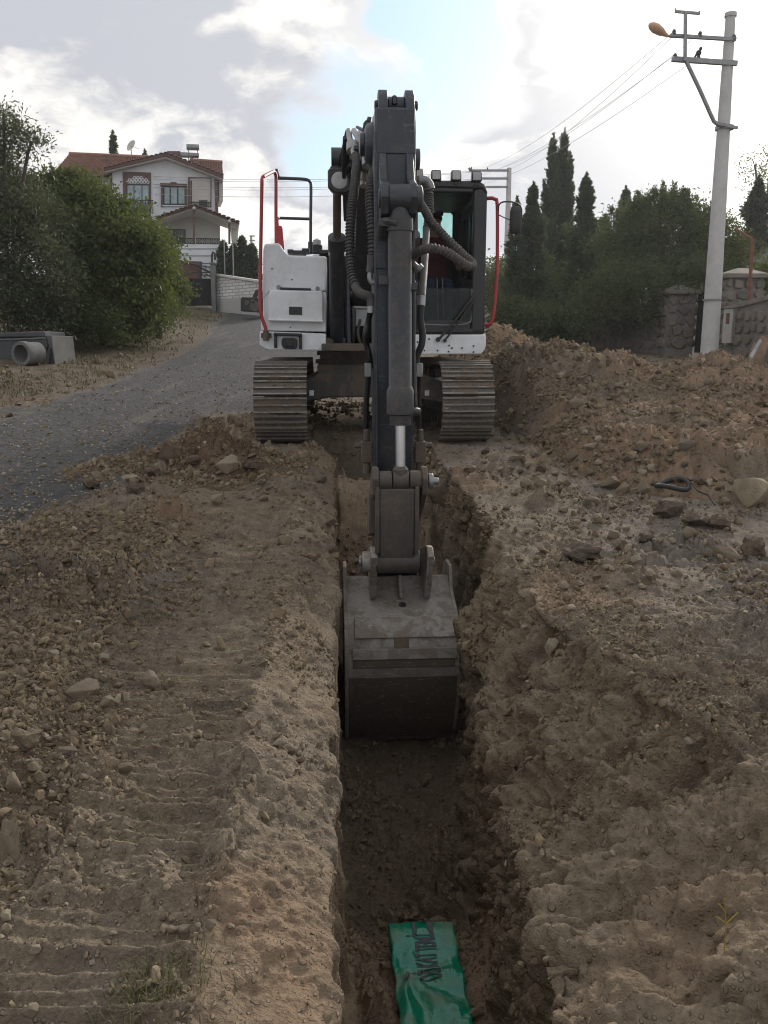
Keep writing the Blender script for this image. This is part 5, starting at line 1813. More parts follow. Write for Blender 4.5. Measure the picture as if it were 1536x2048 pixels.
def jn(p, r, parent=None):
    J.append(Vector(p))
    RAD.append(r)
    if parent is not None:
        E_.append((parent, len(J) - 1))
    return len(J) - 1


pel = jn((mx, -0.26, zc_ + 0.66), (0.15, 0.12))
wa = jn((mx, -0.24, zc_ + 0.82), (0.145, 0.11), pel)
chs = jn((mx, -0.25, zc_ + 1.04), (0.165, 0.12), wa)
sh0 = jn((mx, -0.25, zc_ + 1.16), (0.12, 0.09), chs)
nk = jn((mx, -0.27, zc_ + 1.25), (0.052, 0.056), sh0)
hd0 = jn((mx, -0.30, zc_ + 1.33), (0.068, 0.082), nk)
hd1 = jn((mx, -0.31, zc_ + 1.41), (0.076, 0.095), hd0)
hd2 = jn((mx, -0.30, zc_ + 1.475), (0.058, 0.074), hd1)
no = jn((mx, -0.415, zc_ + 1.385), (0.012, 0.014), hd1)
for s_ in (-1, 1):
    a_ = jn((mx + 0.19 * s_, -0.25, zc_ + 1.14), (0.065, 0.065), sh0)
    b_ = jn((mx + 0.25 * s_, -0.30, zc_ + 0.98), (0.052, 0.052), a_)
    c_ = jn((mx + 0.285 * s_, -0.38, zc_ + 0.84), (0.043, 0.043), b_)
    d_ = jn((mx + 0.31 * s_, -0.55, zc_ + 0.845), (0.036, 0.036), c_)
    e_ = jn((mx + 0.325 * s_, -0.68, zc_ + 0.86), (0.027, 0.024), d_)
    f_ = jn((mx + 0.33 * s_, -0.74, zc_ + 0.87), (0.03, 0.02), e_)
    for k in range(4):
        zf_ = zc_ + 0.905 - 0.022 * k
        g1 = jn((mx + 0.33 * s_ + 0.022 * s_, -0.785, zf_), (0.0095, 0.0095), f_)
        g2 = jn((mx + 0.33 * s_ + 0.006 * s_, -0.818, zf_ - 0.003), (0.0085, 0.0085), g1)
        g3 = jn((mx + 0.33 * s_ - 0.022 * s_, -0.808, zf_ - 0.006), (0.0075, 0.0075), g2)
    t1 = jn((mx + 0.33 * s_ - 0.035 * s_, -0.745, zc_ + 0.892), (0.011, 0.011), e_)
    t2 = jn((mx + 0.33 * s_ - 0.03 * s_, -0.785, zc_ + 0.905), (0.009, 0.009), t1)
    h_ = jn((mx + 0.09 * s_, -0.34, zc_ + 0.62), (0.092, 0.085), pel)
    k0 = jn((mx + 0.11 * s_, -0.58, zc_ + 0.63), (0.075, 0.075), h_)
    k1 = jn((mx + 0.115 * s_, -0.78, zc_ + 0.61), (0.062, 0.062), k0)
    k2 = jn((mx + 0.105 * s_, -0.86, zc_ + 0.40), (0.054, 0.055), k1)
    k3 = jn((mx + 0.10 * s_, -0.95, zc_ + 0.16), (0.04, 0.042), k2)
    k4 = jn((mx + 0.10 * s_, -0.99, zc_ + 0.10), (0.042, 0.038), k3)
    k5 = jn((mx + 0.11 * s_, -1.12, zc_ + 0.095), (0.042, 0.032), k4)
me = bpy.data.meshes.new('person_base')
me.from_pydata([tuple(q) for q in J], E_, [])
po = bpy.data.objects.new('person_base', me)
COL.objects.link(po)
po.modifiers.new('skin', 'SKIN').use_smooth_shade = True
for v_, r_ in zip(me.skin_vertices[0].data, RAD):
    v_.radius = r_
me.skin_vertices[0].data[0].use_root = True
sbs = po.modifiers.new('sub', 'SUBSURF')
sbs.levels = sbs.render_levels = 2
dg = bpy.context.evaluated_depsgraph_get()
pm = bpy.data.meshes.new_from_object(po.evaluated_get(dg))
bpy.data.objects.remove(po)
pm.name = 'person'
pm.materials.clear()
for k in ('skin', 'shirt', 'jeans', 'shoe'):
    pm.materials.append(PM[k])
for p_ in pm.polygons:
    c = p_.center
    r_ = abs(c.x - mx)
    zz_ = c.z - zc_
    p_.use_smooth = True
    if zz_ > 1.215 and r_ < 0.13:
        p_.material_index = 0
    elif c.y < -0.42 and zz_ > 0.76:
        p_.material_index = 0
    elif zz_ > 0.72:
        p_.material_index = 1
    elif zz_ < 0.15:
        p_.material_index = 3
    else:
        p_.material_index = 2
mw = Matrix.Translation(EXC.location) @ Euler((0, 0, TH)).to_matrix().to_4x4()
per = link('person', pm, None)
per.matrix_world = mw
tag(per, 'operator in maroon shirt and jeans seated at the levers inside the cab', 'person')
cpb = MB()
cpb.ball((mx, -0.29, zc_ + 1.45), (0.085, 0.105, 0.075), 16, 8)
cpb.box((mx, -0.41, zc_ + 1.435), (0.13, 0.10, 0.014), (R(10), 0, 0))
cpb.obj('cap', M['inner'], per, smooth=60)
ey = MB()
for s_ in (-1, 1):
    ey.ball((mx + 0.03 * s_, -0.397, zc_ + 1.412), 0.010, 8, 6)
ey.obj('eye', M['inner'], per, smooth=60)
# ------------------------------------------------------------------ gravel (one mass of small stones)


def scatter_points():
    P_, N_, T_, tint, size = [], [], [], [], []
    for s in SURF:
        inview = (s['V'][:, 1] < 24) & (s['px'] > -120) & (s['px'] < 1660) & (s['py'] > 560) & (s['py'] < 2250) & (s['t'] > 0.5)
        z = s['zone']
        dens = np.full(len(z), 0.16)
        dens[z == 2] = 0.03
        dens[(z == 4)] = 0.05
        dens[z == 1] = 0.07
        dens[z == 5] = 0.09
        dens[z == 3] = 0.30
        if s['name'] == 'g':
            cl_ = sstep(-0.3, 0.5, fbm(s['V'] + 15, 1.6, 3))
            dens = dens * (0.12 + 1.5 * cl_ ** 1.6)
            dens = np.where(s['road'] > 0.5, 0.05, dens)
            dens = np.where(s['grass'] > 0.5, 0.05, dens)
            dens = dens + 0.55 * s['rub']
            dens = np.where(s['lane'] > 0.5, dens * 0.22, dens)
            dens = np.where(s['V'][:, 1] > 40, 0, dens)
            rd = s['road']
        else:
            dens = np.where(s['H'] > 0.02, 0.10 + 0.42 * sstep(-0.2, 0.5, fbm(s['V'] + 35, 1.2, 3)), 0.08)
            rd = np.zeros(len(z))
        dens = np.where((s['t'] < 3.0) & np.isin(z, (1, 5, 6)), dens * 0.15, dens)
        sel = np.where(inview & (RNG.random(len(z)) < dens * 2.3 + 0.02))[0]
        n = len(sel)
        t = s['t'][sel]
        r_px = 0.9 + 0.55 * RNG.exponential(1.0, n) + np.where(RNG.random(n) < 0.28, 2.1 * RNG.exponential(1.0, n), 0) + np.where(s.get('rub', np.zeros(len(z)))[sel] > 0.5, 1.2, 0.0) * RNG.random(n)
        r = np.minimum(r_px * t / FPX, 0.006 + 0.016 * RNG.exponential(1.0, n) + 0.0022 * t)
        r = np.where(rd[sel] > 0.5, np.minimum(r, 0.014 + 0.0004 * t), r)
        r = np.maximum(r, 0.75 * t / FPX)
        jit = RNG.normal(size=(n, 3)) * (t * 1.2 / FPX)[:, None]
        P_.append(s['V'][sel] + jit * np.array([1, 1, 0.15]) + s['N'][sel] * (r * np.where(t < 3.2, 0.62, 0.35))[:, None])
        size.append(r)
        tn = RNG.random(n) * 0.75
        tn = np.where((t < 3.0) & (RNG.random(n) < 0.5), 0.5 + 0.4 * RNG.random(n), tn)
        tn = np.where((rd[sel] > 0.5) & (RNG.random(n) < 0.35), 0.75 + 0.25 * RNG.random(n), tn)
        tn = np.where(RNG.random(n) < 0.03, 0.75 + 0.25 * RNG.random(n), tn)
        tint.append(tn)
    return np.concatenate(P_), np.concatenate(size), np.concatenate(tint)


gp, gs, gt = scatter_points()
n = len(gp)
print('gravel', n)
me = bpy.data.meshes.new('gravel')
me.vertices.add(n)
me.vertices.foreach_set('co', gp.astype(np.float32).ravel())
attr(me, 'tint', gt)
for nm, arr in (('rot', RNG.random((n, 3)) * 6.28), ('scl', gs[:, None] * np.stack([0.8 + 0.7 * RNG.random(n), 0.7 + 0.5 * RNG.random(n), 0.45 + 0.4 * RNG.random(n)], 1))):
    a = me.attributes.new(nm, 'FLOAT_VECTOR', 'POINT')
    a.data.foreach_set('vector', np.ascontiguousarray(arr, dtype=np.float32).ravel())
m, t = new_mat('gravel_stone')
ti = t.n('ShaderNodeAttribute', attribute_type='INSTANCER', attribute_name='tint').outputs['Fac']
cr = t.n('ShaderNodeValToRGB')
els = cr.color_ramp.elements
els[0].color, els[1].color = (0.136, 0.098, 0.062, 1), (0.431, 0.368, 0.261, 1)
for p_, c_ in ((0.2, (0.201, 0.149, 0.093)), (0.4, (0.164, 0.130, 0.093)), (0.6, (0.253, 0.193, 0.123)), (0.74, (0.212, 0.170, 0.119))):
    els.new(p_).color = (*c_, 1)
t.set(cr, 0, ti)
pos = t.n('ShaderNodeNewGeometry').outputs['Position']
nn_ = t.noise(pos, 60, 4, 0.6)
finish(t, t.mix(t.ramp(nn_, 0.35, 0.7, 0, 0.5), cr.outputs[0], (0.150, 0.111, 0.071)), 0.95, 0, nn_, 0.3, 0.01, spec=0.15)
M['gravel'] = m
go = link('gravel', me, None)
tag(go, 'loose small stones and crumbs strewn over the dug earth', kind='stuff')
ng = bpy.data.node_groups.new('gravel_nodes', 'GeometryNodeTree')
ng.interface.new_socket('Geometry', in_out='INPUT', socket_type='NodeSocketGeometry')
ng.interface.new_socket('Geometry', in_out='OUTPUT', socket_type='NodeSocketGeometry')
N = ng.nodes
gi, gout = N.new('NodeGroupInput'), N.new('NodeGroupOutput')
iop = N.new('GeometryNodeInstanceOnPoints')
join = N.new('GeometryNodeJoinGeometry')
for k in range(4):
    ic = N.new('GeometryNodeMeshIcoSphere')
    ic.inputs['Radius'].default_value = 1.0
    ic.inputs['Subdivisions'].default_value = 1
    sp2 = N.new('GeometryNodeSetPosition')
    nt_ = N.new('ShaderNodeTexNoise')
    nt_.noise_dimensions = '4D'
    nt_.inputs['W'].default_value = 3.7 * k
    nt_.inputs['Scale'].default_value = 0.85
    vm = N.new('ShaderNodeVectorMath')
    vm.operation = 'SUBTRACT'
    vm.inputs[1].default_value = (0.5, 0.5, 0.5)
    vs_ = N.new('ShaderNodeVectorMath')
    vs_.operation = 'SCALE'
    vs_.inputs[3].default_value = 2.4
    ng.links.new(nt_.outputs[1], vm.inputs[0])
    ng.links.new(vm.outputs[0], vs_.inputs[0])
    ng.links.new(ic.outputs['Mesh'], sp2.inputs['Geometry'])
    ng.links.new(vs_.outputs[0], sp2.inputs['Offset'])
    sm2 = N.new('GeometryNodeSetMaterial')
    sm2.inputs['Material'].default_value = m
    ng.links.new(sp2.outputs[0], sm2.inputs['Geometry'])
    g2i = N.new('GeometryNodeGeometryToInstance')
    ng.links.new(sm2.outputs[0], g2i.inputs[0])
    ng.links.new(g2i.outputs[0], join.inputs[0])
iop.inputs['Pick Instance'].default_value = True
ri = N.new('FunctionNodeRandomValue')
ri.data_type = 'INT'
for s_ in ri.inputs:
    if s_.name == 'Max' and s_.type == 'INT':
        s_.default_value = 3
for nm, sock in (('rot', 'Rotation'), ('scl', 'Scale')):
    na = N.new('GeometryNodeInputNamedAttribute')
    na.data_type = 'FLOAT_VECTOR'
    na.inputs['Name'].default_value = nm
    ng.links.new(na.outputs[0], iop.inputs[sock])
ng.links.new(gi.outputs[0], iop.inputs['Points'])
ng.links.new(join.outputs[0], iop.inputs['Instance'])
ng.links.new([o_ for o_ in ri.outputs if o_.type == 'INT'][0], iop.inputs['Instance Index'])
ng.links.new(iop.outputs[0], gout.inputs[0])
go.modifiers.new('gravel', 'NODES').node_group = ng

# ------------------------------------------------------------------ single stones


def rock_mesh(name, seed, n=26, sub=0, sharp=True, rough=0.0):
    r = np.random.default_rng(seed)
    bm = bmesh.new()
    pts_ = r.normal(size=(n, 3))
    pts_ /= np.linalg.norm(pts_, axis=1)[:, None]
    pts_ *= (0.80 + 0.25 * r.random(n))[:, None]
    ax = np.array([1.0, 0.62 + 0.3 * r.random(), 0.48 + 0.3 * r.random()])
    for k in range(2):
        nrm = r.normal(size=3)
        nrm /= np.linalg.norm(nrm)
        d = pts_ @ nrm
        pts_ -= np.outer(np.maximum(0, d - 0.55), nrm)
    for q in pts_ * ax:
        bm.verts.new(q)
    bmesh.ops.convex_hull(bm, input=bm.verts)
    bmesh.ops.delete(bm, geom=[v for v in bm.verts if not v.link_faces], context='VERTS')
    bmesh.ops.dissolve_limit(bm, angle_limit=R(9), verts=bm.verts, edges=bm.edges)
    if sub:
        bmesh.ops.bevel(bm, geom=bm.edges[:], offset=0.03, segments=1, affect='EDGES')
        bmesh.ops.triangulate(bm, faces=bm.faces)
        bmesh.ops.subdivide_edges(bm, edges=bm.edges, cuts=sub, use_grid_fill=True)
        co = np.array([v.co[:] for v in bm.verts])
        d = rough * fbm(co + seed, 1.6, 4, 0.55)
        for v, k in zip(bm.verts, d):
            v.co += v.normal * float(k)
    me = bpy.data.meshes.new(name)
    bm.to_mesh(me)
    bm.free()
    if sub:
        me.polygons.foreach_set('use_smooth', [True] * len(me.polygons))
        me.set_sharp_from_angle(angle=R(24))
    return me


ROCKS = [rock_mesh('stone', 100 + k, 20 + k) for k in range(10)]
CLODS = [rock_mesh('clod', 200 + k, 24, 3, rough=0.20) for k in range(5)]
BIG = [rock_mesh('rock', 300 + k, 18, 3, rough=0.045) for k in range(6)]
for me_ in ROCKS + BIG:
    me_.materials.append(M['rock'])
for me_ in CLODS:
    me_.materials.append(M['rock_dark'])


def put_rock(name, me_, px, py, w, h_, label, group=None, mat=None, sink=0.25, cat='stone', spin=None, only=None):
    pk = pick(px, py + h_ * 0.3, 5, only)
    if pk is None:
        return None
    p_, n_, t_ = pk
    if mat is not None:
        me_ = me_.copy()
        me_.materials[0] = mat
    o = link(name, me_, None)
    sx = 0.5 * w * t_ / FPX
    sz = 0.5 * h_ * t_ / FPX
    o.scale = (sx, sx * random.uniform(0.75, 1.0), max(sz / 0.62, sx * 0.4))
    o.rotation_euler = (random.uniform(-0.25, 0.25), random.uniform(-0.25, 0.25), random.uniform(-0.5, 0.5) if spin is None else spin)
    o.location = p_ + Vector((0, 0, sz * (1 - 2 * sink)))
    tag(o, label, cat, group)
    return o


M['rock_tan'] = rock_mat('tan_stone', [(0.30, 0.235, 0.168), (0.265, 0.205, 0.145), (0.33, 0.262, 0.19)])
named = [
    # px, py, w, h, mesh, material, label
    (165, 1378, 95, 62, BIG[0], M['rock_tan'], 'largest flat-topped tan rock in the rubble at the left'),
    (306, 1358, 58, 50, BIG[1], M['rock_tan'], 'squarish tan rock just right of the largest left rock'),
    (250, 1395, 44, 36, BIG[2], M['rock_tan'], 'rounded tan stone between two larger rocks at the left'),
    (214, 1402, 36, 32, ROCKS[1], None, 'small dull stone tucked against the largest left rock'),
    (50, 1480, 74, 52, CLODS[0], M['rock'], 'round crumbly grey clod near the left picture edge'),
    (135, 1498, 46, 24, ROCKS[2], None, 'flat pale stone lying right of the crumbly grey clod'),
    (33, 1562, 58, 58, BIG[3], M['rock_tan'], 'upright angular tan stone near the left picture edge'),
    (70, 1535, 40, 24, ROCKS[3], None, 'wedge-shaped stone leaning on the upright angular one'),
    (250, 1536, 44, 27, ROCKS[4], None, 'flat tan stone at the edge of the tread marks'),
    (18, 1672, 60, 90, CLODS[1], M['rock'], 'big grey earth clod cut off by the left picture edge'),
    (15, 1832, 30, 28, ROCKS[5], M['rock_pale'], 'pale yellowish stone low at the left picture edge'),
    (72, 1895, 28, 22, ROCKS[6], M['rock_pale'], 'pale pointed stone low on the left'),
    (342, 1858, 28, 21, ROCKS[7], None, 'smooth oval stone, first in a row of stones below the tread marks'),
    (370, 1856, 30, 23, ROCKS[8], None, 'grey stone, second in the row below the tread marks'),
    (398, 1850, 18, 22, ROCKS[9], M['rock_pale'], 'pale upright stone, third in the row below the tread marks'),
    (424, 1851, 32, 26, ROCKS[0], None, 'broad brown stone, fourth in the row below the tread marks'),
    (226, 1868, 20, 14, ROCKS[1], M['rock_pale'], 'small pale pebble alone on the bare soil at lower left'),
    (496, 1849, 20, 22, ROCKS[2], None, 'rounded stone beside the trench shoulder at lower left'),
    (187, 1925, 18, 11, ROCKS[5], M['rock_pale'], 'small flat pale pebble near the grass tuft'),
    (559, 1486, 34, 30, BIG[4], M['rock_pale'], 'light grey stone stuck in the left trench shoulder'),
    (475, 1535, 22, 18, ROCKS[4], None, 'small round stone above the left trench shoulder'),
    (60, 2020, 40, 30, ROCKS[6], None, 'dull stone at the bottom left corner'),
    (1505, 985, 96, 74, BIG[5], M['rock_pale'], 'big yellowish boulder at the right picture edge'),
    (1332, 1012, 95, 62, CLODS[2], None, 'large dark clod under the black rubber ring'),
    (1395, 1040, 80, 36, CLODS[3], None, 'flat grey-brown clod right of the large dark clod'),
    (1165, 1100, 98, 50, CLODS[4], None, 'long dark slab of earth right of the trench'),
    (1378, 1060, 38, 30, BIG[1], None, 'grey rounded stone in front of the flat clod'),
    (1242, 1085, 42, 26, CLODS[0], M['rock'], 'grey lump between the long dark slab and the rubble'),
    (1276, 1116, 28, 22, ROCKS[3], M['rock_pale'], 'pale tan stone among dark lumps right of the trench'),
    (1252, 1136, 30, 22, ROCKS[4], None, 'pointed stone in front of the pale tan stone'),
    (1302, 1146, 32, 24, ROCKS[5], None, 'dull stone in the small cluster right of the trench'),
    (1354, 1143, 26, 20, ROCKS[6], M['rock_pale'], 'lone greenish-pale angular stone on dark grit'),
    (1508, 1092, 64, 46, CLODS[1], None, 'dark reddish clod below the yellowish boulder'),
    (1455, 1105, 84, 30, BIG[2], None, 'low grey slab left of the dark reddish clod'),
    (1440, 1045, 70, 40, CLODS[3], None, 'lumpy clod below left of the yellowish boulder'),
    (1104, 1290, 44, 42, BIG[3], M['rock_pale'], 'grey-white rock embedded in the right trench rim'),
    (1380, 1482, 30, 18, ROCKS[7], M['rock_pale'], 'pale pinkish stone on the right trench rim'),
    (1345, 1408, 22, 17, ROCKS[8], None, 'small tan stone on the right rim'),
    (1404, 1417, 24, 12, ROCKS[9], M['rock_pale'], 'flat pale stone lying on the right bank'),
    (1440, 1436, 38, 13, ROCKS[0], None, 'long low stone on the right bank'),
    (1292, 1480, 26, 40, ROCKS[2], M['rock_pale'], 'pale stone jutting from the right trench wall'),
    (342, 905, 54, 46, CLODS[0], None, 'tall dark clod on top of the low left heap'),
    (386, 918, 44, 30, CLODS[2], None, 'dark clod right of the tall dark clod'),
    (456, 928, 62, 54, BIG[0], M['rock_tan'], 'tan split rock standing on the low left heap'),
    (502, 930, 44, 36, CLODS[3], None, 'dark clod right of the tan split rock'),
    (182, 966, 48, 26, CLODS[4], None, 'lone dark clod at the far left end of the low heap'),
    (270, 974, 46, 26, CLODS[1], None, 'reddish clod on the front of the low left heap'),
    (305, 940, 44, 20, CLODS[1], None, 'flat clod at the front of the tall dark clod'),
    (260, 950, 40, 14, ROCKS[3], M['rock_pale'], 'pale flat stone at the road edge of the low heap'),
    (136, 712, 14, 12, ROCKS[4], M['rock_pale'], 'ochre stone at the foot of the hedge beside the manhole section'),
    (243, 708, 15, 11, ROCKS[6], M['rock_pale'], 'whitish stone at the road edge below the hedge'),
    (88, 926, 18, 6, ROCKS[6], M['rock_pale'], 'flat white stone lying on the dark gravel road'),
    (835, 2020, 60, 44, BIG[4], None, None),
    (948, 2025, 50, 36, BIG[4], None, 'brown stone on the trench floor right of the green tape'),
    (1218, 965, 46, 36, ROCKS[1], None, 'large tan stone at the toe of the long heap'),
    (1246, 976, 40, 30, ROCKS[2], None, 'tan stone touching the large toe stone'),
    (1286, 976, 36, 30, ROCKS[3], None, 'yellowish stone left of the black rubber ring'),
    (1180, 1000, 46, 26, ROCKS[4], None, 'broad stone at the lower edge of the toe rubble'),
    (1196, 1036, 30, 24, ROCKS[5], None, 'pale stone below the broad toe stone'),
    (1228, 1066, 30, 20, ROCKS[6], None, 'tan wedge lying on dark grit right of the trench'),
    (1150, 800, 40, 26, ROCKS[7], None, 'biggest stone half way up the dark side of the heap'),
    (1305, 932, 20, 24, ROCKS[8], M['rock_pale'], 'pale grey-green stone on the heap slope above the ring'),
    (1372, 940, 14, 10, ROCKS[8], M['rock_pale'], 'small white stone on the heap slope'),
]
taken = []
for (a, b, w_, h_, me_, mat_, lab) in named:
    if lab is None:
        continue
    nm = 'earth_clod' if me_ in CLODS else ('boulder' if w_ > 80 and me_ in BIG else 'stone')
    put_rock(nm, me_, a, b, w_, h_, lab, None, mat_, cat={'earth_clod': 'clod', 'boulder': 'boulder', 'stone': 'stone'}[nm], sink=0.22)
    taken.append((a, b, max(w_, h_)))


MARKS = {
    'left': [(165, 1378, 'largest flat-topped tan rock'), (50, 1480, 'round crumbly grey clod'), (33, 1562, 'upright angular tan rock'), (250, 1536, 'flat tan stone by the tread marks'),
             (305, 1235, 'dry root tuft'), (18, 1672, 'big grey clod at the left edge'), (306, 1358, 'squarish tan rock')],
    'low': [(310, 1975, 'lower left grass tuft'), (15, 1832, 'pale yellowish stone at the left edge'), (380, 1855, 'row of stones below the tread marks'), (226, 1868, 'pale pebble on bare soil')],
    'toe': [(1345, 975, 'black rubber ring'), (1165, 1100, 'long dark earth slab'), (1218, 965, 'large tan toe stone'), (960, 890, 'right crawler track'), (1180, 1000, 'broad toe stone'), (1228, 1066, 'tan wedge on dark grit')],
    'slope': [(1150, 800, 'biggest stone half way up the heap'), (1305, 932, 'grey-green slope stone'), (1420, 715, 'foot of the near pole'), (985, 800, 'right crawler track'), (1372, 940, 'small white slope stone')],
    'right': [(1505, 985, 'yellowish boulder'), (1165, 1100, 'long dark earth slab'), (1332, 1012, 'large dark clod under the ring'), (1354, 1143, 'lone greenish-pale stone'), (1508, 1092, 'dark reddish clod')],
    'heap': [(456, 928, 'tan split rock'), (342, 905, 'tall dark clod'), (182, 966, 'lone dark clod'), (270, 974, 'reddish front clod'), (560, 880, 'left crawler track')],
    'rim': [(1104, 1290, 'grey-white rim rock'), (930, 1250, 'digging bucket'), (1292, 1480, 'pale jutting stone'), (1380, 1482, 'pinkish rim stone'), (1165, 1100, 'long dark earth slab')]}
ORD = ['closest', 'second closest', 'third closest', 'fourth closest', 'fifth closest', 'sixth closest', 'seventh closest', 'eighth closest', 'ninth closest', 'tenth closest',
       'eleventh closest', 'twelfth closest', 'thirteenth closest', 'fourteenth closest', 'fifteenth closest', 'sixteenth closest']
FIELD = []


def field(nwant, zonefun, wr, marks, group):
    cnt = 0
    tries = 0
    while cnt < nwant and tries < nwant * 30:
        tries += 1
        a, b = zonefun()
        w_ = wr[0] + (wr[1] - wr[0]) * random.random() ** 2.2
        if any((a - q[0]) ** 2 + (b - q[1]) ** 2 < (0.42 * (w_ + q[2])) ** 2 for q in taken):
            continue
        me_ = random.choice(ROCKS if random.random() < 0.72 else CLODS)
        mt = None
        kind = 'angular'
        if me_ in CLODS:
            kind = 'crumbly'
            if random.random() < 0.6:
                mt = M['rock']
            else:
                kind = 'dark crumbly'
        elif random.random() < 0.08:
            mt = M['rock_pale']
            kind = 'pale'
        o = put_rock('stone', me_ if mt is None else MATROCK(me_, mt), a, b, w_, w_ * random.uniform(0.5, 0.85), 'stone', group, None, sink=random.uniform(0.2, 0.4))
        if o:
            taken.append((a, b, w_))
            cnt += 1
            size = 'small' if w_ < wr[0] + 0.28 * (wr[1] - wr[0]) else 'middling' if w_ < wr[0] + 0.62 * (wr[1] - wr[0]) else 'large'
            mk = min(MARKS[marks], key=lambda q: (q[0] - a) ** 2 + (q[1] - b) ** 2)
            dx, dy = a - mk[0], b - mk[1]
            side = ('left of' if dx < 0 else 'right of') if abs(dx) > abs(dy) else ('behind' if dy < 0 else 'in front of')
            FIELD.append((o, size, kind, side, mk[2], math.hypot(dx, dy)))


_mr = {}


def MATROCK(me_, mt):
    k = (me_.name, mt.name)
    if k not in _mr:
        c = me_.copy()
        c.materials[0] = mt
        _mr[k] = c
    return _mr[k]


def z_left():
    b = 1180 + 560 * random.random()
    return random.uniform(0, 330 - (b - 1180) * 0.15) * random.random() ** 0.5, b


def z_low():
    return random.uniform(0, 560), random.uniform(1760, 2040)


def z_toe():
    k = random.random()
    return 1010 + 330 * k + random.gauss(0, 40), 905 + 120 * k * random.random() + random.gauss(0, 25)


def z_slope():
    return random.uniform(1030, 1530), random.uniform(735, 930)


def z_right():
    return random.uniform(1120, 1530), random.uniform(1000, 1200)


def z_heap():
    return random.gauss(390, 90), random.gauss(955, 25)


def z_rim():
    k = random.random()
    return 930 + 460 * k + random.gauss(0, 40), 1030 + 470 * k + random.gauss(0, 35)


field(90, z_left, (15, 40), 'left', 'stones in the left rubble')
field(18, z_low, (12, 24), 'low', 'stones on the lower left soil')
field(80, z_toe, (16, 44), 'toe', 'stones at the toe of the long heap')
field(48, z_slope, (10, 26), 'slope', 'stones on the long heap')
field(30, z_right, (13, 34), 'right', 'stones on the right-hand ground')
field(26, z_heap, (14, 40), 'heap', 'lumps on the low left heap')
field(16, z_rim, (12, 28), 'rim', 'stones on the right trench rim')

_cls = {}
for rec in sorted(FIELD, key=lambda q: q[5]):
    k = rec[1:5]
    n_ = _cls.get(k, 0)
    _cls[k] = n_ + 1
    rec[0]['label'] = '%s %s stone, %s %s the %s' % (rec[1], rec[2], ORD[min(n_, 15)], rec[3], rec[4])
    if 'crumbly' in rec[2]:
        rec[0]['label'] = rec[0]['label'].replace(' stone,', ' lump,', 1)

# ------------------------------------------------------------------ warning tape on the trench floor
NU, NV = 90, 40
TP0, TP1 = 3.235, 1.5
tw = 0.285


def tape_pt(u, v):
    """u along the tape from the far fold towards the camera, v across 0..1"""
    fold = 0.10
    rad = 0.018
    if u < fold:                                     # tail tucked under the fold
        y = TP0 - 0.02 - (fold - u) * 0.25
        z = -1.055 - (fold - u) * 0.55
        ph_ = 0
    else:
        s = u - fold
        y = TP0 - s
        z = -0.965 - 0.085 * (1 - math.exp(-max(0, s) / 0.22))
        if s < 0.05:
            k = s / 0.05
            z = -1.035 + 0.07 * math.sin(k * math.pi / 2)
            y = TP0 + 0.02 * math.sin(k * math.pi) - 0.01 * k
    cx = 0.165 + (TP0 - y) * 0.085
    skew = 0.05 * (v - 0.5)
    x = cx + (v - 0.5) * tw
    q = np.array([[x * 1.0, y, 0.0]])
    amp = min(1, max(0, u - 0.12) / 0.1)
    wr = 0.0
    # soft folds running down the tape, fanning from the small stone
    fx, fy = 0.085, TP0 - 0.25
    dx_, dy_ = x - fx, y - fy
    ang = math.atan2(dx_, -dy_ + 0.02)
    rr__ = math.hypot(dx_, dy_)
    wr += 0.010 * math.sin(ang * 9 + 1.0) * min(1, rr__ / 0.12) * (1 if dy_ < 0.04 else 0.25)
    wr += 0.012 * float(fbm(q * np.array([1, 0.6, 1]) + 4, 7, 3)[0])
    return Vector((x + 0.004 * math.sin(u * 40), y + skew * 0.3, z + amp * wr + 0.006 * (1 - (2 * v - 1) ** 2)))


LEN = 0.10 + TP0 - TP1
rows = [[tape_pt(LEN * i / NU, j / NV) for j in range(NV + 1)] for i in range(NU + 1)]
tv = [q for r_ in rows for q in r_]
tf = [(i * (NV + 1) + j, i * (NV + 1) + j + 1, (i + 1) * (NV + 1) + j + 1, (i + 1) * (NV + 1) + j) for i in range(NU) for j in range(NV)]
m, t = new_mat('green_plastic')
co = t.n('ShaderNodeTexCoord').outputs['Object']
nz = t.noise(co, 14, 3, 0.5, 0.8)
nd = t.noise(co, 5.0, 7, 0.65)
dm_ = t.ramp(nd, 0.47, 0.68, 0.0, 0.55)
finish(t, t.mix(dm_, t.mix(t.ramp(nz, 0.35, 0.65), (0.0, 0.16, 0.082), (0.003, 0.20, 0.112)), (0.15, 0.15, 0.10)), t.math('MULTIPLY_ADD', dm_, 0.7, 0.17), 0, nz, 0.35, 0.02, spec=0.6)
tb = MB()
tb.add(tv, tf)
tape = tb.obj('warning_tape', m, None, smooth=0)
tape.data.polygons.foreach_set('use_smooth', [True] * len(tape.data.polygons))
tape.modifiers.new('thick', 'SOLIDIFY').thickness = 0.0012
tag(tape, 'green plastic warning tape with black lettering on the trench floor', 'warning tape')
cu = bpy.data.curves.new('lettering', 'FONT')
cu.body = 'D\u0130KKAT TEM\u0130Z I'
cu.size = 1.0
cu.offset = 0.03
to = bpy.data.objects.new('lettering', cu)
COL.objects.link(to)
dg = bpy.context.evaluated_depsgraph_get()
tm = bpy.data.meshes.new_from_object(to.evaluated_get(dg))
bpy.data.objects.remove(to)
bm = bmesh.new()
bm.from_mesh(tm)
bmesh.ops.triangulate(bm, faces=bm.faces)
for k in range(3):
    bmesh.ops.subdivide_edges(bm, edges=[e for e in bm.edges if e.calc_length() > 0.06], cuts=1)
    bmesh.ops.triangulate(bm, faces=bm.faces)
xs_ = [v.co.x for v in bm.verts]
x0_, x1_ = min(xs_), max(xs_)
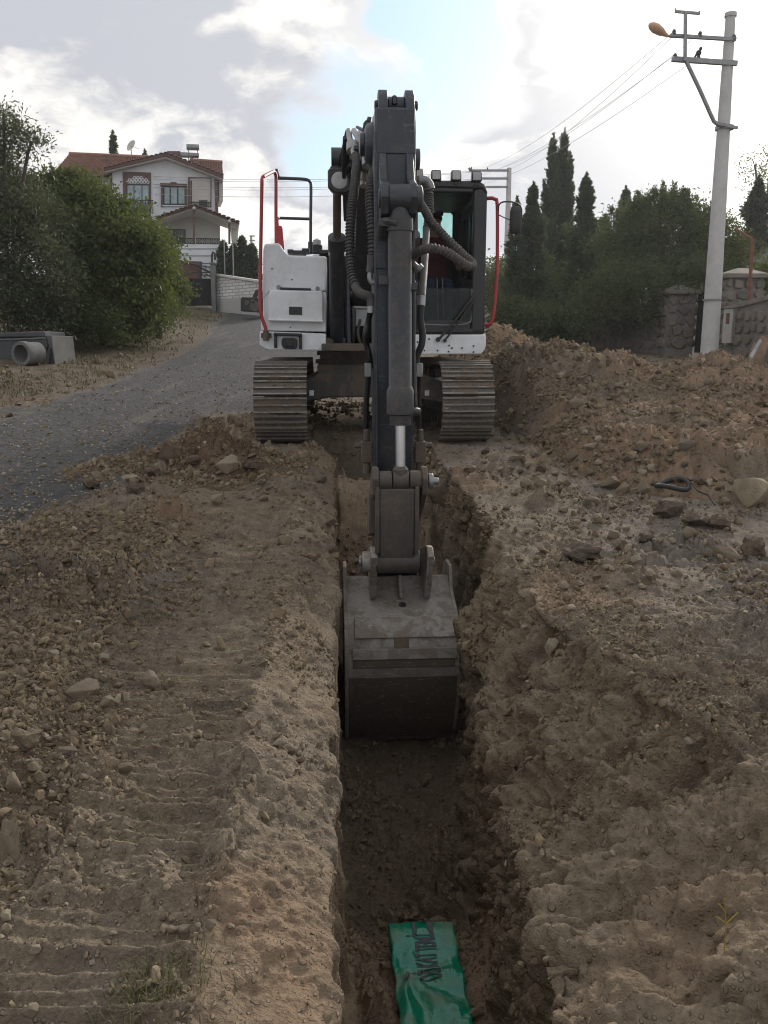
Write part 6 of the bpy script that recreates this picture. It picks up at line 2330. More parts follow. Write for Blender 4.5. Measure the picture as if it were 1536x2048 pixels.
for v in bm.verts:
    k = (v.co.x - x0_) / (x1_ - x0_)                 # reads from the near end up to the fold
    uu = 0.105 + 0.265 * (1 - k) ** 0.9 + 0.0
    vv = 0.66 - (v.co.y - 0.0) * 0.44
    q = tape_pt(uu, vv)
    qa, qb = tape_pt(uu + 0.004, vv), tape_pt(uu, vv + 0.01)
    nn_ = (qa - q).cross(qb - q).normalized()
    if nn_.z < 0:
        nn_ = -nn_
    v.co = q + nn_ * 0.003
bm.to_mesh(tm)
bm.free()
tm.materials.clear()
tl_ = link('lettering', tm, plain('black_print', (0.012, 0.016, 0.014), None, 20, 0.3), tape)
tl_['kind'] = 'stuff'
sp0 = tape_pt(0.36, 0.17)
o = link('stone', ROCKS[2].copy(), None)
o.scale = (0.030, 0.018, 0.016)
o.rotation_euler = (0.1, 0.2, 1.1)
o.location = sp0 + Vector((0, 0, 0.012))
tag(o, 'elongated brown stone weighing down the green tape', 'stone')

# ------------------------------------------------------------------ grass, straw, roots and other small things


def blades(name, spots, mat, label, kind=None, cat=None):
    vs, fs, ti_ = [], [], []
    for (p_, hgt, wid, lean) in spots:
        a = random.uniform(0, 6.28)
        d = Vector((math.cos(a), math.sin(a), 0))
        s = Vector((-d.y, d.x, 0)) * wid
        b = len(vs)
        m1 = p_ + Vector((0, 0, hgt * 0.55)) + d * lean * hgt * 0.35
        e1 = p_ + Vector((0, 0, hgt * max(0.25, 1 - lean * 0.6))) + d * lean * hgt
        vs += [p_ - s, p_ + s, m1 + s * 0.7, m1 - s * 0.7, e1]
        fs += [(b, b + 1, b + 2, b + 3), (b + 3, b + 2, b + 4)]
    mb = MB()
    mb.add(vs, fs)
    me_ = bpy.data.meshes.new(name)
    me_.from_pydata([tuple(q) for q in vs], [], fs)
    attr_ = me_.attributes.new('tint', 'FLOAT', 'FACE')
    attr_.data.foreach_set('value', np.repeat(RNG.random(len(spots)), 2).astype(np.float32))
    o = link(name, me_, mat)
    return tag(o, label, cat, None, kind)


M['straw'] = leaf_mat('straw', (0.15, 0.118, 0.068), (0.10, 0.08, 0.048), (0.07, 0.062, 0.036), 0.2)
M['grass'] = leaf_mat('grass', (0.085, 0.088, 0.042), (0.17, 0.14, 0.075), (0.065, 0.07, 0.034), 0.25)
M['weed'] = leaf_mat('yellow_weed', (0.36, 0.26, 0.05), (0.30, 0.22, 0.06), (0.25, 0.2, 0.06), 0.2)
s = SURF[0]
spots = []
gsel = np.where((s['grass'] > 0.4) & (s['px'] > -100) & (s['px'] < 700) & (s['V'][:, 1] < 45) & (s['t'] > 1))[0]
gsel = gsel[fbm(s['V'][gsel] + 11, 0.9, 3) > -0.05]
for k in RNG.choice(gsel, min(7000, len(gsel))):
    spots.append((Vector(s['V'][k]) + Vector((random.gauss(0, .05), random.gauss(0, .1), -0.01)), random.uniform(0.03, 0.12) * (1 + 0.02 * s['t'][k]), 0.004 + 0.0005 * s['t'][k], random.uniform(0.3, 1.3)))
blades('dry_grass', spots, M['straw'], 'dry straw-coloured grass along the left road verge', 'stuff')
spots = []
for k in range(520):
    a, b = random.choice([(1180, 1290), (1270, 1330), (1350, 1290), (1440, 1270), (1500, 1260), (1290, 1500), (1440, 1400), (1400, 1530), (1250, 1260)])
    pk = (a + random.gauss(0, 45), b + random.gauss(0, 22))
    d = np.hypot(s['px'] - pk[0], s['py'] - pk[1]) + 1e3 * (s['t'] < 0.3)
    i = int(np.argmin(d))
    if d[i] < 6:
        spots.append((Vector(s['V'][i]), random.uniform(0.015, 0.05), 0.0012, random.uniform(0.8, 2.2)))
blades('straw_litter', spots, M['straw'], 'trampled straw and roots on the right trench bank', 'stuff')


def tuft(px, py, n, spread, hgt, mat, label, lean=(0.2, 1.0)):
    pk = pick(px, py)
    sp = []
    for k in range(n):
        q = pk[0] + Vector((random.gauss(0, spread), random.gauss(0, spread * 1.2), -0.004))
        sp.append((q, hgt * random.uniform(0.4, 1.1), 0.0016, random.uniform(*lean)))
    blades('grass_tuft', sp, mat, label, None, 'grass tuft')


tuft(310, 1975, 340, 0.055, 0.055, M['grass'], 'green and yellow grass tuft at the lower left')
tuft(270, 1650, 90, 0.05, 0.03, M['grass'], 'flattened greenish grass tuft across the tread marks', (0.8, 2.0))
tuft(305, 1235, 120, 0.06, 0.05, M['straw'], 'dry root tuft in the left rubble by the road', (0.5, 1.5))
tuft(1300, 1300, 160, 0.06, 0.04, M['straw'], 'dry straw tuft on the right rim')
wd_ = MB()
pk = pick(1448, 1905)
b_ = pk[0]
tip = b_ + Vector((-0.012, 0, 0.16))
for pth in ([b_, b_ + Vector((-0.002, 0, 0.08)), tip], [b_ + Vector((-0.002, 0, 0.085)), b_ + Vector((-0.035, -0.01, 0.115))], [b_ + Vector((-0.002, 0, 0.085)), b_ + Vector((0.032, 0.01, 0.112))],
            [b_ + Vector((-0.006, 0, 0.12)), b_ + Vector((-0.024, 0.01, 0.14))]):
    wd_.tube(catmull(pth, 0.02), 0.0016, 5)
w_o = wd_.obj('weed', M['weed'], None, smooth=60)
tag(w_o, 'thin yellow three-armed weed growing on the right trench wall', 'weed')
# black rubber ring on the heap
pk = pick(1345, 985)
c_ = pk[0] + Vector((0, 0, 0.06))
rg_ = MB()
pts_ = []
sc_ = 31 * pk[2] / FPX
for k in range(33):
    a = 2 * math.pi * k / 32
    pts_.append(c_ + Vector((sc_ * math.cos(a), sc_ * 0.95 * math.sin(a), 0.018 * math.sin(a + 0.6) + 0.02 * math.sin(a * 2))))
rg_.tube(pts_, 0.020, 10)
ro = rg_.obj('rubber_ring', M['rubber'], None, smooth=60)
tag(ro, 'black rubber ring lying on the clods at the foot of the heap', 'rubber ring')
cw_ = MB()
pth = [pick(1378, 985)[0] + Vector((0, 0, .08)), pick(1395, 1000)[0] + Vector((0, 0, .07)), pick(1415, 1008)[0] + Vector((0, 0, .08)), pick(1430, 1015)[0] + Vector((0, 0, .03))]
cw_.tube(catmull(pth, 0.03), 0.008, 6)
tag(cw_.obj('root', M['bark'], None, smooth=60), 'bent brown root beside the black rubber ring', 'root')
rt = MB()
lx_ = float(trench_l(8.4))
rt.tube(catmull([Vector((lx_ + 0.06, 8.6, 0.28)), Vector((lx_ + 0.10, 8.4, 0.22)), Vector((lx_ + 0.13, 8.2, 0.08)), Vector((lx_ + 0.12, 8.05, -0.05)), Vector((lx_ + 0.10, 7.9, -0.2))], 0.04), 0.014, 8)
tag(rt.obj('root', M['bark'], None, smooth=60), 'pale root hanging down the left trench wall near the track', 'root')
# ------------------------------------------------------------------ vegetation


def quad_cloud(C, D, L_, W_, rng, droop=0.0):
    """leaf quads at C pointing along D (unit), length L_, width W_"""
    n = len(C)
    r = rng.normal(size=(n, 3))
    S = np.cross(D, r)
    S /= np.maximum(np.linalg.norm(S, axis=1), 1e-6)[:, None]
    a = C
    b = C + D * (L_ * 0.5)[:, None] + S * (W_ * 0.5)[:, None]
    c = C + D * L_[:, None] - np.array([0, 0, 1]) * (droop * L_)[:, None]
    d = C + D * (L_ * 0.5)[:, None] - S * (W_ * 0.5)[:, None]
    V_ = np.stack([a, b, c, d], 1).reshape(-1, 3)
    return V_, np.arange(4 * n).reshape(n, 4)


def crown_obj(name, V_, F_, mat, parent, tint):
    me = np_mesh(name, V_, F_, smooth=False)
    a = me.attributes.new('tint', 'FLOAT', 'FACE')
    a.data.foreach_set('value', tint.astype(np.float32))
    o = link(name, me, mat, parent)
    o['kind'] = 'stuff'
    return o


def unit(v):
    return v / np.maximum(np.linalg.norm(v, axis=1), 1e-9)[:, None]


def broad_tree(name, label, base, lobes, nclump, per, leaf, mat, seed, trunk_r=0.12, up=0.25, spread=0.22, cat='tree', group=None, shell=0.75, shoots=0):
    """crown made of many leaf clumps through overlapping lobes (centre relative to base, radii)"""
    rng = np.random.default_rng(seed)
    t_ = thing(name, label, cat, base, 0, group)
    vol = np.array([l[1][0] * l[1][1] * l[1][2] for l in lobes]) ** (2 / 3)
    pick_ = rng.choice(len(lobes), nclump, p=vol / vol.sum())
    d = unit(rng.normal(size=(nclump, 3)))
    d[:, 2] = np.where(rng.random(nclump) < 0.6, np.abs(d[:, 2]), d[:, 2])
    rad = shell + (1.04 - shell) * rng.random(nclump) ** 0.5
    rad = np.where(rng.random(nclump) < 0.2, rad * rng.random(nclump), rad)
    cc = np.array([l[0] for l in lobes])[pick_]
    rr = np.array([l[1] for l in lobes])[pick_]
    C0 = cc + d * rr * rad[:, None]
    C0 += 0.25 * rr * (0.6 * np.stack([fbm(C0 + seed, 1.1, 3), fbm(C0 + seed + 9, 1.1, 3), fbm(C0 + seed + 19, 1.1, 3)], 1))
    keepm = fbm(C0 + seed * 3, 1.3, 3) > -0.30
    keepm &= (C0[:, 2] > 0.05)
    C0, d = C0[keepm], d[keepm]
    csize = spread * (0.6 + 0.8 * rng.random(len(C0)))
    ctint = rng.random(len(C0))
    C = np.repeat(C0, per, 0) + rng.normal(size=(len(C0) * per, 3)) * np.repeat(csize, per)[:, None] * np.array([1, 1, 0.7])
    D = unit(np.repeat(d, per, 0) * 0.6 + rng.normal(size=C.shape) * 0.7 + np.array([0, 0, up]))
    Ls = leaf[0] * (0.6 + 0.8 * rng.random(len(C)))
    V_, F_ = quad_cloud(C, D, Ls, Ls * leaf[1], rng, 0.25)
    tint = np.clip(np.repeat(ctint, per) * 0.75 + 0.25 * rng.random(len(C)), 0, 1)
    if shoots:
        k = rng.choice(len(C0), shoots, p=np.maximum(C0[:, 2] - np.quantile(C0[:, 2], 0.72), 0) ** 1.0 / np.sum(np.maximum(C0[:, 2] - np.quantile(C0[:, 2], 0.72), 0)))
        h_ = rng.random(len(k)) * 0.35 + 0.2
        s = rng.random((len(k), 40))
        Cs = (C0[k][:, None, :] + np.stack([rng.normal(size=s.shape) * 0.03, rng.normal(size=s.shape) * 0.03, s * h_[:, None]], 2)).reshape(-1, 3)
        Ds = unit(rng.normal(size=Cs.shape) + np.array([0, 0, 0.9]))
        V2, F2 = quad_cloud(Cs, Ds, np.full(len(Cs), leaf[0] * 0.9), np.full(len(Cs), leaf[0] * 0.35), rng)
        F_ = np.concatenate([F_, F2 + len(V_)])
        V_ = np.concatenate([V_, V2])
        tint = np.concatenate([tint, np.full(len(Cs), 0.9)])
    crown_obj('crown', V_, F_, mat, t_, tint)
    tk = MB()
    top = np.mean([l[0] for l in lobes], 0)
    tk.tube(catmull([(0, 0, -0.3), (0.03, 0.02, top[2] * 0.35), (top[0] * 0.5, top[1] * 0.5, top[2] * 0.75)], 0.25), trunk_r, 8)
    for l in lobes:
        e_ = Vector(l[0])
        m_ = Vector((e_.x * 0.35, e_.y * 0.35, e_.z * 0.55))
        tk.tube(catmull([(0.02, 0.01, top[2] * 0.25), m_, e_, e_ + Vector((e_.x * 0.15, e_.y * 0.1, l[1][2] * 0.6))], 0.25), [trunk_r * 0.55 * (1 - 0.8 * i / 40) if i < 40 else trunk_r * 0.1 for i in range(len(catmull([(0.02, 0.01, top[2] * 0.25), m_, e_, e_ + Vector((e_.x * 0.15, e_.y * 0.1, l[1][2] * 0.6))], 0.25)))], 6)
    tk.obj('trunk', M['bark'], t_, smooth=60)
    return t_


def conifer(name, label, base, height, radius, seed, mat, kind='cedar', nbr=420, per=46, cat='tree', group=None, zlow=0.03, leaf=(0.10, 0.30)):
    rng = np.random.default_rng(seed)
    t_ = thing(name, label, cat, base, 0, group)
    h = zlow + (1 - zlow) * rng.random(nbr) ** (0.85 if kind == 'cedar' else 1.0)
    if kind == 'cypress':
        prof = np.minimum(1, 3.2 * (1 - h)) ** 0.6 * (0.75 + 0.25 * np.sin(h * 3.1))
    else:
        prof = (1 - h) ** 0.80 * (0.75 + 0.25 * np.sin(h * 23 + seed)) * (0.55 + 0.6 * rng.random(nbr))
    prof = np.maximum(prof, 0.012)
    az = rng.random(nbr) * 2 * math.pi
    rad = radius * prof * (0.72 + 0.42 * rng.random(nbr) ** 0.7)
    s = rng.random((nbr, per)) ** 0.7
    lift = 0.55 if kind == 'cypress' else 0.22
    bl = np.minimum(rad, 1.4) * (1.0 if kind == 'cedar' else 1.6)
    st = np.maximum(rad - bl * 0.75, 0)
    rr = st[:, None] + s * (rad - st)[:, None]
    zz = h[:, None] * height * 0.97 + (s - 0.6) * (bl * (1.6 if kind == 'cypress' else 0.42))[:, None] + (s ** 2) * 0.10 * bl[:, None]
    aa = az[:, None] + rng.normal(size=s.shape) * 0.10
    w = (0.02 + 0.16 * np.minimum(1, rad)[:, None] * (1.1 - s))
    C = np.stack([rr * np.cos(aa) + rng.normal(size=s.shape) * w, rr * np.sin(aa) + rng.normal(size=s.shape) * w, zz + rng.normal(size=s.shape) * w * 0.7], 2).reshape(-1, 3)
    out = np.stack([np.cos(aa), np.sin(aa), np.full(s.shape, 1.6 if kind == 'cypress' else 0.45)], 2).reshape(-1, 3)
    D = unit(out + rng.normal(size=out.shape) * 0.55)
    Ls = leaf[0] * (0.6 + 0.8 * rng.random(len(C)))
    V_, F_ = quad_cloud(C, D, Ls, Ls * leaf[1], rng)
    tint = np.clip(np.repeat(rng.random(nbr), per) * 0.7 + 0.3 * rng.random(len(C)), 0, 1)
    zl = rng.random(120) ** 0.6                                # leading shoot
    Cl = np.stack([rng.normal(size=120) * 0.05 * (1 - zl), rng.normal(size=120) * 0.05 * (1 - zl), height * (0.86 + 0.14 * zl)], 1)
    V2, F2 = quad_cloud(Cl, unit(rng.normal(size=Cl.shape) * 0.5 + np.array([0, 0, 1.0])), np.full(120, leaf[0]), np.full(120, leaf[0] * leaf[1]), rng)
    F_ = np.concatenate([F_, F2 + len(V_)])
    V_ = np.concatenate([V_, V2])
    tint = np.concatenate([tint, rng.random(120)])
    crown_obj('crown', V_, F_, mat, t_, tint)
    tk = MB()
    tk.tube([(0, 0, -0.3), (0, 0, height * 0.5), (0, 0, height * 0.97)], [0.03 * height ** 0.5 * 1.6, 0.02 * height ** 0.5, 0.008], 8)
    tk.obj('trunk', M['bark'], t_, smooth=60)
    return t_


def gz(x, y):
    return float(ground_z(np.array([x]), np.array([y]))[0])


def at_ground(px, Y, dz=0.0):
    x = P(px, 640, Y).x
    return Vector((x, Y, gz(x, Y) + dz))


M['leaf_green'] = leaf_mat('hedge_leaves', (0.048, 0.072, 0.022), (0.112, 0.135, 0.046), (0.125, 0.122, 0.044), 0.40)
M['leaf_olive'] = leaf_mat('olive_leaves', (0.070, 0.082, 0.050), (0.125, 0.130, 0.090), (0.065, 0.075, 0.042), 0.28)
M['leaf_dark'] = leaf_mat('dark_leaves', (0.046, 0.068, 0.030), (0.082, 0.106, 0.046), (0.096, 0.108, 0.050), 0.42)
M['needle'] = leaf_mat('dark_needles', (0.050, 0.072, 0.046), (0.086, 0.110, 0.068), (0.062, 0.084, 0.048), 0.42)
M['needle_pale'] = leaf_mat('grey_needles', (0.045, 0.058, 0.040), (0.080, 0.092, 0.062), (0.055, 0.07, 0.04), 0.22)
M['leaf_bright'] = leaf_mat('bright_leaves', (0.085, 0.125, 0.030), (0.13, 0.165, 0.045), (0.075, 0.11, 0.03), 0.4)  # light green foliage of the right-edge tree and bush


def lobes_px(base, Y, items):
    """crown lobes from their outlines in the photograph at distance Y: (px, py, half width px, half height px, depth offset)"""
    out = []
    for (a, b, hw, hh, dy) in items:
        q = P(a, b, Y + dy)
        s_ = (Y + dy) / FPX
        out.append((tuple(q - base), (hw * s_, max(hw, hh) * s_ * 0.9, hh * s_)))
    return out


# left hand side: olive tree, big green tree, undergrowth
b = at_ground(20, 21.5)
broad_tree('olive_tree', 'grey-green olive tree at the far left edge behind the manhole section', b,
           lobes_px(b, 21.5, [(15, 530, 110, 120, 0), (60, 460, 60, 80, 0.4), (0, 390, 74, 70, 0.6), (95, 570, 50, 80, -0.4), (8, 270, 26, 50, 0.3), (56, 305, 26, 34, 0.2), (-70, 400, 90, 150, 0.5), (30, 620, 110, 60, -0.3)]), 1900, 34, (0.108, 0.32), M['leaf_olive'], 3, 0.10, 0.5, 0.17)
b = at_ground(205, 25)
broad_tree('broadleaf_tree', 'large bright green broadleaf tree in the middle of the left hedge', b,
           lobes_px(b, 25, [(160, 475, 100, 100, 0), (215, 540, 110, 110, -0.6), (140, 385, 44, 36, 0.4), (100, 420, 62, 58, 0.2), (225, 455, 60, 52, 0.3), (200, 610, 115, 60, -0.5), (285, 530, 46, 74, 0.4)]), 1700, 34, (0.135, 0.52), M['leaf_green'], 5, 0.16, 0.3, 0.20)
b = at_ground(315, 29)
broad_tree('broadleaf_tree', 'smaller green tree at the right end of the left hedge, before the gate', b,
           lobes_px(b, 29, [(290, 520, 46, 60, 0), (328, 580, 34, 44, -0.3), (262, 460, 28, 26, 0.3), (312, 525, 30, 42, 0.3), (290, 590, 64, 50, -0.3), (352, 590, 18, 22, -0.2)]), 900, 32, (0.115, 0.50), M['leaf_green'], 8, 0.12, 0.3, 0.20)
b = at_ground(110, 22.6)
broad_tree('shrub', 'dark shrub filling the foot of the left hedge behind the manhole section', b,
           lobes_px(b, 22.6, [(120, 640, 90, 60, 0), (40, 640, 90, 60, 0.2), (190, 650, 60, 44, 0)]), 520, 30, (0.09, 0.45), M['leaf_dark'], 12, 0.05, 0.3, 0.2, 'shrub')
b = at_ground(250, 25.6)
broad_tree('shrub', 'dark low shrub spilling towards the road verge', b,
           lobes_px(b, 25.6, [(230, 660, 55, 34, 0), (290, 640, 50, 44, 0.4), (255, 615, 60, 40, 0.5), (335, 630, 36, 34, 1.2)]), 420, 30, (0.09, 0.45), M['leaf_dark'], 14, 0.05, 0.3, 0.18, 'shrub')

# right hand side, behind the boundary wall
for k, (a, top, Y, rad_px, sd_, lab) in enumerate([
        (1093, 268, 34, 15, 31, 'tall slim cypress, left one of the three standing together'),
        (1114, 258, 34.6, 16, 32, 'tallest slim cypress, middle one of the three'),
        (1127, 306, 34.2, 10, 33, 'shorter slim cypress, right one of the three')]):
    b = at_ground(a, Y)
    conifer('cypress', lab, b, P(a, top, Y).z - b.z, rad_px * Y / FPX * 1.05, sd_, M['needle'], 'cypress', 300, 60, leaf=(0.12, 0.34))
for (a, top, Y, rad_px, sd_, lab, nbr, kk, mt) in [
        (1058, 366, 29, 84, 41, 'dark conical conifer standing beside the far pole', 620, 'cedar', 'needle'),
        (1026, 395, 28.5, 44, 42, 'narrow dark conifer partly behind the cab mirror', 300, 'cedar', 'needle'),
        (1160, 348, 29.5, 84, 43, 'feathery dark conifer right of the three cypresses', 620, 'cedar', 'needle'),
        (1238, 375, 33, 60, 44, 'thin-topped pale conifer left of the bushy green tree', 420, 'cedar', 'needle_pale'),
        (1200, 430, 31, 60, 47, 'low dark conifer hidden between the pale one and the feathery one', 320, 'cedar', 'needle'),
        (1494, 352, 31, 96, 45, 'broad grey-green conifer behind the right-hand gate pillar', 640, 'cedar', 'needle_pale'),
        (248, 264, 62, 34, 46, 'dark tree top rising behind the house roof', 260, 'cedar', 'needle'),
        (308, 302, 64, 14, 48, 'tiny tree tip just above the house ridge', 90, 'cedar', 'needle')]:
    b = at_ground(a, Y)
    conifer('conifer', lab, b, P(a, top, Y).z - b.z, rad_px * Y / FPX, sd_, M[mt], kk, nbr, 50, leaf=(0.115 * Y / 30, 0.36))
b = at_ground(1320, 27)
broad_tree('broadleaf_tree', 'bushy tree with upright pale shoots left of the near pole', b,
           lobes_px(b, 27, [(1320, 480, 92, 64, 0), (1270, 500, 74, 56, 0.2), (1375, 480, 62, 60, 0.2), (1320, 430, 60, 32, 0), (1260, 450, 44, 34, 0.2), (1410, 500, 50, 60, 0.6), (1310, 550, 100, 50, -0.3)]), 1150, 32, (0.115, 0.42), M['leaf_dark'], 51, 0.15, 0.5, 0.2, shoots=130)
b = at_ground(1425, 26)
broad_tree('shrub', 'yellow-green shrub showing right of the near pole', b,
           lobes_px(b, 26, [(1430, 500, 42, 60, 0), (1460, 540, 36, 50, 0), (1410, 560, 44, 60, 0)]), 420, 30, (0.11, 0.42), M['leaf_green'], 52, 0.06, 0.5, 0.18, 'shrub')
b = at_ground(1190, 25.2)
broad_tree('shrub', 'dark flowering shrub hanging over the boundary wall', b,
           lobes_px(b, 25.2, [(1260, 590, 90, 50, 0), (1190, 625, 60, 45, 0), (1240, 635, 60, 36, 0.4), (1410, 555, 36, 44, -1.0)]), 700, 30, (0.10, 0.42), M['leaf_dark'], 53, 0.06, 0.3, 0.2, 'shrub')
b = at_ground(1070, 26.5)
broad_tree('shrub', 'dark dense shrub left along the boundary wall', b,
           lobes_px(b, 26.5, [(1060, 655, 56, 36, 0), (1125, 660, 50, 32, 0), (1020, 650, 36, 44, 0.3)]), 700, 30, (0.10, 0.40), M['leaf_dark'], 54, 0.06, 0.3, 0.2, 'shrub')
b = at_ground(1515, 38)
broad_tree('broadleaf_tree', 'sparse backlit tree at the top right picture edge', b,
           lobes_px(b, 38, [(1512, 345, 26, 24, 0), (1535, 390, 30, 50, 0), (1560, 350, 40, 60, 0)]), 110, 16, (0.13, 0.4), M['leaf_bright'], 55, 0.12, 0.3, 0.3)
b = at_ground(1535, 23.5)
broad_tree('shrub', 'yellow-green bush behind the stone wall at the right edge', b,
           lobes_px(b, 23.5, [(1530, 585, 34, 44, 0), (1570, 560, 50, 60, 0)]), 260, 28, (0.10, 0.42), M['leaf_bright'], 56, 0.06, 0.4, 0.16, 'shrub')
b = at_ground(985, 41)
broad_tree('broadleaf_tree', 'light green tree glimpsed between the cab and its red rail', b,
           lobes_px(b, 41, [(985, 570, 24, 44, 0), (975, 610, 30, 40, 0), (1000, 600, 30, 60, 0)]), 260, 26, (0.16, 0.45), M['leaf_green'], 57, 0.1, 0.4, 0.28)
for k, (a, top, lab) in enumerate([(452, 485, 'hedge conifer behind the white wall, next to the gate'), (472, 492, 'hedge conifer behind the white wall, second from the gate'),
                                   (489, 476, 'hedge conifer with the tallest tip behind the white wall'), (508, 492, 'hedge conifer behind the white wall, next to the red rail')]):
    b = at_ground(a, 47)
    b.z = P(a, 556, 47).z - 1.2
    conifer('conifer', lab, b, P(a, top, 47).z - b.z, 0.85, 71 + k, M['needle'], 'cedar', 130, 40, leaf=(0.22, 0.36), group='hedge conifers')
# far wooded rise that closes the view low on both sides
mb = MB()
rngw = np.random.default_rng(9)
Cw, Lw = [], []
for x0, x1, y_, zt in ((-60, -8, 75, 7.5), (5, 75, 70, 6.0)):
    n_ = 9000
    xx = x0 + (x1 - x0) * rngw.random(n_)
    hh = rngw.random(n_) ** 0.7
    top_ = zt * (0.55 + 0.25 * pnoise(np.stack([xx * 0.25, xx * 0, xx * 0], 1)) + 0.2 * pnoise(np.stack([xx * 1.1, xx * 0 + 4, xx * 0], 1)))
    zz = np.array([gz(a, y_) for a in xx[:1]])[0] - 0.5 + hh * top_
    Cw.append(np.stack([xx, y_ + rngw.normal(size=n_) * 1.5, zz], 1))
Cw = np.concatenate(Cw)
Vw, Fw = quad_cloud(Cw, unit(rngw.normal(size=Cw.shape) + np.array([0, 0, .4])), 0.5 + 0.4 * rngw.random(len(Cw)), 0.3 + 0.2 * rngw.random(len(Cw)), rngw)
wo = crown_obj('far_wood', Vw, Fw, M['leaf_dark'], None, rngw.random(len(Cw)))
wo['label'] = 'far dark strip of woodland closing the horizon'

# ------------------------------------------------------------------ house on the rise
HY_ = 50.0
M['wall_white'] = plain('white_render', (0.72, 0.73, 0.74), (0.64, 0.65, 0.66), 1.2, 0.85, 0, 0.1)
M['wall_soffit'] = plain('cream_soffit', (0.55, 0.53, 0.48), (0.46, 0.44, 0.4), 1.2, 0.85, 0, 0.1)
M['brown'] = plain('brown_cladding', (0.13, 0.075, 0.055), (0.09, 0.05, 0.038), 4, 0.7, 0, 0.2)
M['tile'] = plain('red_roof_tile', (0.30, 0.15, 0.105), (0.20, 0.10, 0.072), 2.2, 0.8, 0, 0.2)
M['tile_dark'] = plain('dark_roof_edge', (0.12, 0.058, 0.045), (0.085, 0.042, 0.034), 3, 0.8, 0, 0.2)
M['iron'] = plain('black_iron', (0.02, 0.02, 0.022), None, 6, 0.5, 0, 0.1)
M['pane'] = plain('curtained_glass', (0.34, 0.42, 0.42), (0.22, 0.28, 0.29), 3, 0.12, 0, 0.02)
M['pane_dark'] = plain('dark_glass_pane', (0.05, 0.06, 0.065), (0.03, 0.035, 0.04), 3, 0.1, 0, 0.02)
M['gate'] = plain('black_sheet_gate', (0.012, 0.012, 0.014), (0.016, 0.015, 0.016), 4, 0.8, 0, 0.1, Specular_IOR_Level=0.15)
hb_ = Vector((P(330, 600, HY_).x, HY_, gz(P(330, 600, HY_).x, HY_)))
HTH = R(14.6)                                   # the facade is turned towards the road
HOUSE = thing('house', 'white two-storey house with red tiled roof and brown window surrounds behind the hedge', 'house', hb_, HTH)
hC, hS = math.cos(HTH), math.sin(HTH)
_hc = Vector((0, 0, CAMZ)) - hb_
HCAM = Vector((hC * _hc.x + hS * _hc.y, -hS * _hc.x + hC * _hc.y, _hc.z))


def HP(a, b, y):
    d = ray(a, b)
    d = Vector((hC * d.x + hS * d.y, -hS * d.x + hC * d.y, d.z))
    return HCAM + d * ((y - HCAM.y) / d.y)



def hx(mb, pts, y0, y1):
    """outline measured at the facade, extruded in depth (offsets from the facade)"""
    poly = [(q.x, q.z) for q in (HP(a, b, y0) for a, b in pts)]
    return mb.prism(poly, 1, y0, y1)


h_ = MB()
hx(h_, [(224, 640), (224, 344), (331, 312), (434, 352), (434, 640)], 0.0, 9.0)
hx(h_, [(335, 640), (335, 488), (440, 488), (440, 640)], -2.4, -0.01)
hx(h_, [(150, 640), (150, 352), (223, 352), (223, 640)], 1.2, 8.0)
wallo = h_.obj('wall', M['wall_white'], HOUSE, bevel=0.0)
gsl = MB()
for yy in (497, 511, 526):
    hx(gsl, [(342, yy), (439, yy), (439, yy + 1.2), (342, yy + 1.2)], -2.425, -2.40)
gsl.obj('cladding_groove', M['concrete_dark'], HOUSE, kind='stuff')
rf_ = MB()
hx(rf_, [(331, 306), (447, 350), (447, 357), (331, 313), (331, 313), (208, 342), (208, 336)], -0.7, 6.0)
rfo = rf_.obj('roof', M['tile_dark'], HOUSE)
tl_ = MB()
for k in range(26):                               # bumpy tile ends along the front verge
    f_ = (k + 0.5) / 26
    a = 208 + 239 * f_
    b = 337 - (a - 208) * (31 / 123) if a < 331 else 306 + (a - 331) * (44 / 116)
    q = HP(a, b, -0.5)
    tl_.ball(q, (0.16, 0.3, 0.06), 8, 4)
tl_.obj('verge_tile', M['tile_dark'], rfo, kind='stuff')
fas = MB()
hx(fas, [(331, 312.5), (446, 356), (446, 359), (331, 316), (209, 345), (209, 342)], -0.62, -0.02)
fas.obj('fascia', M['wall_soffit'], HOUSE)
# main roof behind: tiled slopes built as rows of overlapping tiles


def tile_slope(pts, y0, y1, nx, ny, name='roof_slope'):
    """four corners in the photograph: eaves left, eaves right (depth y0), ridge right, ridge left (depth y1)"""
    A, B = HP(*pts[0], y0), HP(*pts[1], y0)
    D_, C_ = HP(*pts[3], y1), HP(*pts[2], y1)
    n_ = (B - A).cross(D_ - A).normalized()
    if n_.z < 0:
        n_ = -n_
    mb = MB()
    sub_ = 4
    rows = []
    for j in range(ny):
        for e_ in (0, 1):
            v = (j + e_) / ny
            r_ = []
            for i in range(nx * sub_ + 1):
                u = i / (nx * sub_)
                q = (A * (1 - u) + B * u) * (1 - v) + (D_ * (1 - u) + C_ * u) * v
                r_.append(q + n_ * (0.05 * math.cos(2 * math.pi * i / sub_) + (0.07 if e_ == 0 else 0.0)))
            rows.append(r_)
    w_ = nx * sub_ + 1
    mb.add([q for r_ in rows for q in r_], [(j * w_ + i, j * w_ + i + 1, (j + 1) * w_ + i + 1, (j + 1) * w_ + i) for j in range(len(rows) - 1) for i in range(w_ - 1)])
    return mb.obj(name, M['tile'], HOUSE, smooth=50)


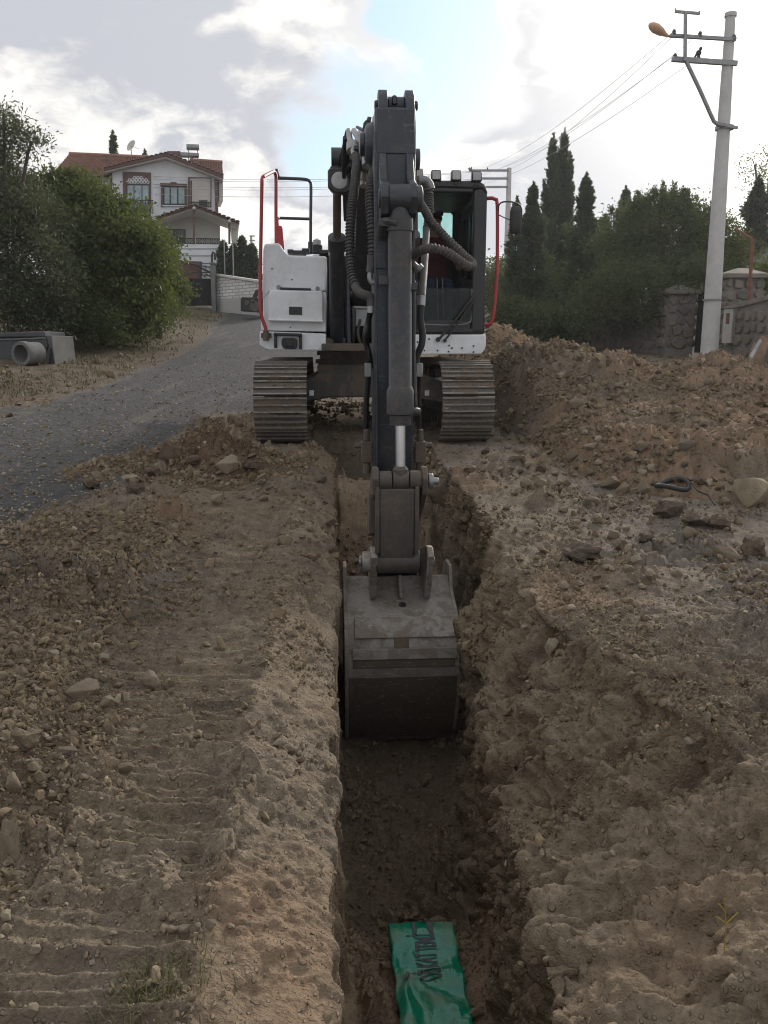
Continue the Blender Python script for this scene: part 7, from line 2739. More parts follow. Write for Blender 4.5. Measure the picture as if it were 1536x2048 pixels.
tile_slope([(104, 352), (300, 356), (300, 316), (140, 309)], 0.6, 3.4, 34, 12)
tile_slope([(383, 347), (446, 352), (444, 325), (383, 320)], 0.8, 3.4, 12, 8)
rb_ = MB()
rb_.tube([HP(138, 308, 3.4), HP(300, 315, 3.4)], 0.12, 8)
rb_.tube([HP(380, 320, 3.4), HP(445, 325, 3.4)], 0.12, 8)
rb_.obj('ridge_tile', M['tile'], HOUSE, smooth=60, kind='stuff')
bk_ = MB()
bk_.add([HP(104, 352, 0.62), HP(300, 356, .62), HP(300, 318, 3.5), HP(140, 311, 3.5), HP(104, 352, 8), HP(300, 356, 8)], [(0, 1, 2, 3), (3, 2, 5, 4), (0, 3, 4), (1, 5, 2), (0, 4, 5, 1)])
bk_.obj('roof_body', M['tile_dark'], HOUSE, smooth=0)
ch = MB()
hx(ch, [(334, 330), (334, 302), (361, 302), (361, 330)], 1.6, 2.4)
ch.obj('chimney', M['brown'], HOUSE, bevel=0.02)
sol = MB()
sol.tube([HP(373, 294, 1.6), HP(398, 295, 1.6)], 0.17, 14)
so_ = sol.obj('solar_tank', M['galv'], HOUSE, smooth=50)
so2 = MB()
hx(so2, [(361, 304), (398, 306), (398, 312), (361, 311)], 1.4, 2.0)
so2.obj('solar_panel', M['galv'], so_, bevel=0.01)
so3 = MB()
for (a, b, c, d) in ((377, 297, 377, 322), (395, 297, 396, 326), (363, 312, 363, 324), (377, 322, 390, 312)):
    so3.tube([HP(a, b, 1.7), HP(c, d, 1.7)], 0.025, 6)
so3.obj('solar_frame', M['galv'], so_, kind='stuff')
di = MB()
q = HP(262, 291, 2.2)
di.lathe([(0.0, 0.10), (0.18, 0.07), (0.34, -0.01), (0.35, -0.01), (0.18, 0.05), (0, 0.08)], (0, 0, 0), 'y', 20)
dm = Euler((R(-25), 0, R(-50))).to_matrix()
di.v = [tuple(dm @ Vector(p_) + q) for p_ in di.v]
di.tube([q, HP(263, 312, 2.4)], 0.03, 6)
di.tube([q, q + Vector((0.45, -0.35, -0.25))], 0.015, 5)
di.obj('satellite_dish', M['wall_soffit'], HOUSE, smooth=50)

# windows
aw = MB()
hx(aw, [(246, 470), (246, 343), (302, 345), (302, 470)], -0.10, 0.01)
arch = aw.obj('window', M['brown'], HOUSE)
ap_ = MB()
hx(ap_, [(253, 420), (253, 367), (298, 369), (298, 440), (253, 440)], -0.13, -0.09)
ap_.obj('frame', M['iron'], arch)
for a in ((255, 267), (269, 283), (285, 297)):
    g_ = MB()
    hx(g_, [(a[0], 430), (a[0], 371), (a[1], 371), (a[1], 430)], -0.15, -0.125)
    g_.obj('pane', M['pane'], arch)
la = MB()
pts_ = [(252, 367)] + [(275 + 23 * math.cos(math.pi - k * math.pi / 10), 366 - 14 * math.sin(k * math.pi / 10)) for k in range(11)] + [(298, 368)]
hx(la, pts_, -0.135, -0.10)
la.obj('fanlight', M['brown'], arch)
lt_ = MB()
for i in range(7):
    for j in range(3):
        a, b = 256 + i * 6.6 + (j % 2) * 3.3, 364.5 - j * 4.6
        if ((a - 275) / 22) ** 2 + ((b - 367) / 14) ** 2 < 0.93:
            q = HP(a, b, -0.15)
            lt_.tube([q + Vector((0.075 * math.cos(k * math.pi / 3), 0, 0.075 * math.sin(k * math.pi / 3))) for k in range(7)], 0.028, 4, caps=False)
lt_.obj('lattice', M['wall_white'], arch, kind='stuff')


def railing(name, pts, y, n, parent=None, bars=True):
    mb = MB()
    (a0, b0), (a1, b1), hpx = pts
    q = lambda a, b: HP(a, b, y)
    mb.tube([q(a0, b0), q(a1, b1)], 0.03, 6)
    mb.tube([q(a0, b0 + hpx), q(a1, b1 + hpx)], 0.025, 6)
    for k in range(n + 1):
        f_ = k / n
        a, b = a0 + (a1 - a0) * f_, b0 + (b1 - b0) * f_
        mb.tube([q(a, b), q(a, b + hpx)], 0.014, 4)
        if k < n:
            mb.tube([q(a, b), q(a + (a1 - a0) / n, b + hpx)], 0.010, 4)
            mb.tube([q(a, b + hpx), q(a + (a1 - a0) / n, b)], 0.010, 4)
    return mb.obj(name, M['iron'], parent or HOUSE, kind='stuff')


railing('railing', ((256, 400), (306, 401), 24), -0.7, 10)
mw_ = MB()
hx(mw_, [(326, 410), (326, 372), (371, 374), (371, 410)], -0.06, 0.01)
mwo = mw_.obj('window', M['iron'], HOUSE)
for a in ((329, 339), (342, 354), (357, 369)):
    g_ = MB()
    hx(g_, [(a[0], 407), (a[0], 374.5), (a[1], 375), (a[1], 407)], -0.085, -0.055)
    g_.obj('pane', M['pane'], mwo)
sr_ = MB()
hx(sr_, [(320, 371), (320, 366), (374, 367.5), (374, 373)], -0.18, 0.0)
hx(sr_, [(322, 413), (322, 371), (326, 371), (326, 413)], -0.14, 0.0)
hx(sr_, [(370, 414), (370, 373), (374, 373), (374, 414)], -0.14, 0.0)
hx(sr_, [(340, 366), (342, 364), (352, 364), (354, 366.5)], -0.16, 0.0)
sr_.obj('surround', M['brown'], mwo)
sl_ = MB()
hx(sl_, [(324, 410), (372, 411), (372, 412.5), (324, 411.5)], -0.16, 0.0)
sl_.obj('sill', M['wall_white'], mwo)
bo_ = MB()
hx(bo_, [(376, 354), (423, 355), (423, 357.5), (376, 356.5)], -0.1, 0.02)
hx(bo_, [(376, 356), (380, 356), (380, 414), (376, 414)], -0.1, 0.02)
hx(bo_, [(421, 357), (423, 357), (423, 414), (421, 414)], -0.1, 0.02)
bal = bo_.obj('balcony', M['brown'], HOUSE)
bi = MB()
hx(bi, [(380, 357), (421, 357.5), (421, 414), (380, 414)], -0.05, -0.005)
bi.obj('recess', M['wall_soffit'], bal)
bd_ = MB()
hx(bd_, [(398, 400), (415, 400), (415, 414), (398, 414)], -0.07, -0.045)
hx(bd_, [(381, 360), (384, 360), (384, 412), (381, 412)], -0.07, -0.045)
bd_.obj('balcony_door', M['concrete_dark'], bal, kind='stuff')
railing('railing', ((380, 404), (422, 405), 9), -0.4, 9, bal)
pil = MB()
hx(pil, [(428.5, 352), (434.5, 354), (437, 428), (431, 428)], -0.12, 0.05)
hx(pil, [(220, 346), (224, 345), (224, 400), (220, 400)], -0.10, 0.05)
pil.obj('pilaster', M['brown'], HOUSE, kind='stuff')
sd2 = MB()
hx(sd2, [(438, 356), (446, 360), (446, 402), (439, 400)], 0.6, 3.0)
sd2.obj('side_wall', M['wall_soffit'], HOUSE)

# porch
pr_ = MB()
hx(pr_, [(388, 409), (479, 444), (479, 449), (388, 415), (313, 440), (313, 434)], -2.7, -0.05)
por = pr_.obj('porch_roof', M['tile_dark'], HOUSE)
pt = MB()
for k in range(18):
    f_ = (k + 0.5) / 18
    a = 313 + 166 * f_
    b = 435 - (a - 313) * (26 / 75) if a < 388 else 409 + (a - 388) * (35 / 91)
    pt.ball(HP(a, b, -2.65), (0.16, 0.25, 0.055), 8, 4)
pt.obj('verge_tile', M['tile_dark'], por, kind='stuff')
pf = MB()
hx(pf, [(388, 414), (478, 448), (478, 451), (388, 417.5), (314, 442), (314, 439)], -2.62, -0.1)
pf.obj('fascia', M['wall_soffit'], por)
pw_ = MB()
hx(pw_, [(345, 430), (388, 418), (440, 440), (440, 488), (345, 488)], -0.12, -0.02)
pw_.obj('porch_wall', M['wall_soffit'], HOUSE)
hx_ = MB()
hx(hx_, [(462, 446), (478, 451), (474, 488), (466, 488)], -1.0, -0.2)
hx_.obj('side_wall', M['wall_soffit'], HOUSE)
po_ = MB()
for a in (388, 459):
    hx(po_, [(a - 2.2, 418 if a < 400 else 444), (a + 2.2, 418 if a < 400 else 445), (a + 2.0, 488), (a - 2.0, 488)], -2.5, -2.35)
po_.obj('porch_post', M['brown'], HOUSE, kind='stuff')
for a, b in ((388, 416), (459, 442)):
    lm_ = MB()
    lm_.ball(HP(a, b, -2.72), 0.09, 10, 6)
    lm_.obj('porch_lamp', M['wall_white'], HOUSE, smooth=60)
pwn = MB()
hx(pwn, [(330, 488), (330, 457), (371, 459), (371, 488)], -0.2, -0.11)
pwo = pwn.obj('window', M['iron'], HOUSE)
for a in ((333, 347), (350, 353), (355, 369)):
    g_ = MB()
    hx(g_, [(a[0], 487), (a[0], 460), (a[1], 461), (a[1], 487)], -0.225, -0.195)
    g_.obj('pane', M['pane_dark'], pwo)
railing('railing', ((340, 476), (386, 477), 10), -2.4, 9)
railing('railing', ((392, 477), (440, 478), 10), -2.4, 10)
gd = MB()
hx(gd, [(346, 640), (346, 521), (404, 523), (404, 640)], -2.5, -2.38)
gdo = gd.obj('garage_opening', M['brown'], HOUSE)
gi_ = MB()
hx(gi_, [(350, 640), (350, 527), (400, 528), (400, 640)], -2.53, -2.49)
gi_.obj('garage_shutter', M['tile_dark'], gdo)

# gate, gate post and the white boundary wall
GY = 45.0
gb = Vector((P(395, 612, GY).x, GY, P(395, 612, GY).z))
GATE = thing('gate', 'black sheet-metal gate with swept ironwork top before the white house', 'gate', gb)


def gx(mb, pts, y0, y1):
    return mb.prism([(q.x - gb.x, q.z - gb.z) for q in (P(a, b, GY + y0) for a, b in pts)], 1, y0, y1)


gm = MB()
gx(gm, [(352, 612), (352, 556), (392, 557), (424, 557), (424, 611)], -0.03, 0.03)
gm.obj('gate_leaf', M['gate'], GATE, bevel=0.01)
gq = lambda a, b: P(a, b, GY) - gb
gm = MB()
gm.tube(catmull([gq(352, 556), gq(352, 537), gq(372, 527), gq(392, 530), gq(410, 540), gq(424, 546)], 0.2), 0.05, 6)
gm.tube([gq(352, 545), gq(424, 545)], 0.03, 6)
gm.tube(catmull([gq(424, 612), gq(424, 510), gq(426, 504), gq(430, 508), gq(430, 520)], 0.15), 0.06, 6)
for k in range(12):
    a = 396 + k * 2.5
    gm.tube([gq(a, 556), gq(a, 532 + 0.35 * k)], 0.014, 4)
    gm.ball(gq(a, 531 + 0.35 * k), (0.03, 0.03, 0.07), 6, 4)
for a, b in ((402, 551), (409, 552), (416, 551), (421, 552), (405, 549), (413, 549)):
    gm.ball(gq(a, b), (0.06, 0.015, 0.05), 8, 4)
gm.obj('gate_ironwork', M['iron'], GATE, kind='stuff')
gm = MB()
gm.ball(gq(396, 591) + Vector((0, -0.035, 0)), (0.13, 0.012, 0.07), 12, 6)
gm.obj('gate_plate', M['brown'], GATE)
wb_ = Vector((P(470, 618, 44.5).x, 44.5, P(470, 618, 44.5).z))
WHW = thing('boundary_wall', 'white painted brick boundary wall running right from the black gate', 'wall', wb_)
m, t = new_mat('white_brick')
co = t.n('ShaderNodeTexCoord').outputs['Object']
sw = t.n('ShaderNodeSeparateXYZ', {0: co})
cx = t.n('ShaderNodeCombineXYZ', {0: sw.outputs[0], 1: sw.outputs[2]})
bt = t.n('ShaderNodeTexBrick', {'Vector': cx.outputs[0], 'Color1': (0.52, 0.50, 0.47, 1), 'Color2': (0.60, 0.585, 0.56, 1), 'Mortar': (0.27, 0.26, 0.25, 1), 'Scale': 1.0, 'Mortar Size': 0.022, 'Brick Width': 0.42, 'Row Height': 0.16})
nb_ = t.noise(co, 1.3, 5, 0.6)
low = t.ramp(sw.outputs[2], 0.35, 0.65)
finish(t, t.mix(low, t.mix(nb_, (0.36, 0.345, 0.32), (0.30, 0.285, 0.265)), t.mix(t.math('MULTIPLY', t.ramp(nb_, 0.45, 0.7), 0.6), bt.outputs[0], (0.36, 0.34, 0.31))), 0.9, 0, bt.outputs['Fac'], -0.4, 0.02)
M['white_brick'] = m
wm = MB()
wa = [(434, 612, 44.9), (434, 551, 44.9), (545, 566, 42.0), (545, 640, 42.0), (434, 640, 44.9)]
qa, qb, qc, qd = P(434, 551, 44.9) - wb_, P(545, 568, 41.5) - wb_, P(545, 640, 41.5) - wb_, P(434, 630, 44.9) - wb_
back = Vector((0.1, 0.3, 0))
wm.add([qa, qb, qc, qd, qa + back, qb + back, qc + back, qd + back], [(0, 1, 2, 3), (4, 7, 6, 5), (0, 4, 5, 1), (1, 5, 6, 2), (2, 6, 7, 3), (3, 7, 4, 0)])
wm.obj('brickwork', M['white_brick'], WHW, smooth=0)
wm = MB()
wm.beam(qa + Vector((0, 0.15, 0.05)), qb + Vector((0, 0.15, 0.05)), 0.42, 0.10)
wm.obj('coping', M['wall_soffit'], WHW, bevel=0.01)
wm = MB()
q0, q1 = P(424, 530, 44.9) - wb_, P(436, 640, 44.9) - wb_
wm.b2((q0.x, -0.05, q1.z), (q1.x, 0.35, q0.z))
wm.b2((q0.x - 0.05, -0.1, q0.z), (q1.x + 0.05, 0.4, q0.z + 0.08))
wm.obj('gate_post', M['concrete'], WHW, bevel=0.01)
wm = MB()
for a, y_ in ((450, 44.6), (467, 44.2)):
    q = P(a, 556, y_) - wb_
    wm.tube([q, q + Vector((0, 0.1, 1.9))], 0.03, 6)
wm.obj('fence_pole', M['galv'], WHW, kind='stuff')

# black digging attachment lying by the white wall
ab = Vector((P(500, 621, 40).x, 40.0, gz(P(500, 621, 40).x, 40.0)))
AT = thing('digging_attachment', 'black machine attachment with a white letter lying beside the white wall', 'machine attachment', ab, R(0))
aq = lambda a, b, dy=0: (P(a, b, 40 + dy) - ab)
am_ = MB()
am_.prism([(q.x, q.z) for q in (aq(481, 622), aq(481, 597), aq(484, 594), aq(530, 596), aq(530, 622), aq(518, 624), aq(488, 622))], 1, 0, 0.9)
am_.obj('attachment_body', M['black'], AT, bevel=0.03)
am_ = MB()
am_.prism([(q.x, q.z) for q in (aq(503, 596), aq(510, 580), aq(516, 578), aq(528, 584), aq(532, 597))], 1, 0.1, 0.22)
lug = am_.obj('attachment_lug', M['black'], AT, bevel=0.01)
am_ = MB()
for a, b, r_ in ((510, 613, 0.24), (494, 606, 0.12), (506, 603, 0.10)):
    q = aq(a, b)
    am_.cyl(q + Vector((0, -0.05, 0)), q + Vector((0, 0.02, 0)), r_, r_, 18)
am_.obj('attachment_boss', M['link'], AT, bevel=0.01, kind='stuff')
cu = bpy.data.curves.new('letter', 'FONT')
cu.body = 'S'
cu.size = 0.30
to = bpy.data.objects.new('letter', cu)
COL.objects.link(to)
dg = bpy.context.evaluated_depsgraph_get()
tm = bpy.data.meshes.new_from_object(to.evaluated_get(dg))
bpy.data.objects.remove(to)
tm.transform(Matrix.Translation(aq(513, 594) + Vector((0, 0.09, 0))) @ Euler((R(90), R(25), 0)).to_matrix().to_4x4())
tm.materials.clear()
link('letter', tm, M['wall_white'], lug)

# ------------------------------------------------------------------ stone boundary wall, pillars, gate on the right
STONE = rock_mat('wall_stone', [(0.17, 0.15, 0.13), (0.22, 0.195, 0.165), (0.13, 0.125, 0.12), (0.20, 0.165, 0.135), (0.25, 0.22, 0.19)])
MORT = plain('wall_mortar', (0.20, 0.185, 0.165), (0.15, 0.14, 0.125), 5, 0.95, 0, 0.5, 0.02)
COPE = plain('wall_coping', (0.21, 0.175, 0.145), (0.15, 0.125, 0.105), 5, 0.9, 0, 0.4)
_rs = np.random.default_rng(77)
STM = []
for k in range(6):
    mb = MB()
    nn_ = 7
    ang = np.sort(_rs.random(nn_)) * 2 * math.pi
    ang = np.linspace(0, 2 * math.pi, nn_, endpoint=False) + _rs.normal(size=nn_) * 0.22
    rad = 0.82 + 0.22 * _rs.random(nn_)
    o_ = [(0.5 * r_ * math.cos(a) * 1.08, 0.0, 0.5 * r_ * math.sin(a) * 1.08) for a, r_ in zip(ang, rad)]
    i_ = [(x * 0.78, -0.5 - 0.3 * _rs.random(), z * 0.78) for x, _, z in o_]
    mb.loft([[Vector(q) for q in o_], [Vector((x * 0.94, -0.35, z * 0.94)) for x, _, z in o_], [Vector(q) for q in i_]])
    me_ = mb.mesh('wall_stone', 25)
    me_.materials.append(STONE)
    STM.append(me_)


def stones_on(parent, p0, p1, zlo, zhi, out, cw=0.34, ch_=0.26, seed=1):
    """irregular facing stones set in mortar along a wall face from p0 to p1 (local to the parent), out = outward normal"""
    rng = np.random.default_rng(seed)
    p0, p1, out = Vector(p0), Vector(p1), Vector(out).normalized()
    d = p1 - p0
    Ln = d.length
    u = d.normalized()
    cnt = 0
    nrow = max(1, int((zhi - zlo) / ch_))
    rh = (zhi - zlo) / nrow
    for r_ in range(nrow):
        x = -rng.random() * cw * 0.5
        while x < Ln - 0.05:
            w_ = cw * (0.6 + 0.8 * rng.random())
            a, b = max(0, x), min(Ln, x + w_)
            x += w_
            if b - a < 0.08:
                continue
            hh = rh * (0.85 + 0.3 * rng.random())
            o = bpy.data.objects.new('stone', STM[rng.integers(0, 6)])
            COL.objects.link(o)
            o.parent = parent
            ctr = p0 + u * ((a + b) / 2)
            o.location = (ctr.x, ctr.y, zlo + rh * (r_ + 0.5) + rng.normal() * 0.02)
            yaw = math.atan2(-out.y, -out.x) - math.pi / 2
            o.rotation_euler = (0, 0, yaw)
            o.scale = ((b - a) * 0.99, 0.07 + 0.05 * rng.random(), hh)
            cnt += 1
    return cnt


def pillar(px0, px1, ptop, Y, label, seed, name='gate_pillar', depth=0.75):
    x0, x1 = P(px0, 640, Y).x, P(px1, 640, Y).x
    zt = P(0.5 * (px0 + px1), ptop, Y).z
    bz_ = gz((x0 + x1) / 2, Y)
    t_ = thing(name, label, 'pillar', ((x0 + x1) / 2, Y, bz_))
    w_, h_ = x1 - x0, zt - bz_
    mb = MB()
    mb.b2((-w_ / 2 + 0.03, 0.03, -0.2), (w_ / 2 - 0.03, depth - 0.03, h_))
    mb.obj('pillar_core', MORT, t_)
    stones_on(t_, (-w_ / 2 + 0.03, 0.03, 0), (w_ / 2 - 0.03, 0.03, 0), 0.2, h_, (0, -1, 0), 0.36, 0.27, seed)
    stones_on(t_, (-w_ / 2 + 0.03, depth, 0), (-w_ / 2 + 0.03, 0.03, 0), 0.2, h_, (-1, 0, 0), 0.36, 0.27, seed + 1)
    stones_on(t_, (w_ / 2 - 0.03, 0.03, 0), (w_ / 2 - 0.03, depth, 0), 0.2, h_, (1, 0, 0), 0.36, 0.27, seed + 2)
    mb = MB()
    mb.b2((-w_ / 2 - 0.09, -0.09, h_), (w_ / 2 + 0.09, depth + 0.09, h_ + 0.11))
    mb.loft([[Vector((sx * (w_ / 2 + 0.05), depth / 2 + sy * (depth / 2 + 0.05), h_ + 0.11)) for sx, sy in ((-1, -1), (1, -1), (1, 1), (-1, 1))], [Vector((sx * 0.1, depth / 2 + sy * 0.1, h_ + 0.27)) for sx, sy in ((-1, -1), (1, -1), (1, 1), (-1, 1))]])
    mb.obj('pillar_cap', COPE, t_, bevel=0.012)
    return t_


pillar(1446, 1524, 556, 21.8, 'near stone gate pillar with peaked cap behind the meter box', 5)
pillar(1332, 1392, 588, 24.2, 'shaded stone gate pillar left of the near concrete pole', 9)


def stone_wall(pxa, Ya, pxb, Yb, ta, tb_, label, seed, dens=True):
    a, b = P(pxa, 640, Ya), P(pxb, 640, Yb)
    za, zb_ = P(pxa, ta, Ya).z, P(pxb, tb_, Yb).z
    bz_ = min(gz(a.x, Ya), gz(b.x, Yb))
    t_ = thing('boundary_wall', label, 'wall', (a.x, Ya, bz_))
    d = Vector((b.x - a.x, Yb - Ya, 0))
    u = d.normalized()
    nrm = Vector((u.y, -u.x, 0))
    if nrm.y > 0:
        nrm = -nrm
    bk = -nrm * 0.35
    h0, h1 = za - bz_, zb_ - bz_
    v = [Vector((0, 0, -0.3)), d + Vector((0, 0, -0.3)), d + Vector((0, 0, h1)), Vector((0, 0, h0))]
    mb = MB()
    mb.add(v + [q + bk for q in v], [(0, 1, 2, 3), (7, 6, 5, 4), (0, 4, 5, 1), (1, 5, 6, 2), (2, 6, 7, 3), (3, 7, 4, 0)])
    mb.obj('wall_core', MORT, t_, smooth=0)
    stones_on(t_, Vector((0, 0, 0)), d, 0.15, min(h0, h1) - 0.02, nrm, 0.38, 0.28, seed)
    mb = MB()
    mb.beam(Vector((0, 0, h0 + 0.05)) + bk * 0.5, d + Vector((0, 0, h1 + 0.05)) + bk * 0.5, 0.48, 0.11)
    mb.obj('coping', COPE, t_, bevel=0.012)
    return t_


stone_wall(1452, 21.6, 1680, 17.2, 622, 560, 'stone boundary wall with flat coping running off the right edge', 21)
stone_wall(1215, 26.8, 1334, 24.6, 628, 604, 'shaded stone wall between the shrubs and the left gate pillar', 31)
stone_wall(1090, 29.5, 1212, 27.0, 640, 630, 'dim stone wall under the dark conifers', 41)
# dark gate between pillars
q0, q1 = P(1384, 712, 24.5), P(1454, 712, 22.6)
gzz = gz(q0.x, 24)
gt_ = thing('gate', 'black metal gate in shadow between the two stone pillars', 'gate', (q0.x, 24.3, gzz))
mb = MB()
dd = Vector((q1.x - q0.x, -1.7, 0))
mb.beam(Vector((0, 0, 0.95)), dd + Vector((0, 0, 0.95)), 0.04, 1.7)
mb.obj('gate_leaf', M['gate'], gt_)
mb = MB()
for k in range(9):
    mb.tube([dd * (k / 8) + Vector((0, 0, 0.1)), dd * (k / 8) + Vector((0, 0, 2.1))], 0.022, 6)
mb.obj('gate_bar', M['iron'], gt_, kind='stuff')
# meter box
mY = 21.2
q = P(1464, 652, mY)
mbx = thing('meter_box', 'pale grey electricity meter box hung on the stone wall', 'meter box', (q.x, mY, q.z))
mb = MB()
w_, h_ = 30 / FPX * mY, 66 / FPX * mY
for_m = [(1450, 626), (1462, 624), (1459, 679), (1446, 679)]
mb.box((0.02, 0.0, 0), (w_ * 1.05, 0.28, h_), (0, 0, R(28)))
mb.obj('box_body', plain('meter_box_grey', (0.38, 0.37, 0.33), (0.31, 0.30, 0.27), 5, 0.6), mbx, bevel=0.012)
mb = MB()
mb.box((0.02, 0, h_ / 2 + 0.012), (w_ * 1.2, 0.33, 0.03), (0, 0, R(28)))
mb.obj('box_lid', M['concrete'], mbx, bevel=0.006)
mb = MB()
rm_ = Euler((0, 0, R(28))).to_matrix()
mb.box(Vector((0.02, 0, 0.1)) + rm_ @ Vector((-w_ * 0.53, 0.0, 0.08)), (0.012, 0.10, 0.26), (0, 0, R(28)))
mb.obj('box_window', M['tile_dark'], mbx)
mb = MB()
mb.tube([(0.05, 0.05, -h_ / 2), (0.05, 0.05, -h_ / 2 - 0.9)], 0.02, 8)
mb.obj('conduit', M['rubber'], mbx)
# rusty post with arm
rp0 = P(1496, 640, 21.0)
rpz = P(1505, 478, 21.0)
mb = MB()
mb.tube([Vector((rp0.x, 21.0, P(1496, 640, 21).z)), Vector((rpz.x, 21.0, rpz.z))], 0.045, 8)
mb.tube([rpz, P(1470, 457, 21.3)], 0.03, 8)
mb.obj('rusty_post', plain('rust', (0.20, 0.085, 0.05), (0.13, 0.06, 0.04), 9, 0.9), None)
o = bpy.data.objects['rusty_post']
tag(o, 'thin rusty steel post with a slanting arm on the stone wall', 'post')
# planks, white bar and blue scrap by the wall
for (a0, b0, a1, b1, Y, w_, th_, lab, mt) in [
        (1506, 726, 1531, 676, 15.6, 0.20, 0.035, 'weathered brown plank leaning on the stone wall', plain('plank', (0.23, 0.14, 0.085), (0.15, 0.09, 0.06), 7, 0.85)),
        (1492, 724, 1514, 690, 16.2, 0.16, 0.035, 'second shorter plank leaning behind the brown plank', plain('plank_grey', (0.19, 0.13, 0.09), (0.13, 0.09, 0.065), 7, 0.85))]:
    mb = MB()
    p0, p1 = P(a0, b0 + 22, Y), P(a1, b1, Y + 0.4)
    mb.beam(p0, p1, w_, th_, up=(0.15, -1, 0.2))
    tag(mb.obj('plank', mt, None, bevel=0.006), lab, 'plank')
mb = MB()
mb.tube([P(1486, 742, 15.4), P(1521, 681, 15.7)], 0.035, 8)
tag(mb.obj('metal_bar', M['steelpipe'], None, smooth=60), 'pale metal bar leaning beside the planks', 'bar')
mb = MB()
q = P(1462, 725, 15.4)
mb.prism([(q.x - 0.30, q.z - 0.25), (q.x - 0.16, q.z + 0.02), (q.x - 0.02, q.z + 0.06), (q.x + 0.12, q.z - 0.02), (q.x + 0.22, q.z - 0.25)], 1, 15.35, 15.6)
tag(mb.obj('blue_sheet', plain('blue_plastic', (0.02, 0.06, 0.25), None, 6, 0.4), None, bevel=0.05), 'scrap of blue plastic sheet behind the heap crest', 'plastic sheet')
# low house roof showing at the right edge
rb0 = P(1500, 640, 30)
hs = thing('outbuilding', 'low pale outbuilding with sloping grey roof at the right edge', 'house', (rb0.x, 30, gz(rb0.x, 30)))
mb = MB()
e0, e1 = P(1488, 545, 30) - hs.location, P(1700, 490, 27) - hs.location
mb.add([e0 + Vector((0.2, 0.3, -6)), e1 + Vector((0, 0.3, -6)), e1 + Vector((0, 0.3, -0.25)), e0 + Vector((0.2, 0.3, -0.25)), e0 + Vector((0.2, 5, -6)), e1 + Vector((0, 5, -6)), e1 + Vector((0, 5, -0.25)), e0 + Vector((0.2, 5, -0.25))],
       [(0, 1, 2, 3), (7, 6, 5, 4), (0, 3, 7, 4), (1, 5, 6, 2), (3, 2, 6, 7)])
mb.obj('wall', plain('ochre_render', (0.34, 0.29, 0.20), (0.28, 0.24, 0.17), 2, 0.9), hs, smooth=0)
mb = MB()
up_ = Vector((0.6, 3.0, 1.1))
mb.add([e0 + Vector((-0.3, -0.4, -0.25)), e1 + Vector((0, -0.4, -0.25)), e1 + up_, e0 + up_, e0 + Vector((-0.3, -0.4, -0.05)), e1 + Vector((0, -0.4, -0.05)), e1 + up_ + Vector((0, 0, 0.2)), e0 + up_ + Vector((0, 0, .2))],
       [(0, 1, 2, 3), (7, 6, 5, 4), (0, 4, 5, 1), (1, 5, 6, 2), (2, 6, 7, 3), (3, 7, 4, 0)])
mb.obj('roof', plain('grey_roof', (0.20, 0.19, 0.18), (0.14, 0.135, 0.13), 3, 0.85), hs, smooth=0)

# ------------------------------------------------------------------ poles and wires
PY = 20.0
pb_ = P(1419, 712, PY)
pz = gz(pb_.x, PY)
POLE = thing('utility_pole', 'near tapered concrete utility pole carrying crossarms and a street lamp', 'utility pole', (pb_.x, PY, pz))
pq = lambda a, b, dy=0.0: P(a, b, PY + dy) - POLE.location
ptop = pq(1461, 34)
mb = MB()
n_ = 24
mb.tube([Vector((0, 0, -0.4)), Vector((ptop.x * 0.5, 0, ptop.z * 0.5)), Vector((ptop.x, 0, ptop.z))], [0.215, 0.165, 0.105], n_)
mb.tube([Vector((ptop.x, 0, ptop.z)), Vector((ptop.x, 0, ptop.z + 0.08))], [0.13, 0.13], n_)
mb.obj('pole_shaft', M['pole'], POLE, smooth=50)
mb = MB()
mb.beam(pq(1340, 71, -0.12), pq(1472, 79, -0.12), 0.07, 0.07)
mb.obj('crossarm', M['galv'], POLE)
mb = MB()
mb.beam(pq(1344, 118, -0.12), pq(1474, 127, -0.12), 0.09, 0.10)
mb.obj('crossarm', M['galv'], POLE)
mb = MB()
mb.beam(pq(1370, 122, -0.2), pq(1371, 24, -0.2), 0.06, 0.07, (0, 1, 0))
mb.beam(pq(1350, 23, -0.2), pq(1400, 27, -0.2), 0.05, 0.05)
for a, b in ((1351, 17), (1399, 22)):
    mb.tube([pq(a, b + 6, -0.2), pq(a, b, -0.2)], 0.02, 6)
mb.obj('upper_bracket', M['galv'], POLE)
mb = MB()
mb.tube(catmull([pq(1373, 124, -0.15), pq(1402, 185, -0.15), pq(1428, 243, -0.15), pq(1436, 249, -0.17), pq(1446, 252, -0.2)], 0.2), 0.045, 8)
mb.obj('brace', M['galv'], POLE, smooth=60)
mb = MB()
q = pq(1449, 256)
mb.tube([Vector((q.x, 0, q.z - 0.04)), Vector((q.x, 0, q.z + 0.04))], [0.20, 0.20], 20)
mb.box(Vector((q.x, -0.2, q.z)), (0.45, 0.04, 0.06), (0, R(12), 0))
q = pq(1424, 600)
mb.tube([Vector((q.x, 0, q.z - 0.02)), Vector((q.x, 0, q.z + 0.02))], [0.212, 0.212], 20)
mb.obj('band', M['galv'], POLE, kind='stuff')
mb = MB()
for a, b in ((1348, 66), (1400, 70), (1468, 76), (1397, 113), (1350, 114)):
    q = pq(a, b, -0.12)
    mb.lathe([(0.0, -0.06), (0.035, -0.06), (0.05, -0.02), (0.035, 0.0), (0.045, 0.03), (0.025, 0.07), (0, 0.07)], q, 'z', 10)
mb.obj('insulator', M['concrete_dark'], POLE, kind='stuff')
m, t = new_mat('amber_diffuser')
finish(t, (0.55, 0.33, 0.20), 0.3)
lm = MB()
ax = (pq(1296, 47, -0.25) - pq(1334, 71, -0.2))
p0 = pq(1336, 72, -0.2)
u = ax.normalized()
sec = []
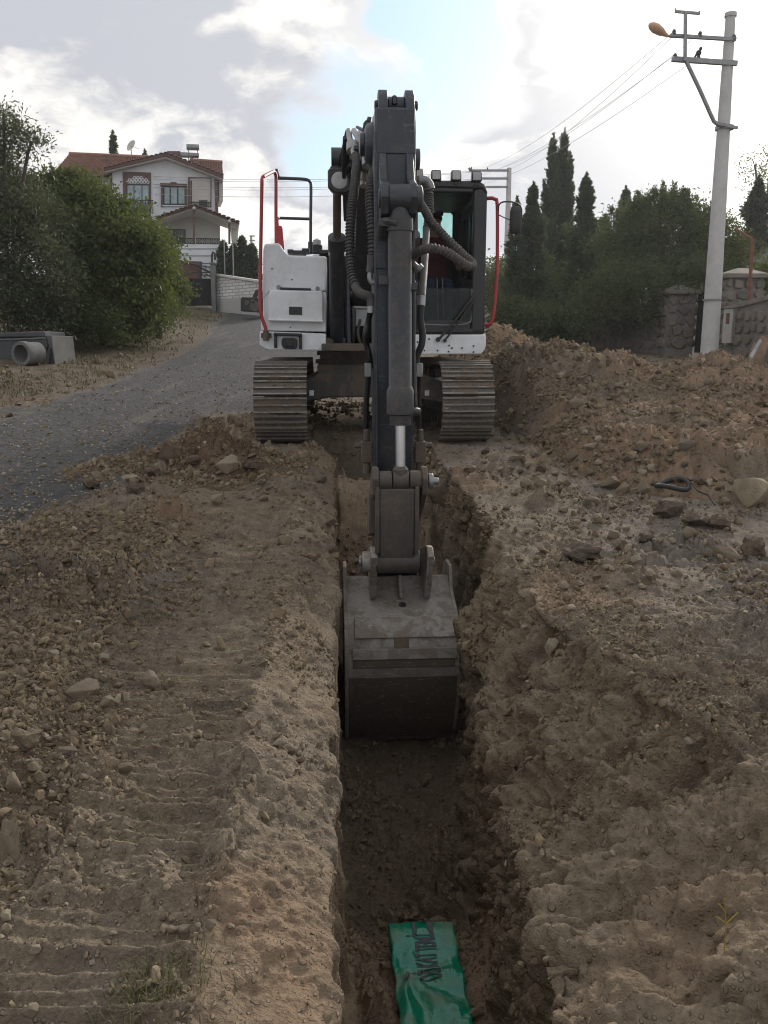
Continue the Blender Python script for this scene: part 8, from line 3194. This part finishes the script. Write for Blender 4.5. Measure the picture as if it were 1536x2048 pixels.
upv = Vector((0, 0, 1))
sd_ = u.cross(upv).normalized()
up2 = sd_.cross(u)
for f_, w_, h_ in ((0, 0.03, 0.03), (0.12, 0.05, 0.045), (0.35, 0.13, 0.075), (0.65, 0.16, 0.09), (0.88, 0.11, 0.07), (1.0, 0.03, 0.03)):
    c_ = p0 + ax * f_
    sec.append([c_ + sd_ * (w_ * math.cos(k * math.pi / 8)) + up2 * (h_ * math.sin(k * math.pi / 8)) for k in range(16)])
lm.loft(sec)
slo = lm.obj('lamp_head', m, POLE, smooth=60)
mb = MB()
mb.tube(catmull([p0, pq(1345, 72, -0.15), pq(1380, 73, -0.12)], 0.1), 0.03, 8)
mb.obj('lamp_arm', M['galv'], POLE, smooth=60)
q = pq(1397, 108, -0.12) + POLE.location
bd = MB()
bd.ball(q + Vector((0, 0, 0.02)), (0.06, 0.10, 0.06), 10, 6)
bd.ball(q + Vector((0.02, -0.06, 0.09)), 0.038, 8, 6)
bd.box(q + Vector((-0.02, 0.13, 0.0)), (0.04, 0.12, 0.015), (R(-20), 0, 0))
bd.cyl(q + Vector((0.03, -0.09, 0.09)), q + Vector((0.035, -0.125, 0.085)), 0.01, 0.002, 5)
bd.cyl(q + Vector((0.015, 0, -0.03)), q + Vector((0.015, 0, -0.09)), 0.006, 0.006, 4)
bdo = bd.obj('bird', M['iron'], None, smooth=60)
tag(bdo, 'small dark bird perched on the lower crossarm of the near pole', 'bird')

P2Y = 46.0
p2 = P(1010, 640, P2Y)
p2z = gz(p2.x, P2Y)
POLE2 = thing('utility_pole', 'far concrete utility pole with three crossarms rising behind the cab', 'utility pole', (p2.x, P2Y, p2z))
q2 = lambda a, b, dy=0.0: P(a, b, P2Y + dy) - POLE2.location
tz = q2(1010, 336).z
mb = MB()
mb.tube([Vector((0, 0, -0.3)), Vector((0, 0, tz))], [0.19, 0.12], 14)
mb.obj('pole_shaft', M['pole'], POLE2, smooth=50)
for b, a0, a1 in ((341, 938, 1016), (357, 962, 1016), (374, 965, 1016)):
    mb = MB()
    mb.beam(q2(a0, b, -0.1), q2(a1, b, -0.1), 0.10, 0.10)
    mb.obj('crossarm', M['galv'], POLE2)
mb = MB()
for a, b in ((943, 336), (975, 337), (962, 353), (966, 370)):
    mb.cyl(q2(a, b + 4, -0.1), q2(a, b - 2, -0.1), 0.045, 0.03, 8)
mb.obj('insulator', M['concrete_dark'], POLE2, kind='stuff')
mb = MB()
mb.beam(q2(937, 336, -0.3), q2(945, 343, -0.3), 0.16, 0.09)
mb.obj('lamp_head', M['concrete'], POLE2, bevel=0.02)
p3 = P(505, 560, 95)
POLE3 = thing('utility_pole', 'small distant utility pole above the hedge conifers left of the red rail', 'utility pole', (p3.x, 95, p3.z - 3))
q3 = lambda a, b, dy=0.0: P(a, b, 95 + dy) - POLE3.location
mb = MB()
mb.tube([Vector((0, 0, 0)), Vector((0, 0, q3(505, 472).z))], [0.2, 0.13], 10)
mb.obj('pole_shaft', M['pole'], POLE3, smooth=50)
for b in (472, 481, 491):
    mb = MB()
    mb.beam(q3(499, b, -0.1), q3(510, b, -0.1), 0.1, 0.12)
    mb.obj('crossarm', M['galv'], POLE3)


def wire(p0, p1, sag, label, group, r=0.012):
    pts_ = [p0.lerp(p1, k / 16) - Vector((0, 0, sag * 4 * (k / 16) * (1 - k / 16))) for k in range(17)]
    mb = MB()
    mb.tube(pts_, r, 5)
    return tag(mb.obj('power_line', M['wire'], None, smooth=60), label, 'power line', group)


for (a, b, c, d, lab) in ((1348, 62, 975, 333, 'power line leaving the lamp end of the near pole upper crossarm'), (1400, 66, 1012, 333, 'power line leaving the middle of the near pole upper crossarm'),
                          (1350, 110, 962, 350, 'power line leaving the tip of the near pole lower crossarm'), (1372, 132, 966, 368, 'lowest power line, leaving the brace joint of the near pole'),
                          (1344, 74, 1014, 341, 'power line leaving the underside of the near pole upper crossarm')):
    wire(P(a, b, PY - 0.12), P(c, d, P2Y - 0.1), 0.35, lab, 'power lines to the far pole', 0.006)
for k, (b0, b1) in enumerate(((341, 346), (343, 352), (357, 362), (359, 369), (374, 382))):
    wire(P(960, b0, P2Y - 0.1), P(150, b1 - 6, P2Y + 5), 0.5, ['topmost', 'second', 'middle', 'fourth', 'lowest'][k] + ' of five power lines crossing the sky behind the boom', 'power lines behind the boom', 0.010)

# ------------------------------------------------------------------ precast manhole section and pipe by the verge
MY = 19.2
mb0 = P(20, 738, MY)
mz = gz(mb0.x, MY)
MAN = thing('manhole_section', 'dark precast concrete manhole section standing at the left picture edge', 'manhole section', (mb0.x, MY, mz))
mq = lambda a, b, dy=0.0: P(a, b, MY + dy) - MAN.location


def mx_(mb, pts, y0, y1):
    return mb.prism([(q.x, q.z) for q in (mq(a, b, y0) for a, b in pts)], 1, y0, y1)


mb = MB()
mx_(mb, [(-60, 742), (-60, 682), (92, 676), (96, 690), (82, 742)], 0.0, 1.4)
mb.obj('section_body', M['concrete_dark'], MAN, bevel=0.02)
mb = MB()
mx_(mb, [(82, 742), (97, 692), (92, 672), (103, 671), (111, 738), (98, 742)], -0.04, 1.3)
mb.obj('section_end', plain('weathered_concrete', (0.10, 0.098, 0.094), (0.064, 0.063, 0.062), 2.5, 0.9, 0, 0.3), MAN, bevel=0.02)
mb = MB()
mx_(mb, [(97, 725), (101, 696), (105, 697), (107, 730), (100, 736)], -0.06, -0.03)
mb.obj('end_opening', M['inner'], MAN)
mb = MB()
mx_(mb, [(-60, 676), (-60, 668), (89, 662), (90, 674)], 0.25, 1.5)
mb.obj('section_rim', M['concrete_dark'], MAN, bevel=0.03)
mb = MB()
mx_(mb, [(-60, 683), (-60, 680), (92, 674.5), (92, 677.5)], -0.03, 0.05)
mb.obj('section_lip', M['concrete'], MAN, bevel=0.01)
# short pipe lying in front
PYp = 18.4
c_ = P(44, 737, PYp)
r_ = 24 / FPX * PYp
zc2 = gz(c_.x, PYp) + r_ * 0.98
c_ = Vector((c_.x, PYp, zc2))
pd = Vector((0.34, 0.94, 0)).normalized()
pm_ = MB()
sdv = Vector((pd.y, -pd.x, 0))
rings = []
for (rr__, t__) in ((r_ * 0.72, 0.25), (r_ * 0.72, 0.0), (r_ * 0.98, 0.0), (r_ * 1.0, 0.02), (r_ * 1.0, 0.16), (r_ * 0.93, 0.18), (r_ * 0.93, 0.50), (r_ * 0.72, 0.50), (r_ * 0.72, 0.25)):
    rings.append([c_ + pd * t__ + sdv * (rr__ * math.cos(2 * math.pi * k / 32)) + Vector((0, 0, rr__ * math.sin(2 * math.pi * k / 32))) for k in range(32)])
pm_.loft(rings, caps=False)
tag(pm_.obj('concrete_pipe', M['concrete'], None, smooth=40), 'short grey concrete pipe lying before the manhole section', 'pipe')

# ------------------------------------------------------------------ air volume added to imitate lens glare
hm = bpy.data.materials.new('veil')
hm.use_nodes = True
ht = NT(hm.node_tree)
pv = ht.n('ShaderNodeVolumePrincipled', {'Color': (0.93, 0.95, 1.0), 'Density': 0.0005, 'Anisotropy': 0.6})
ho = ht.n('ShaderNodeOutputMaterial')
hm.node_tree.links.new(pv.outputs[0], ho.inputs['Volume'])
hz = MB()
hz.b2((-290, -12, -14.0), (290, 145, 18.5))
hzo = hz.obj('veil', hm, None, smooth=0)
hzo['kind'] = 'stuff'
hzo['label'] = 'thin bright haze added to imitate lens glare towards the sun'
print('objects', len(bpy.data.objects), 'tris', sum(len(m.loops) - 2 * len(m.polygons) for m in bpy.data.meshes))
